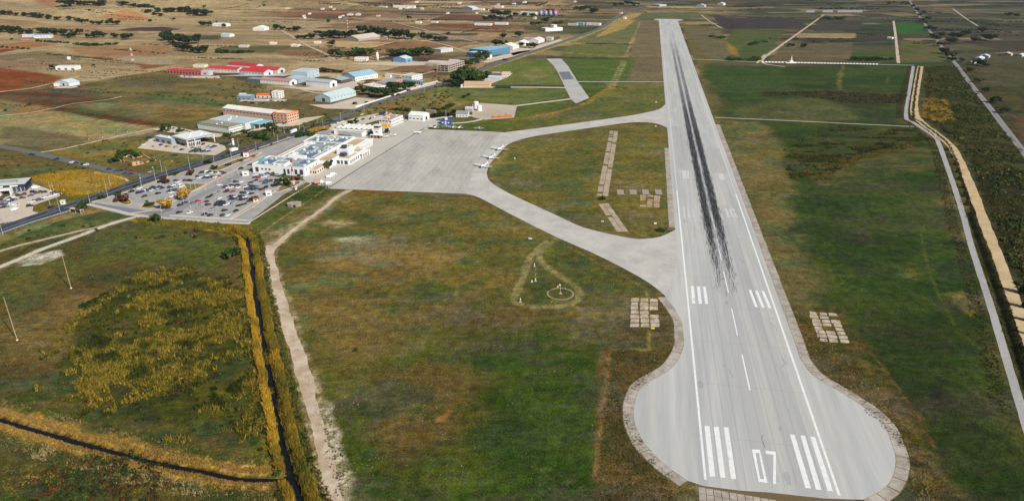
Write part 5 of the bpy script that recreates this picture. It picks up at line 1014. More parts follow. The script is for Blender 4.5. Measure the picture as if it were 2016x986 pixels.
bld('rear left red roofed shed partly hidden by the front one', (503,137.6), (519,134.4), (457,131.6), 5.2, (214,218,220), (190,54,66), 'gy', 'shed', 'red_roof_shed', doors=[('x',.5,4,3.6)])
bld('front right red roofed shed with white end wall', (520,149.8), (538,146), (478,144.6), 5.2, (206,212,216), (206,58,62), 'gy', 'shed', 'red_roof_shed', wy=(1,8,3,1.4,2.4), doors=[('x',.6,4,3.6)])
bld('rear right red roofed shed with open dark doorway', (547,145.6), (562,142), (507,138.4), 5.4, (196,204,210), (206,58,66), 'gy', 'shed', 'red_roof_shed', doors=[('x',.55,6,4.4)])
ob = bld('orange red showroom with dark blue glass front at the left', (396,149), (408,146.4), (352,140.6), 5.6, (208,64,52), (212,74,56), 'flat', 'showroom', 'showroom', wy=(1,11,4.2,4,.5), rim=.8)
bld('grey cube with magenta panel at the showroom end', (412,149.5), (420,147.5), (399.5,148.2), 6.4, (196,198,202), (208,208,208), 'flat', 'building', 'annex_block', wy=(1,1,5,3,1.6), glass=M('magenta_panel', (206,44,104), .08, .5))
bld('small cream flat roofed building behind the showroom', (402,133.4), (410,131.2), (386,131.4), 3.6, (232,218,196), (206,196,176), 'flat', 'building', 'building', wy=(1,5,1.4,1.2,1.2))
bld('low house with bright orange tiled roof among parked cars', (540,193.6), (546,191), (513,189.4), 3.6, (226,214,206), (232,112,50), 'gy', 'house', 'house', wy=(1,4,2.4,2,.4))
bld('white three storey block joined to the orange roofed house', (550,195), (560,191.6), (541,192.6), 8.4, (240,238,232), (222,220,212), 'flat', 'building', 'apartment_block', wx=(3,2,3,1.6,.7), wy=(3,2,2,1.4,.8))
bld('small slate blue workshop with white office beside it', (494,197.4), (502.5,194), (475,193.6), 4.8, (120,140,160), (206,212,216), 'flat', 'workshop', 'workshop', wy=(1,3,3,2.4,.4))
bld('white cube office left of the slate workshop', (481,193), (486,191.4), (474,191.6), 4.6, (240,240,238), (230,230,228), 'flat', 'building', 'office')
bld('grey roofed block with red and white striped upper wall', (762,174), (793,164.4), (744,170), 6, (206,146,140), (168,170,170), 'flat', 'building', 'building', wx=[(1,10,2,2.2,3)], wy=(1,4,2.4,2.4,2))
bld('white two storey office with cream roof near the highway', (811,160.6), (832,155.8), (793,158), 7, (236,236,232), (206,202,190), 'flat', 'office', 'office', wx=(2,6,2.6,1.6,1), wy=(2,3,3,1.6,1))
bld('low dark blue glass showroom before the white office', (828,167), (833,165.6), (791,162.4), 4.4, (64,118,152), (96,112,124), 'flat', 'showroom', 'showroom', wy=(1,10,3.4,3,.4), trim=wallm((210,222,226)))
bld('white house with flat roof hidden behind umbrella pines', (738,181.5), (762,178), (712,176.4), 6, (242,240,236), (226,220,212), 'flat', 'house', 'house', wx=(2,4,1.8,1.4,1), vents=2)
bld('long thin open carport with pale roof behind the offices', (788,152.4), (792,151), (756,151), 3.4, (176,164,146), (226,218,200), 'mono', 'carport', 'carport', rise=.6)
bld('long white roofed salmon factory hall with a row of windows', (546,240.5), (567,234.6), (452,224.6), 8.6, (226,180,152), (236,230,222), 'gy', 'factory', 'factory', wy=(1,16,4,1.5,5.6), rise=2.6)
o = bld('salmon office end with orange cornice and open balconies', (567,243.4), (589,236.8), (541,239.6), 9.6, (230,172,136), (226,214,196), 'flat', 'office', 'office', wx=(3,5,2.8,1.8,.7), wy=(3,4,2.6,1.6,.8), trim=wallm((232,128,70)), rim=1.4)
bld('white hall with dark green roof edge and ribbon windows', (452,262.2), (486.5,253), (383,254.8), 5.8, (238,238,230), (164,152,134), 'flat', 'factory', 'factory', wy=[(1,14,5,1.2,4.2)], wx=[(2,9,3,1.2,1.2)], trim=wallm((92,128,92)), rim=.9, vents=4)
bld('broad hall with pale grey blue roof behind the green edged hall', (484,256), (519,246.2), (417,246.2), 6.6, (206,212,210), (190,206,208), 'flat', 'factory', 'factory', rim=.3, vents=6)
# open canopy with turquoise roof
def canopy(label, p0, p1, p2, h, rc, name='canopy_hall', back=.35):
    loc, rz, Lx, Ly = frame3(p0, p1, p2); r = empty(name, loc, rz, label, 'hall'); m = MB(); m.box(-.4, Lx+.4, -.4, Ly+.4, h, h+.5); m.build('roof', roofm(rc), r)
    m = MB(); m.box(0, Lx, Ly*back, Ly, -.2, h); m.build('wall', wallm((150,172,180)), r); n = max(3, int(Lx/5))
    for i in range(n): q = MB(); q.box(Lx*i/(n-1)-.2, Lx*i/(n-1)+.2, .1, .5, -.2, h); q.build('column', FRAME, r)
    for i in range(n-1): put_win(r, 'x', Lx*(i+.5)/(n-1), .3, Lx/(n-1)*.8, h*.7, Lx, Ly).location.y = Ly*back-.05
    return r
canopy('open fronted hall with turquoise roof on white columns', (512,255.4), (537,248), (489,249.4), 5.4, (140,204,214))
# car showroom by the highway
def dealership():
    loc, rz, Lx, Ly = frame3((371,290), (397,284.4), (345,283.8)); r = empty('car_showroom', loc, rz, 'white car showroom with wide flat roof and glass corner on columns', 'showroom')
    m = MB(); m.box(1.5, Lx, 1.5, Ly, -.2, 7); m.build('wall', GLASS, r)
    for i in range(7): m = MB(); x = 1.4+(Lx-1.4)*i/6; m.box(x-.15, x+.15, 1.3, 1.62, 0, 7); m.build('mullion', FRAME, r)
    for i in range(8): m = MB(); y = 1.4+(Ly-1.4)*i/7; m.box(1.3, 1.62, y-.15, y+.15, 0, 7); m.build('mullion', FRAME, r)
    m = MB(); m.box(1.25, Lx+.05, 1.25, Ly+.05, 3.3, 3.9); m.build('storey_band', WHITE, r)
    m = MB(); m.box(-1.5, Lx+14, -1.5, Ly+2, 7.0, 8.3); rf = m.build('roof', M('showroom_roof', (238,240,238), .04, .3, .7), r)
    m = MB(); m.box(-1.58, Lx+13.9, -1.58, -1.5, 7.5, 8.2); m.build('fascia_sign', M('fascia_blue', (84,98,128), .2, .3), rf)
    for x, y in ((-1, -1), (Lx+13.4, -1), (Lx+13.4, Ly+1.4), (Lx*.5, -1)): m = MB(); m.box(x-.3, x+.3, y-.3, y+.3, -.2, 7); m.build('column', WHITE, r)
    for k in range(5): m = MB(); x, y = 3+k*4.2, 4+(k % 3)*5; m.box(x, x+1.8, y, y+1.4, 8.3, 9.2); m.build('roof_unit', FRAME, rf)
dealership()
bld('grey workshop wing joined to the left of the car showroom', (339,285.6), (352,282.4), (304,279.6), 5.6, (150,166,182), (232,234,232), 'flat', 'workshop', 'workshop', wy=(1,3,6,3.6,.2), rim=.4, vents=2)
def low_dealer():
    loc, rz, Lx, Ly = frame3((51,377), (63,365), (-80,410)); r = empty('car_showroom', loc, rz, 'dark navy car showroom with pale flat roof at the left edge', 'showroom')
    m = MB(); m.box(0, Lx, 0, Ly, -.2, 4.6); m.build('wall', wallm((52,66,84)), r)
    m = MB(); m.box(-1.2, Lx+.5, -1.2, Ly, 4.6, 6.4); rf = m.build('fascia', wallm((40,48,66)), r); m = MB(); m.box(-.9, Lx+.3, -.9, Ly, 6.4, 6.6); m.build('roof', M('dealer_roof', (206,206,204), .08, .3), r)
    n = 12
    for i in range(n): put_win(r, 'y', Ly*(i+.5)/n, .3, Ly/n*.86, 3.9, Lx, Ly)
    for k, y in enumerate((4, 14, 26, 38)): m = MB(); m.box(-1.26, -1.2, y, y+5.5, 5.0, 6.0); m.build('white_sign', FRAME, r)
    m = MB(); m.box(-7, -1.3, 8, 8.6, 0, 4.6); m.box(-7, -1.3, 15, 15.6, 0, 4.6); m.box(-7, -1.3, 8.6, 15, 3.8, 4.6); m.build('entrance_portal', WHITE, r)
    m = MB(); m.box(4, 9, 6, 20, 6.6, 7.8); m.build('roof_unit', wallm((150,170,160)), rf)
low_dealer()
# ruined stone building
def ruin():
    loc, rz, Lx, Ly = frame3((262,327), (312,316), (206,318)); r = empty('ruin', loc, rz, 'roofless ruin of pinkish stone walls overgrown with bushes', 'ruin'); st = M('ruin_stone', (206,170,130), .2, .6, .95, c2=(176,136,104)); rr = random.Random(4)
    def wall(x0, y0, x1, y1, hs):
        m = MB(); n = len(hs); d = Vector((x1-x0, y1-y0, 0)); L = d.length; d.normalize(); q = Vector((-d.y, d.x, 0))*.35; top = []
        pts = [Vector((x0, y0, 0))+d*L*i/(n-1) for i in range(n)]
        for i in range(n-1):
            a, b = pts[i], pts[i+1]; ha, hb = hs[i], hs[i+1]; o = len(m.v)
            m.add([a-q-Vector((0,0,.2)), b-q-Vector((0,0,.2)), b+q-Vector((0,0,.2)), a+q-Vector((0,0,.2)), a-q+Vector((0,0,ha)), b-q+Vector((0,0,hb)), b+q+Vector((0,0,hb)), a+q+Vector((0,0,ha))], [(0,1,5,4),(2,3,7,6),(4,5,6,7),(1,2,6,5),(3,0,4,7)])
        m.build('wall', st, r)
    wall(0, 0, Lx*.42, 0, [3.6,3.8,2.8,3.4,1.2,.6]); wall(Lx*.55, 2, Lx*.95, 2, [.5,1.4,1,2.2,.4]); wall(0, 0, 0, Ly*.5, [3.6,3.2,3.4,2.2,2.8]); wall(0, Ly*.62, 0, Ly, [1.6,2.6,3.2,2.2,3.6])
    wall(Lx*.1, Ly, Lx*.7, Ly, [3.,2.6,2.2,1.2,1.8,.6]); wall(Lx*.42, 0, Lx*.42, Ly*.4, [.6,1.4,.8,.3]); wall(Lx*.9, Ly*.3, Lx*.9, Ly*.8, [1,1.8,2.4,.6]); wall(Lx*.5, Ly*.7, Lx*.9, Ly*.7, [2,1.4,.4,1.2])
    for u in (.14, .3): put_win(r, 'x', Lx*u, .8, 1.3, 1.6, Lx, Ly, DARK, st).location.y = -.38
ruin()
for p, h, t in (((223,320),5,'first bush from the left growing in the ruin'),((232,318),6,'second bush from the left growing in the ruin'),((248,310),7,'tall tree growing in the middle of the ruin'),((258,308),6,'tree right of the tallest in the ruin'),((270,311),6,'dense bush inside the right ruin wall'),((300,318),4,'bush at the right end of the ruin'),((240,308),6,'tree at the back wall of the ruin')): plant('green_tree' if h > 5 else 'bush', G(*p), h, 1.3, t)
# ---------------------------------------------------------------- airport terminal
TAN = M('terrace_tan', (214,188,158), .08, .4, .9, c2=(196,168,140)); RFG = M('roof_felt_grey', (164,176,174), .2, .5, .9, c2=(132,146,150), var2=.15); TW_ = M('terminal_white', (244,243,240), .04, .25, .8, var2=.04); CRM = M('terminal_cream', (226,208,184), .06, .3, .85)
def terminal():
    an = math.radians(13); T0 = G(603, 346); r = empty('airport_terminal', T0, math.pi/2-an, 'large white airport terminal with cluttered grey roof and tan terraces', 'terminal')
    def block(x0, x1, y0, y1, h, rmat=RFG, wmat=TW_, rim=.9, t=.35):
        m = MB(); m.box(x0, x1, y0, y1, -.2, h); w = m.build('wall', wmat, r); m = MB(); m.box(x0+t, x1-t, y0+t, y1-t, h, h+.1); rf = m.build('roof', rmat, r)
        m = MB(); m.box(x0-.05, x1+.05, y0-.05, y0+t, h, h+rim); m.box(x0-.05, x1+.05, y1-t, y1+.05, h, h+rim); m.box(x0-.05, x0+t, y0+t, y1-t, h, h+rim); m.box(x1-t, x1+.05, y0+t, y1-t, h, h+rim); m.build('parapet', wmat, rf); return rf
    fr = block(-2, 25, 0, 48.5, 6.9); mid = block(25.1, 81.9, 5.2, 37, 6.8); bk = block(82, 108, 5.2, 46, 6.6); block(25.1, 81.9, 37.1, 47.4, 4.2, TAN, TW_, .5)
    block(25.1, 108, -8.8, 5.1, 5.6, TAN, TW_, .8); sw = block(38, 60.6, -21.8, -8.9, 5.2, TAN, TW_, .9); block(5.5, 25.8, -7, -.1, 3.8, TAN, CRM, .5); block(50.2, 60, -16, -4, 9.8, TW_, TW_, .5)
    block(-1.2, 8, 18, 29, 9.2, RFG, TW_, .4); block(25.2, 29, 14, 30, 8.8, TW_, TW_, .3)
    block(60.7, 78, -19, -8.9, 4.2, TAN, TW_, .6); block(62, 74, -8.7, -2.5, 8.2, TAN, TW_, .5)
    def win(side, pos, u, z, w, h, name='window', gl=GLASS):
        o = link(name, win_mesh(w, h, gl), r)
        if side == 'f': o.location = (pos, u, z); o.rotation_euler = (0, 0, -math.pi/2)
        else: o.location = (u, pos, z)
    for y, w, h in ((44.5,3.4,4.4),(39.5,2.2,1.8),(36,2.2,1.8),(32.5,2.2,1.8),(18.6,2.4,4.4),(15,2.4,4.4),(11.4,2.4,4.4),(8,2.8,4.6),(3,3.4,4.8)): win('f', -2, y, 1 if h > 4 else 3, w, h)
    for y in (20.5, 26): win('f', -1.2, y, 7.3, 1.8, 1.2)
    for y in (29,): win('f', -2, y, .1, 1.4, 2.4, 'door')
    for x in (2, 8, 14, 20): win('r', 0, x-.6, 4.2, 2, 1.6)
    for x in (8, 12, 16, 20, 24): win('r', -7, x, .6, 2.2, 2.4)
    for y in (-1.5, -4, -6): win('f', 5.5, y, .5, 1.6, 2.6)
    for y in (-11, -14.5, -18.5): win('f', 38, y, .3, 3.4 if y != -14.5 else 2.2, 3.6)
    for y in (-8, -12): win('f', 50.2, y, 6.8, 1.2, 1.2)
    for x in range(40, 60, 4): win('r', -21.8, x+1, .6, 2.6, 3.4)
    for x in range(80, 107, 3): win('r', -8.8, x, .5, 1.9, 3.8)
    for x in range(62, 77, 4): win('r', -19, x+.8, .4, 2.6, 3)
    for i in range(12):                      # airside colonnade
        m = MB(); x = 79+i*2.6; m.box(x, x+.7, -13.4, -12.7, -.2, 5.4); m.build('column', TW_, r)
    m = MB(); m.box(78.5, 110, -13.6, -8.9, 5.4, 6.2); m.build('airside_canopy', TW_, r)
    for x in (61, 66, 71, 76): m = MB(); m.box(x, x+.6, -24, -23.4, -.2, 4); m.build('column', TW_, r)
    m = MB(); m.box(60.8, 77, -24.2, -19.1, 4, 4.5); m.build('airside_canopy', TW_, r)
    # dark stair frame and skylight on the terrace
    m = MB(); m.add([(44,-15,6.2),(50,-15,6.2),(50,-9,6.2),(44,-9,6.2),(44.8,-14,8.6),(49.4,-14,8.6),(49.4,-10,8.6),(44.8,-10,8.6)], [(0,1,5,4),(1,2,6,5),(2,3,7,6),(3,0,4,7),(4,5,6,7)]); m.build('skylight', M('navy_glass', (62,72,104), .2, .6, .25), r)
    # rooftop plant: tilted blue panels, ducts, units, lanterns
    BLUE = M('roof_panel_blue', (92,112,142), .3, .8, .35, spec=.4); PIPE = M('duct_grey', (196,204,206), .1, 1, .5); rr = random.Random(3)
    def arr(parent, x0, x1, y0, y1, z):
        y = y0
        while y < y1-1.2:
            x = x0
            while x < x1-2:
                m = MB(); m.add([(x,y,z+.25),(x+1.7,y,z+.25),(x+1.7,y+1.1,z+.95),(x,y+1.1,z+.95),(x,y,z+.17),(x+1.7,y,z+.17),(x+1.7,y+1.1,z+.87),(x,y+1.1,z+.87)], [(0,1,2,3),(7,6,5,4),(0,4,5,1),(1,5,6,2),(2,6,7,3),(3,7,4,0)]); m.build('roof_panel', BLUE, parent); x += 1.95
            y += 2.3
    arr(fr, 5, 16, 35, 44, 7); arr(fr, 10, 20, 5, 13, 7); arr(mid, 32, 46, 12, 24, 6.9); arr(mid, 54, 64, 20, 30, 6.9); arr(bk, 88, 98, 32, 41, 6.7); arr(bk, 90, 101, 9, 16, 6.7)
    for parent, x0, x1, y0, y1, z, n in ((fr,2,24,2,46,7,9),(mid,27,80,7,36,6.9,22),(bk,84,106,7,44,6.7,12)):
        for k in range(n):
            x, y = rr.uniform(x0, x1-4), rr.uniform(y0, y1-3); w, d, hh = rr.uniform(1.2, 3.6), rr.uniform(1, 2.4), rr.uniform(.8, 1.9); m = MB(); m.box(x, x+w, y, y+d, z, z+hh); m.box(x+.2, x+w-.2, y+.2, y+d-.2, z+hh, z+hh+.2); m.build('roof_unit', FRAME if k % 3 else PIPE, parent)
    for parent, pts in ((mid, [(28,8),(78,8),(78,34)]), (mid, [(30,31),(70,31)]), (fr, [(3,30),(22,30),(22,17)]), (bk, [(84,24),(105,24)])):
        m = MB(); m.tube([(a, b, 7.9) for a, b in pts], .45, 6); m.build('duct', PIPE, parent)
    for x, y in ((30,22),(40,33),(52,29),(66,12),(74,33),(90,22),(100,10)): m = MB(); m.lathe([(1.3,6.9),(1.3,7.6),(.9,8.2),(.3,8.5)], 10, (x, y)); m.build('roof_lantern', FRAME, mid if x < 82 else bk)
    for (x, y) in ((30,37.5),(36,37.5),(42,37.5),(48,37.5),(54,37.5),(60,37.5),(66,37.5),(72,37.5)): pass
    m = MB(); m.box(7, 13, 44, 48, 7, 9.0); m.build('blue_roof_box', M('sky_blue_box', (120,176,206), .1, .5), fr)
    m = MB(); m.lathe([(2.4,10.1),(2.6,10.6),(2.5,12.4),(2.9,12.5),(2.9,12.8),(.5,13.2)], 8, (56,-9)); m.build('lookout_cab', GLASS, r)
terminal()
# old terminal, folded-roof hall, control tower
o = bld('long grey lean-to wing with vertical white fins on its front', (713.5,269.8), (724,265.8), (656.8,264.6), 4.4, (232,228,222), (176,172,166), 'flat', 'building', 'building', rim=.3)
loc, rz, Lx, Ly = frame3((713.5,269.8), (724,265.8), (656.8,264.6))
for i in range(30): m = MB(); y = Ly*(i+.3)/30; m.box(-.5, -.02, y, y+.28, .2, 4.2); m.build('fin', FRAME, o)
m = MB(); m.box(-.03, .02, .4, Ly-.4, .4, 3.9); m.build('glazing', GLASS, o)
def folded():
    loc, rz, Lx, Ly = frame3((729,267.6), (743,259), (668,258.6)); r = empty('folded_roof_hall', loc, rz, 'hall with white zigzag folded roof and chimney', 'building'); m = MB(); m.box(0, Lx, 0, Ly, -.2, 6); m.build('wall', WHITE, r)
    n = 7; m = MB(); st = Ly/n; v = []; f = []
    for i in range(2*n+1):
        z = 6.1+(1.1 if i % 2 else 0); v += [(-.5, i*st/2, z), (Lx+.5, i*st/2, z)]
        if i: k = 2*i; f.append((k-2, k-1, k+1, k))
    m.add(v, f); m.build('roof', M('folded_roof', (228,226,220), .06, .3, .8), r)
    m = MB(); m.box(Lx*.5, Lx*.5+2, Ly*.78, Ly*.78+2, 6, 10.5); m.build('chimney', CRM, r)
    for i in range(5): put_win(r, 'x', Lx*(i+.5)/5, 2.4, 2.2, 1.8, Lx, Ly)
folded()
def tower():
    loc, rz, Lx, Ly = frame3((748,272), (753,269), (737.5,270.6)); r = empty('control_tower', loc, rz, 'white control tower block with glazed cabin on top', 'tower'); m = MB(); m.box(0, Lx, 0, Ly, -.2, 9.4); m.build('wall', WHITE, r)
    m = MB(); m.box(-.6, Lx+.6, -.6, Ly+.6, 9.4, 9.9); m.build('balcony', WHITE, r); m = MB(); a = .5; m.box(a, Lx-a, a, Ly-a, 9.9, 12.3); m.build('cabin_glass', GLASS, r)
    for x in (a, Lx/2, Lx-a):
        for y in (a-.04, Ly-a-.06): q = MB(); q.box(x-.1, x+.1, y, y+.1, 9.9, 12.3); q.build('mullion', FRAME, r)
    m = MB(); m.box(-.3, Lx+.3, -.3, Ly+.3, 12.3, 12.8); rf = m.build('roof', WHITE, r); m = MB(); m.tube([(Lx/2,Ly/2,12.8),(Lx/2,Ly/2,17)], .08, 5); m.build('aerial', FRAME, rf)
    for z in (2.2, 5.4): put_win(r, 'x', Lx/2, z, 1.6, 1.4, Lx, Ly); put_win(r, 'y', Ly*.5, z, 2.4, 1.4, Lx, Ly)
    m = MB(); m.box(-3, 0, -2, Ly+3, 3.2, 3.7); m.build('porch_roof', WHITE, r)
    for y in (-1.6, 2.2, 6, Ly+2.4): m = MB(); m.box(-2.8, -2.3, y, y+.5, -.2, 3.2); m.build('porch_column', wallm((226,170,140)), r)
tower()
bld('long airside building with brown roof and white window bays', (771.5,249.2), (794,240), (750,245.4), 7, (240,236,230), (188,160,138), 'flat', 'building', 'building', wx=(2,9,1.8,1.8,.8), wy=(1,4,3,1.6,4.4), vents=3)
bld('yellow canopy kiosk at the airside building front', (763,251.8), (766,250.2), (750,250), 3.2, (232,176,60), (236,184,70), 'flat', 'kiosk', 'kiosk', rim=.2)
bld('small white hangar with pitched roof beyond the apron', (833.5,239), (845.5,233.4), (806,236), 6, (240,240,238), (244,244,242), 'gy', 'hangar', 'hangar', doors=[('x',.5,5,4)], wy=(1,4,3,1.4,1.6))
bld('low brown roofed shed behind the white hangar', (856,224.6), (859,222.8), (841,222), 3.2, (150,130,112), (168,140,118), 'mono', 'shed', 'shed', rise=.8)
def hut():
    loc, rz, Lx, Ly = frame3((887.5,245.6), (890,243), (867.5,244.8)); r = empty('radar_hut', loc, rz, 'small bright blue hut with white squares and a mast', 'hut'); bl = wallm((44,92,184))
    m = MB(); m.box(0, Lx, 0, Ly, -.2, 4); m.build('wall', bl, r); m = MB(); m.box(-.3, Lx+.3, -.3, Ly+.3, 4, 4.3); m.build('roof', wallm((60,104,188)), r)
    for u in (.22, .78): put_win(r, 'y', Ly*u, 1.2, 1.6, 1.6, Lx, Ly, WHITE, WHITE, 'white_square')
    m = MB(); m.box(-.04, .02, Ly*.42, Ly*.58, 0, 3.6); m.build('door', FRAME, r)
    m = MB(); m.tube([(Lx*.5,Ly*.5,4),(Lx*.5,Ly*.5,15)], .12, 5); m.build('mast', FRAME, r); m = MB(); m.box(Lx*.3, Lx*.7, Ly*.4, Ly*.6, 4.3, 7.4); m.build('white_cabinet', FRAME, r)
hut()
bld('grey roofed cottage with white walls by the hardstand', (921,231.4), (924,226.4), (898,230.6), 4, (226,218,212), (150,150,152), 'gy', 'house', 'house', wy=(1,4,1.4,1.4,1), doors=[('x',.5,1.6,2.2)])
bld('pale shed behind the grey roofed cottage', (930,220.5), (933,216.8), (918,217.6), 3.6, (176,176,180), (206,208,212), 'gy', 'shed', 'shed')
bld('long cream barracks with tan roof inside the airfield', (964,173), (967,168.6), (912.5,173), 4.2, (230,196,172), (206,172,130), 'gy', 'barracks', 'barracks', wy=(1,14,1.4,1.3,1.2))
bld('white hut at the left end of the barracks', (911,172.6), (912.5,171), (907.5,172.3), 3, (236,232,226), (222,216,206), 'flat', 'hut', 'hut')
bld('open fronted red and white shed in the upper compound', (986,150.6), (989,148.4), (967,150), 4.6, (150,52,60), (232,224,216), 'flat', 'shed', 'shed', wy=(1,5,3,2.8,.5))
bld('cream store right of the red and white shed', (1003,150.2), (1005,147.4), (988,149.4), 4, (228,206,186), (218,206,196), 'flat', 'store', 'store', wy=(1,4,1.6,1.4,1))
bld('wide pale roofed shelter in the middle of the upper compound', (984,158.6), (988,155), (957,156), 3.6, (190,198,196), (222,224,220), 'mono', 'shelter', 'shelter', rise=.8)
# unfinished concrete frame
def unfinished():
    loc, rz, Lx, Ly = frame3((883,142.2), (914,132.6), (868,138.4)); r = empty('unfinished_building', loc, rz, 'unfinished three storey concrete frame building with open floors', 'building'); cn = M('raw_concrete', (204,190,176), .1, .4, .9)
    for k in range(4): m = MB(); m.box(-.5, Lx+.5, -.5, Ly+.5, 3.4*k-.1, 3.4*k+.45); m.build('floor_slab', cn, r)
    nx, nyy = 8, 4
    for i in range(nx):
        for j in range(nyy): m = MB(); x, y = .3+(Lx-.6)*i/(nx-1), .3+(Ly-.6)*j/(nyy-1); m.box(x-.3, x+.3, y-.3, y+.3, 0, 10.2); m.build('column', cn, r)
    m = MB(); m.box(Lx*.35, Lx*.8, Ly*.5, Ly*.9, 0, 10.2); m.build('core_wall', wallm((176,160,148)), r)
unfinished()
bld('low shed with cream roof and white piers behind the frame building', (870,130), (884,125.6), (842,127.6), 4.2, (226,220,212), (220,204,184), 'gy', 'shed', 'shed', wy=(1,8,2.4,2.4,.3), rise=1.6)
bld('pale green roofed wing right of the frame building', (905,131), (915,127.8), (893,126), 6, (226,224,216), (190,206,200), 'gy', 'building', 'building', wx=(1,3,2,1.6,2))
bld('large blue factory shed with pale blue roof', (962,110.6), (1004,103.4), (937,104.6), 9.4, (76,128,166), (150,192,208), 'flat', 'factory', 'factory', rim=.3, wx=(1,8,4,1.2,6))
bld('blue office block with striped white front before the blue shed', (954,115.4), (968,112.6), (935.5,109.2), 8, (64,108,142), (206,216,220), 'flat', 'office', 'office', wx=(1,7,1.4,5,1.5), glass=FRAME)
bld('white two storey frame block at the foot of the blue office', (949,117.4), (969,114.6), (944,115.4), 5, (238,234,228), (226,222,214), 'flat', 'building', 'building', wx=(2,6,2.4,1.4,.6))
bld('long white shed right behind the blue factory', (1010,98.4), (1022,95), (985,95), 5.4, (226,226,224), (232,230,224), 'gx', 'shed', 'shed')
bld('small grey warehouse alone on the tan field', (868,104.4), (892,101.2), (860.5,101.6), 6, (206,206,204), (216,216,212), 'flat', 'warehouse', 'warehouse', rim=.3, wx=(1,6,2,1.2,3))
bld('small blue shed with pale roof at the concrete plant', (799,124), (812,121), (786.5,119.4), 6.4, (112,158,196), (206,224,232), 'gx', 'shed', 'shed', doors=[('x',.5,4,4)])
bld('white shed left of the concrete plant silo', (722,120.6), (726,118.6), (702,118.4), 5, (236,230,224), (230,224,214), 'flat', 'shed', 'shed', wy=(1,5,2,1.6,1))
def silo(name, label, px, rad, h, wm, rm, group=None):
    r = empty(name, G(*px), 0, label, 'silo', group); m = MB(); m.lathe([(rad,-.3),(rad,h)], 14); b = m.build('drum', wm, r, True); m = MB(); m.lathe([(rad*1.03,h),(rad*.15,h+rad*.55),(rad*.12,h+rad*.7)], 14); m.build('roof', rm, r); 
    for z in (h*.3, h*.6, h*.9): m = MB(); m.lathe([(rad*1.02,z),(rad*1.02,z+.25)], 14); m.build('hoop', wm, b)
silo('cement_silo', 'slim white silo of the concrete plant', (743.5,119.5), 2.2, 13, WHITE, WHITE)
GSI = M('galvanised', (150,164,184), .12, .5, .5, metal=.3); RSI = roofm((178,70,66))
for i, x in enumerate((1064.5,1074,1083.5,1093)): silo('grain_silo', f'{ORD[i]} grey grain silo from the left in the far row', (x, 31.8+.1*i), 5.8, 14, GSI, GSI, 'grain silos in the far row')
bld('red roofed building behind the grain silos', (1092,29), (1100,28.4), (1060,28.4), 14, (176,60,66), (190,64,64), 'flat', 'building', 'building')
bld('white mill left of the grain silos', (1054,31.4), (1058,30.6), (1030,30.8), 9, (228,228,224), (220,220,214), 'flat', 'mill', 'mill')
bld('long low white building left of the mill', (1030,30.6), (1032,30), (1008,29.8), 6, (214,206,196), (206,198,186), 'flat', 'building', 'building')
bld('large white hall with a raised block in the far field', (1074,62.6), (1107.5,60.8), (1066,61), 7, (240,238,234), (230,226,220), 'flat', 'hall', 'hall')
bld('white raised block on the far white hall', (1090,61.6), (1096,61.2), (1089,60.4), 14, (242,240,236), (236,234,230), 'flat', 'block', 'stair_block')
# field buildings on the left
bld('white flat roofed farm building alone in the left fields', (150,138.4), (160,135.8), (116.5,136.8), 5.4, (236,236,236), (228,226,220), 'flat', 'farm building', 'farm_building', wy=(1,3,5,2.6,.3))
bld('pale blue metal shed with pitched roof by the field lane', (137,170.6), (157.5,167), (116.5,166.8), 5.2, (206,222,226), (214,226,228), 'gx', 'shed', 'shed', doors=[('y',.4,4,3.6)])
bld('small white lean-to left of the pale blue shed', (117,170), (119,168.4), (109,168.6), 3, (226,216,206), (220,212,200), 'flat', 'lean-to', 'lean_to')
def tank():
    r = empty('water_tank', G(137,119.5), .3, 'small white square water tank on a stand in the fields', 'tank'); m = MB()
    for x in (-1.6, 1.6):
        for y in (-1.6, 1.6): m = MB(); m.box(x-.15, x+.15, y-.15, y+.15, -.2, 2); m.build('leg', FRAME, r)
    m = MB(); m.box(-2.4, 2.4, -2.4, 2.4, 2, 6.4); m.build('tank_body', WHITE, r); m = MB(); m.lathe([(.6,6.4),(.6,6.8)], 8); m.build('lid', FRAME, r)
tank()
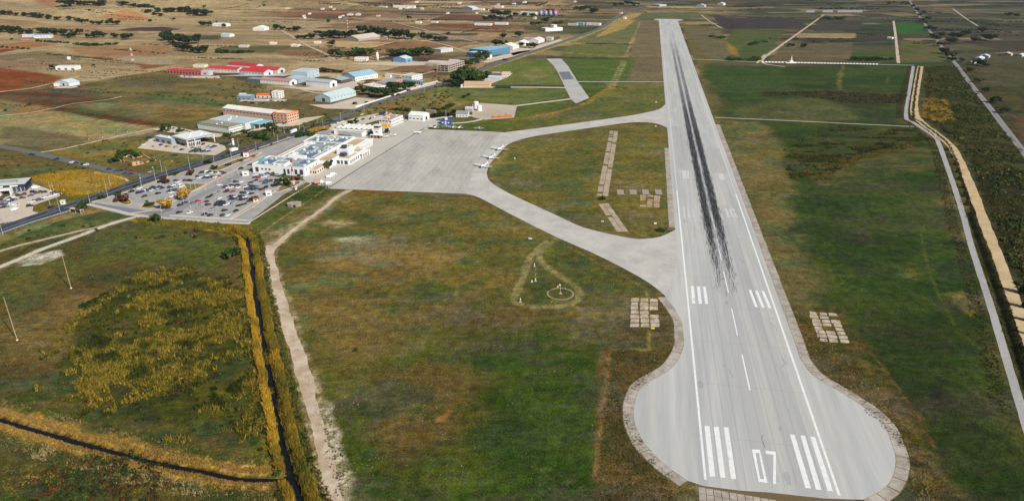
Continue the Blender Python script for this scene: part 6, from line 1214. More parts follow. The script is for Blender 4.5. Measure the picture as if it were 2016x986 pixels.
for lab, p0, p1, p2, h, w, rf, k in (
  ('white farm shed with blue grey roof in the left row', (102,75), (106,73.8), (76,73.2), 6, (226,226,226), (150,166,184), 'gy'), ('pale shed left of the blue grey roofed one', (68,73.4), (71,72.4), (50,72), 4.4, (206,206,204), (200,206,210), 'gy'),
  ('small red roofed barn at the far left', (58,79.4), (61,78.4), (48,78), 3.4, (190,120,100), (184,84,66), 'gy'), ('white house in trees on the far slope', (446,53), (454,51.8), (424,51.6), 5.4, (240,238,234), (224,220,212), 'gy'),
  ('small house with pale blue roof in far field', (452,73.4), (462,71.8), (440,72), 4.6, (226,228,228), (178,206,220), 'gy'), ('white greenhouse block at the end of the lane', (520,61), (530,58.8), (502,59.8), 6, (240,240,238), (236,236,232), 'gx'),
  ('low white ruin like house near the small wood', (487,94), (492,92.6), (474,92.8), 3.6, (222,212,198), (206,196,180), 'flat'), ('orange roofed house left of the lane hedge', (543,88), (546,86.8), (534,86.8), 4.6, (238,228,214), (214,126,88), 'gx'),
  ('orange roofed house beside the lane hedge', (587,92.6), (592,91), (577,91), 4.8, (240,232,220), (222,118,70), 'gx'), ('small white hut right of the lane', (630,86.4), (633,85.2), (621,85.2), 3.4, (238,234,228), (226,220,212), 'flat'),
  ('long low farm shed with tan roof below the tree line', (706,82), (750,76), (681,79.4), 4.4, (160,156,150), (206,192,172), 'gx'), ('short tan barn right of the long farm shed', (762,78), (768,76.8), (752,76.8), 3.6, (176,160,140), (190,176,156), 'gx'),
  ('long white factory near the top edge', (816,17.2), (819,16.4), (770,16.6), 8, (238,234,228), (230,224,216), 'flat'), ('white hall with blue gable near the top edge', (930,20.4), (942,19.4), (904,19.2), 6, (190,206,226), (214,222,232), 'gx'),
  ('small white block right of the blue gabled hall', (952,21), (955,20.4), (942,20.4), 5, (240,238,236), (230,228,224), 'flat'), ('white chalet row above the dark field', (966,51), (969,50), (936,49.6), 4.4, (238,234,228), (222,214,204), 'flat'),
  ('second white chalet row above the dark field', (998,49.6), (1001,48.6), (976,48.4), 4.2, (236,230,224), (220,212,204), 'flat'), ('tiny white house right of the chalet rows', (988,16), (992,15.4), (976,15.2), 5, (230,226,222), (220,216,210), 'flat'),
  ('small white farm left of the far factory', (760,15.6), (763,15), (744,14.8), 4, (232,224,216), (216,206,196), 'flat'), ('small house on the upper plain left', (693,31), (696,30.2), (686,30.2), 4, (236,228,220), (206,160,140), 'gx'),
  ('small house on the upper plain right', (708,31), (711,30.2), (702,30.2), 3.8, (232,226,218), (216,200,186), 'gx'), ('small white house on the dark field edge left', (828,46.6), (831,45.8), (820,45.8), 3.6, (236,230,226), (226,220,214), 'flat'),
  ('small white house on the dark field edge right', (860,46), (863,45.4), (851,45.2), 3.6, (236,226,220), (220,190,180), 'flat'), ('teal shed among the far highway buildings', (1148,50.4), (1152,49.4), (1135,49.2), 6, (120,160,178), (150,182,196), 'flat'),
  ('white row right of the teal shed', (1180,51), (1184,49.8), (1156,49.4), 5, (222,216,208), (206,198,188), 'flat'), ('long grey building left of the teal shed', (1136,51), (1138,50), (1119,49.8), 4.4, (196,186,176), (190,180,168), 'flat'),
  ('white sheds cluster first block by the highway', (1032,90.6), (1042,87), (1018,87.6), 5, (236,234,230), (230,228,222), 'gx'), ('white sheds cluster second block by the highway', (1060,86), (1072,82), (1046,83), 5.6, (232,228,224), (226,222,216), 'gx'),
  ('pale blue roofed office beside the highway sheds', (1048,81.8), (1056,79.8), (1033,80), 5, (206,200,200), (170,180,194), 'flat'), ('small pale house at the highway cluster end', (1086,80.6), (1090,78.8), (1078,79), 6, (206,200,194), (196,188,180), 'flat'),
  ('far white hall below the top edge', (1250,10.4), (1256,9.8), (1234,9.4), 7, (228,226,224), (216,214,212), 'flat'), ('far pale block left of the runway axis', (1298,13.2), (1312,12.4), (1288,12), 5, (180,190,196), (190,200,206), 'flat'),
  ('far white house right of the runway axis', (1424,11), (1428,10.4), (1414,10.2), 6, (240,238,236), (226,222,218), 'gx'), ('far grey shed right of the runway axis', (1386,14.6), (1390,13.8), (1374,13.4), 6, (170,186,194), (180,194,200), 'gx'),
  ('white shack beside the straight field track', (1756,78), (1759,76.8), (1747,76.8), 3.2, (230,230,228), (220,218,214), 'flat'), ('white tent with blue side in the right camp', (1932,119.4), (1938,116.6), (1920,117.4), 3.2, (232,234,240), (214,222,238), 'gx'),
  ('long pale shack in the right camp', (1946,115), (1949,113), (1929,112.6), 3.2, (206,210,222), (196,202,214), 'gx'), ('brown roofed shack right in the camp', (1990,111), (1994,109), (1972,108.6), 3, (190,176,164), (196,172,150), 'gx'),
  ('white shack at the right edge of the camp', (2012,112.4), (2018,110), (2006,110), 3, (222,224,228), (206,210,216), 'gx'), ('small tan shack low in the right camp', (1918,126), (1922,124.6), (1910,124.6), 2.6, (190,172,150), (176,160,140), 'flat'),
  ('small white hut on the hardstand track', (768,153.4), (772,152), (760,152), 3, (230,226,220), (226,220,210), 'flat')):
    bld(lab, p0, p1, p2, h, w, rf, k, 'building', 'farm_building' if p0[0] < 720 else 'far_building', wy=(1,3,2.2,1.4,1.2) if h < 6 else (1,6,2.4,1.6,2.5))
rh = random.Random(12); HP = []
for i in range(26):
    x = rh.uniform(560, 1240); y = rh.uniform(5, 40)
    HP.append((x, y))
HP.sort()
for zone, lo, hi in (('on the far plain left of the small wood', 0, 330), ('on the plain behind the red roofed sheds', 330, 700), ('on the upper plain beyond the tree line', 700, 980), ('on the upper plain near the highway end', 980, 1300)):
    for i, (x, y) in enumerate([p for p in HP if lo <= p[0] < hi]):
        w = rh.uniform(3.5, 6.5); wd_ = rh.choice(('white', 'cream')); a, b, c = G(x, y), G(x+w, y-1.2), None; k = rh.choice(('gx', 'gy', 'flat'))
        bld(f'{ORD[i]} tiny far house from the left {zone}', (x, y), (x+w*.5, y-.9), (x-w*.6, y-.6), rh.uniform(3.4, 5.5), (234,230,224) if wd_ == 'white' else (212,196,176), rh.choice(((196,120,92), (214,206,196), (184,176,168), (206,150,120))), k, 'house', 'far_house')
# white chapel-like monument and piers along the far boundary
def monument():
    r = empty('monument', G(1557,124.6), 0, 'white pointed monument on a plinth at the far boundary', 'monument'); m = MB(); m.box(-9, 9, -3, 3, -.2, 1.4); m.build('plinth', WHITE, r); m = MB(); m.box(-3.2, 3.2, -2, 2, 1.4, 4); m.build('base', WHITE, r)
    m = MB(); m.lathe([(1.6,4),(1.2,7),(.5,11),(.08,13)], 8); m.build('spire', WHITE, r)
monument()
wl = empty('boundary_wall', G(1515,124.4), 0, 'low wall with white piers along the far field', 'wall'); a0 = G(1515,124.4)
for i in range(36):
    t = i/35; p = G(1502+224*t, 123+4.6*t)-a0; m = MB(); m.box(p.x-1.9, p.x+1.9, p.y-.4, p.y+.4, -.2, 1.7); m.build('pier', WHITE, wl)
pA, pB = G(1502,122.6)-a0, G(1726,127.2)-a0; m = MB(); m.prism([(pA.x,pA.y),(pB.x,pB.y),(pB.x,pB.y+.3),(pA.x,pA.y+.3)], -.2, 1.1); m.build('wall_panel', wallm((120,96,78)), wl)
for k, q in enumerate(([(1589,21.5),(1605,21.5),(1603,25),(1586,25)],[(1622,20.5),(1640,20.5),(1640,25),(1618,25)],[(1650,21),(1698,21),(1698,25),(1648,25)])): ground_sheet('plastic_mulch', q, .3, M('plastic_sheet', (176,172,176), .1, .2, .4))
# ================================================================ CAR PARKS, VEHICLES, AIRCRAFT, MASTS, LAMPS, SIGNS
PARK = M('car_park_asphalt', (176,171,165), .08, .4, .9, var2=.1, c2=(162,158,154)); KERB = M('kerb_concrete', (226,214,198), .08, .6, .85); YARD = M('yard_concrete', (208,192,174), .1, .3, .9, var2=.1); PAVE = M('pavement_tan', (206,184,160), .08, .4, .9)
ground_sheet('car_park', [(180,398),(250,378),(330,350),(400,330),(470,308),(560,278),(640,250),(655,258),(560,318),(520,345),(608,357),(560,382),(490,437),(420,435),(330,430),(250,424),(185,408)], .012, PARK)
ground_sheet('car_showroom_yard', [(270,292),(300,272),(345,272),(440,284),(446,294),(424,306),(360,302),(300,295)], .012, YARD)
ground_sheet('car_showroom_yard', [(-90,410),(0,392),(50,374),(66,362),(118,380),(118,386),(66,404),(64,416),(80,420),(60,430),(0,440),(-90,480)], .012, YARD)
for px in ([(608,206),(652,206),(702,192),(740,196),(700,215),(640,214)], [(452,268),(500,258),(545,250),(585,248),(640,228),(600,232),(570,240),(520,250),(470,262)], [(540,170),(600,172),(690,160),(720,160),(690,178),(640,180),(590,176)], [(470,200),(560,200),(566,196),(480,194)], [(430,150),(560,150),(572,146),(500,146)],
           [(770,180),(800,168),(860,160),(880,165),(800,180)], [(690,126),(760,122),(840,122),(860,128),(790,130)], [(840,130),(900,118),(960,120),(900,126)], [(940,120),(1020,102),(1050,98),(1010,112),(960,124)], [(1000,100),(1060,90),(1100,78),(1110,80),(1060,96),(1010,110)],
           [(350,150),(440,150),(430,155),(360,153)], [(300,255),(330,247),(385,258),(440,268),(420,272),(340,262)], [(640,262),(655,245),(700,232),(740,224),(780,222),(750,235),(700,250),(660,268)], [(930,158),(960,146),(1010,144),(1000,152),(960,168),(930,172)], [(105,174),(118,170),(160,170),(140,174)], [(950,30),(1010,30),(1000,33),(960,33)]):
    ground_sheet('yard', px, .010, YARD)
# raised kerbs, islands, bay lines
ribbon('access_road', [(250,418),(330,424),(380,392),(440,362),(500,330),(560,300),(640,262)], 8, .020, M('access_asphalt', (150,148,148), .08, .4), step=6)
ribbon('access_road', [(182,402),(230,410),(280,417),(320,418),(334,410)], 6.5, .021, M('access_asphalt2', (128,130,134), .08, .4), step=4)
def kerb(px, w=.5, h=.14, name='kerb', mat=KERB):
    L = ribbon_pts(px, 8.); m = MB()
    for a, b in zip(L[:-1], L[1:]):
        d = np.array(b[:2])-np.array(a[:2]); d /= np.linalg.norm(d); n = np.array([d[1], -d[0]])*w/2
        m.prism([tuple(a[:2]+n), tuple(b[:2]+n), tuple(b[:2]-n), tuple(a[:2]-n)], -.05, h)
    o = m.build(name, mat); o['kind'] = 'structure'; return o
kerb([(334,424),(400,428),(450,431.5),(486,434)], 1.2); kerb([(258,420),(300,414),(318,408),(400,366),(460,336),(520,306)], 2.2, .16, 'pavement', PAVE); kerb([(452,432),(500,402),(550,372)], .6); kerb([(490,438),(560,394),(600,370),(616,360)], .8)
kerb([(172,402),(230,415),(262,423),(330,430),(420,437),(492,440)], 3.4, .14, 'pavement', M('pavement_grey', (200,196,190), .08, .4)); kerb([(180,398),(250,377),(330,349),(420,322),(520,288),(600,262)], 2.2, .14, 'pavement', PAVE)
for px in ([(361,361.5),(408,362),(376,378)], [(228,396),(236,386),(252,390),(260,400),(248,404)], [(276,408),(286,400),(300,400),(308,408),(292,411)], [(415,334),(460,316),(506,302),(512,303),(460,324),(432,336)], [(452,430),(498,401),(520,388),(522,390),(496,408),(458,430)], [(540,376),(560,362),(590,356),(590,362),(550,378)]):
    ground_sheet('planting_bed', px, .06, M('bed_soil', (146,122,74), .2, .6, .95, c2=(116,104,56))); kerb(px+[px[0]], .5, .2)
for px in ([(362,413),(400,415.5),(450,418)], [(420,381),(470,383),(510,384.5)], [(430,400.5),(480,402.5)], [(355,404),(372,396)], [(465,404),(474,397)], [(486,398),(494,391)], [(455,420),(462,413)], [(398,391.5),(415,382)], [(500,386),(510,380)], [(412,372),(430,363)], [(520,378),(530,371)], [(535,364),(548,357)], [(500,360),(520,361)], [(430,376),(445,378)]):
    ribbon('bay_line', px, .35, .03, WL, step=10)
# ---------------------------------------------------------------- cars
PAINTS = {'k': ('black', (44,46,52)), 'b': ('dark blue', (54,70,100)), 'w': ('white', (238,240,242)), 's': ('silver grey', (164,170,178)), 'r': ('red', (206,40,44)), 'n': ('maroon', (116,40,50)), 't': ('teal', (96,134,150)), 'y': ('yellow', (224,184,60))}
TYRE = M('tyre', (38,38,40), .1, 2, .9); CGL = M('car_glass', (40,46,56), .1, 1, .12, spec=.6)
def car_meshes(kind):
    """lofted body and glasshouse, nose towards +y"""
    sec = {'car': dict(L=4.4, W=1.8, prof=[(-2.2,.45,.78),(-2.1,.3,.98),(-1.2,.25,1.0),(0,.25,.98),(1.0,.25,.92),(1.9,.28,.78),(2.2,.42,.62)], cab=[(-1.95,.98,.80,.0),(-1.45,1.42,.66,0),(.1,1.46,.66,0),(.95,.93,.80,0)]),
           'suv': dict(L=4.6, W=1.88, prof=[(-2.3,.5,.95),(-2.2,.32,1.12),(-1.2,.3,1.14),(0,.3,1.12),(1.1,.3,1.06),(2.0,.32,.95),(2.3,.45,.72)], cab=[(-2.2,1.12,.84,0),(-1.9,1.7,.72,0),(.3,1.74,.70,0),(1.1,1.07,.82,0)]),
           'van': dict(L=5.6, W=2.0, prof=[(-2.8,.4,2.2),(-2.75,.35,2.3),(-1.2,.32,2.32),(.8,.32,2.3),(1.6,.32,1.5),(2.6,.34,1.1),(2.8,.45,.8)], cab=[(.75,2.25,.80,0),(.85,2.3,.78,0),(1.2,1.9,.82,0),(1.75,1.45,.88,0)])}[kind]
    def loft(rings):
        m = MB(); n = len(rings[0]); v = [p for r in rings for p in r]; f = []
        for j in range(len(rings)-1):
            for i in range(n): f.append((j*n+i, (j+1)*n+i, (j+1)*n+(i+1) % n, j*n+(i+1) % n))
        f += [tuple(range(n)), tuple((len(rings)-1)*n+i for i in range(n-1, -1, -1))]; m.add(v, f); return m
    hw = sec['W']/2; body = loft([[(-hw*.94,y,z0),(-hw,y,z0+.18),(-hw,y,(z0+z1)/2+.1),(-hw*.9,y,z1),(hw*.9,y,z1),(hw,y,(z0+z1)/2+.1),(hw,y,z0+.18),(hw*.94,y,z0)] for y, z0, z1 in sec['prof']])
    cab = MB(); rings = [(y, z, w) for y, z, w, _ in sec['cab']]; (y0,z0,w0),(y1,z1,w1),(y2,z2,w2),(y3,z3,w3) = rings
    cab.add([(-w0,y0,z0-.04),(w0,y0,z0-.04),(w1,y1,z1),(-w1,y1,z1),(w2,y2,z2),(-w2,y2,z2),(w3,y3,z3-.04),(-w3,y3,z3-.04)], [(0,1,2,3),(5,4,6,7),(1,6,4,2),(0,3,5,7)])
    roof = MB(); roof.add([(-w1*1.02,y1,z1+.01),(w1*1.02,y1,z1+.01),(w2*1.02,y2,z2+.01),(-w2*1.02,y2,z2+.01),(-w1,y1+.05,z1+.05),(w1,y1+.05,z1+.05),(w2,y2-.05,z2+.05),(-w2,y2-.05,z2+.05)], [(0,3,2,1),(4,5,6,7),(0,1,5,4),(1,2,6,5),(2,3,7,6),(3,0,4,7)])
    wh = MB(); wh.add([], []); t = []
    for k in range(10): a = 2*math.pi*k/10; t.append((.0, .33*math.cos(a), .33*math.sin(a)))
    wh.add([(-.11, y, z) for _, y, z in t]+[(.11, y, z) for _, y, z in t], [tuple(range(9, -1, -1)), tuple(range(10, 20))]+[(i, (i+1) % 10, 10+(i+1) % 10, 10+i) for i in range(10)])
    return body, cab, roof, wh, hw, sec['L']
CARM = {}
for kd in ('car', 'suv', 'van'):
    b, c, r_, w, hw_, L_ = car_meshes(kd); gm = c.mesh('windows', CGL); wm = w.mesh('wheel', TYRE)
    for key, (wd_, rgb) in PAINTS.items():
        pm = M('car_paint_'+key, rgb, .03, 1, .28, spec=.5); CARM[kd, key] = (b.mesh('body', pm), gm, r_.mesh('roof', pm), wm, hw_, L_)
LAMPM = M('head_lamp', (226,226,220), .05, 1, .2)
_lm = MB(); _lm.box(-.16, .16, -.03, .05, -.06, .07); lampmesh = _lm.mesh('head_lamp', LAMPM)
def put_car(kind, key, loc, head, label, group, cat='car', small=False):
    bm, gm, rm, wm, hw, L = CARM[kind, key]; e = empty('van' if kind == 'van' else ('parked_car' if cat == 'car' else cat), loc, -head, label, 'van' if kind == 'van' else cat, group)
    link('body', bm, e); link('windows', gm, e)
    if kind != 'van': link('roof', rm, e)
    for x in (-hw+.08, hw-.08):
        for y in (-L*.31, L*.31): o = link('wheel', wm, e); o.location = (x, y, .33)
    for x in (-hw*.68, hw*.68): o = link('head_lamp', lampmesh, e); o.location = (x, L/2-.06, .66 if kind != 'van' else .8)
    return e
def car_lot(px, head, phrase, group, sc=1., kinds=('car','car','suv'), jit=3):
    """cars of one place, told apart by paint and by their order from the left among that paint"""
    by = {}
    for x, y, k in px: by.setdefault(k, []).append((x, y))
    for k, L in by.items():
        L.sort()
        for i, p in enumerate(L):
            wd_ = PAINTS[k][0]; lab = f'{ORD[i]} {wd_} car from the left {phrase}' if len(L) > 1 else f'only {wd_} car {phrase}'
            put_car(random.choice(kinds), k, G(p[0], p[1])+Vector((0,0,.05)), math.radians(head+random.uniform(-jit, jit)+random.choice((0, 180))), lab, group)
def K(x0, y0, s, lst): return [(x0+a/s, y0+b/s, k) for a, b, k in lst]
lotA = K(160,320,6.72,[(665,392,'k'),(765,352,'w'),(765,408,'k'),(797,396,'b'),(835,454,'k'),(870,367,'w'),(903,372,'b'),(940,337,'k'),(936,376,'w'),(966,368,'b'),(992,340,'b'),(1015,358,'s'),(1040,328,'b'),(1062,348,'k'),(1020,414,'k'),(1045,264,'k'),(1190,270,'s'),(1207,312,'w'),(1180,335,'b'),(1255,245,'b'),(1277,268,'w'),(1302,293,'w'),(1325,326,'w'),(1165,384,'b'),(1215,376,'b'),(1187,406,'w'),(1260,372,'n'),(1135,492,'w'),(1190,457,'w')])
lotA2 = K(160,320,6.72,[(1590,142,'k'),(1640,125,'w'),(1690,134,'b'),(1725,146,'w'),(1772,135,'n'),(1805,150,'w'),(1850,132,'k'),(1890,150,'b'),(1545,188,'b'),(1560,208,'w'),(1605,186,'s'),(1632,210,'b'),(1662,182,'w'),(1692,206,'b'),(1738,196,'k'),(1775,203,'w'),(1815,195,'r'),(1380,242,'n'),(1422,244,'k'),(1465,246,'b'),(1505,248,'s')])
lotB = K(340,310,6.72,[(780,302,'s'),(835,327,'k'),(905,332,'w'),(690,402,'n'),(735,404,'w'),(780,376,'k'),(772,405,'w'),(860,378,'k'),(862,408,'w'),(630,457,'s'),(712,457,'k'),(795,460,'r'),(465,535,'k'),(530,505,'k'),(565,503,'s'),(620,547,'w'),(335,586,'r'),(270,616,'t'),(445,594,'n'),(470,630,'k'),(385,620,'s'),(165,603,'b'),(100,637,'k'),(90,734,'k'),(220,740,'w'),(420,760,'k'),(500,770,'k'),(670,774,'b'),(725,774,'w'),(525,697,'s'),(690,707,'k'),(835,714,'k'),
  (590,604,'k'),(625,602,'b'),(658,608,'k'),(692,606,'k'),(582,636,'k'),(648,637,'k'),(705,634,'w'),(738,614,'w'),(805,614,'s'),(760,525,'b'),(798,520,'n'),(840,525,'w'),(770,557,'k'),(812,560,'b'),(880,525,'k'),(918,522,'k'),(958,530,'w'),(890,562,'n'),(926,565,'n'),(962,556,'b'),(925,472,'k'),(968,474,'k'),(1008,478,'w'),(1046,484,'k'),
  (965,396,'w'),(1002,386,'b'),(1040,388,'b'),(1080,388,'b'),(1118,394,'t'),(988,424,'b'),(1028,426,'b'),(1070,427,'k'),(1110,422,'b'),(1180,432,'n'),(1228,406,'k'),(1072,572,'k'),(1108,554,'r')])
lotC = K(340,310,6.72,[(1030,342,'k'),(1100,312,'n'),(1150,274,'r'),(1092,242,'w'),(1092,270,'b'),(1180,247,'t'),(1205,270,'w'),(1245,247,'w'),(1250,218,'k'),(1315,226,'k'),(1385,236,'s'),(1470,233,'k'),(1690,243,'k'),(1450,284,'w'),(1180,322,'t'),(1230,318,'b'),(1222,347,'b'),(1290,322,'k'),(1355,317,'s'),(620,372,'w'),(900,156,'k'),(1020,105,'b')])
car_lot(lotA, 38, 'in the small lot beside the highway', 'cars parked in the small lot beside the highway')
car_lot(lotA2, 38, 'in the rows above the triangular bed', 'cars parked in the rows above the triangular bed')
car_lot(lotB, 38, 'in the main car park', 'cars parked in the main car park')
car_lot(lotC, 62, 'in the rows under the terminal front', 'cars parked under the terminal front', jit=18)
deal = K(280,200,6.3,[(605,627,'k'),(640,618,'b'),(672,628,'b'),(702,606,'b'),(730,620,'k'),(760,628,'b'),(790,612,'w'),(826,622,'b'),(640,590,'w'),(672,585,'s'),(706,580,'s'),(810,572,'s'),(838,560,'w'),(866,572,'b'),(900,562,'k'),(340,562,'y'),(235,542,'k'),(420,572,'s'),(495,602,'k'),(100,486,'w'),(15,542,'w'),(60,462,'k'),(105,452,'k'),(990,530,'k'),(1022,537,'k'),(1055,530,'k'),(1095,537,'s'),(755,535,'k')])
car_lot(deal, 30, 'at the white car showroom', 'cars outside the white car showroom', jit=15)
deal2 = K(0,330,7.586,[(30,492,'n'),(60,512,'b'),(100,495,'w'),(130,476,'b'),(162,502,'b'),(190,452,'w'),(215,488,'b'),(22,560,'b'),(58,556,'b'),(92,592,'b'),(120,544,'b'),(155,540,'w'),(196,556,'w'),(236,572,'w'),(40,602,'k'),(278,424,'k'),(352,410,'n'),(340,458,'k'),(460,424,'k'),(448,580,'k'),(480,516,'w'),(528,502,'b'),(570,492,'b'),(612,482,'b'),(652,458,'w'),(710,447,'w'),(785,427,'w'),(830,408,'w'),(800,384,'k'),(875,396,'n'),(500,372,'k'),(552,388,'k'),(615,368,'k'),(660,374,'k')])
car_lot(deal2, 60, 'at the dark navy showroom', 'cars outside the dark navy showroom', jit=15)
rd = K(0,240,3.944,[(440,294,'k'),(560,318,'w'),(592,323,'k'),(645,331,'k'),(670,337,'w'),(850,371,'k'),(905,384,'b'),(940,382,'k'),(968,375,'n'),(1018,383,'n'),(972,404,'b'),(1020,408,'k'),(248,258,'k')])
car_lot(rd, 68, 'on the side road', 'cars on the side road', jit=2)
car_lot([(101.5,409,'k'),(122,415,'b'),(295,339.5,'s'),(450.6,301,'k'),(578.6,259,'w'),(438,309,'b')], 23, 'driving on the highway', 'cars driving on the highway', jit=1)
car_lot([(499,309,'r'),(535.5,285.5,'b'),(507,294,'k'),(567,272,'s'),(478,304,'k')], 12.4, 'on the terminal approach road', 'cars on the terminal approach road', jit=2)
back = K(640,180,7.754,[(838,335,'k'),(870,342,'b'),(902,332,'k'),(828,362,'b'),(862,362,'k'),(722,388,'w'),(755,397,'w'),(660,403,'w'),(690,424,'k'),(912,384,'k'),(578,432,'k'),(530,462,'w'),(480,424,'k'),(100,523,'w'),(135,515,'w'),(200,490,'w'),(232,480,'w'),(268,466,'w'),(70,542,'k'),(280,548,'k'),(620,380,'s'),(790,380,'s'),(560,360,'w'),(940,330,'w'),(890,360,'b')])
car_lot(back, 20, 'behind the old terminal', 'cars parked behind the old terminal', jit=30)
shop = [(527,197.5,'w'),(534,199,'k'),(541,199.5,'w'),(549,200,'s'),(556,201,'k'),(496,203,'k'),(505,204.5,'s'),(514,206,'b')]
car_lot(shop, 30, 'in front of the orange roofed house', 'cars in front of the orange roofed house', jit=20)
fac = [(547,262,'k'),(552,259,'s'),(558,257,'k'),(566,256,'b'),(573,254,'k'),(579,256,'k'),(540,254,'k'),(548,246,'w'),(560,244,'k')]
car_lot(fac, 20, 'in the factory yard with salmon offices', 'cars in the factory yard', jit=20)
shp2 = [(800,172,'w'),(806,173,'k'),(812,171,'s'),(818,171,'b'),(824,170,'w'),(798,176,'r'),(830,169,'k')]
car_lot(shp2, 20, 'before the dark blue glass showroom', 'cars before the dark blue glass showroom', jit=20)
row3 = [(358,150.5,'w'),(375,152,'s'),(384,152.5,'w'),(428,151.5,'w'),(436,152,'k')]
car_lot(row3, 70, 'outside the orange red showroom', 'cars outside the orange red showroom', jit=10)
# vans, trucks, shelters
for p, hd, t in (((29.5,414),10,'white van at the dark navy showroom entrance'),((71,371),50,'white van behind the cars near the flagpoles'),((648.5,349.5),55,'first white service van on the apron stand'),((656,345),55,'second white service van on the apron stand'),((646,362),40,'white minibus by the apron corner shed'),((632,360.5),60,'white van left of the apron corner shed')):
    put_car('van', 'w', G(*p)+Vector((0,0,.05)), math.radians(hd), t, None)
def truck(label, px, head, cab=(238,238,238), box=(236,236,236), L=8.5, cat='truck'):
    e = empty('truck', G(*px)+Vector((0,0,.04)), -math.radians(head), label, cat); m = MB(); m.box(-1.25, 1.25, -L/2, L/2-2.4, 1.0, 3.7); m.build('cargo_box', wallm(box), e); m = MB(); m.box(-1.2, 1.2, L/2-2.2, L/2, .6, 2.7); m.box(-1.1, 1.1, L/2-2.1, L/2-.3, 2.7, 2.9); c = m.build('cab', wallm(cab), e)
    m = MB(); m.box(-1.05, 1.05, L/2, L/2+.04, 1.6, 2.5); m.build('windscreen', CGL, c); m = MB(); m.box(-.9, .9, -L/2, L/2-.3, .55, 1.0); m.build('chassis', TYRE, e)
    for y in (-L/2+1.2, -L/2+2.4, L/2-1.2):
        for x in (-1.15, 1.15): o = link('wheel', CARM['car','k'][3], e); o.location = (x, y, .5); o.scale = (1.6, 1.5, 1.5)
truck('white box truck driving on the highway by the showroom', (461,298.6), 22); truck('white truck with brown load by the apron corner', (627.5,362), 70, box=(206,150,130), L=7); truck('white lorry driving on the highway near the salmon factory', (578,262), 202, L=9)
for i in range(7): truck(f'{ORD[i]} dark green lorry from the left in the compound row', (978+i*4.2, 173.2), 12, (56,74,62), (62,80,66), 6.5)
def kiosk(label, px, w=4, h=3, c=(240,238,236), rc=(230,228,224), rz=.3, cat='kiosk'):
    e = empty('kiosk', G(*px), rz, label, cat); m = MB(); m.box(-w/2, w/2, -w*.35, w*.35, -.1, h); m.build('wall', wallm(c), e); m = MB(); m.box(-w/2-.3, w/2+.3, -w*.35-.3, w*.35+.3, h, h+.3); m.build('roof', wallm(rc), e); put_win(e, 'x', 0, .9, w*.5, 1.3, w, w).location.y = -w*.35; put_win(e, 'y', 0, .1, 1, 2, w, w, name='door').location.x = -w/2
kiosk('white ticket booth at the car park exit', (529.5,384), 4.2, 3.4); kiosk('white and pink guard booth beside the highway verge', (485,308.5), 4.5, 4, (244,236,232), (216,70,80)); kiosk('small white sales hut by the highway lamp', (125,401.5), 3, 2.6)
kiosk('white cabinet at the foot of the red mast', (583,373), 1.6, 2.2); kiosk('red canopy stall at the car park strip', (504,396.5), 3.6, 2.4, (214,206,204), (206,50,56)); kiosk('white canopy at the terminal car park gate', (484,345), 5, 3, (236,232,226), (240,238,232))
def shelter():
    e = empty('bus_shelter', G(152,418), -.4, 'long low bus shelter with tan roof by the highway', 'shelter'); m = MB(); m.box(-6, 6, -1.4, 1.4, 2.5, 2.8); m.build('roof', wallm((216,190,158)), e); m = MB(); m.box(-6, 6, 1.1, 1.3, 0, 2.5); m.build('back_wall', wallm((176,160,140)), e)
    for x in (-5.6, 0, 5.6): m = MB(); m.box(x-.1, x+.1, -1.2, -1, 0, 2.5); m.build('post', FRAME, e)
shelter()
def bunker():
    e = empty('bunker', G(580,405), .25, 'low octagonal concrete bunker in the grass', 'bunker'); cm = M('bunker_concrete', (176,164,150), .15, .6, .95, c2=(150,140,126)); pts = [(5.2*math.cos(a), 3.6*math.sin(a)) for a in [i*math.pi/4+.39 for i in range(8)]]
    m = MB(); m.prism(pts, -.3, 1.9); m.build('wall', cm, e); m = MB(); m.prism([(x*1.06, y*1.06) for x, y in pts], 1.9, 2.4); m.build('roof_slab', cm, e); m = MB(); m.box(-.9, .9, -3.7, -3.3, .2, 1.6); m.build('opening', DARK, e)
bunker()
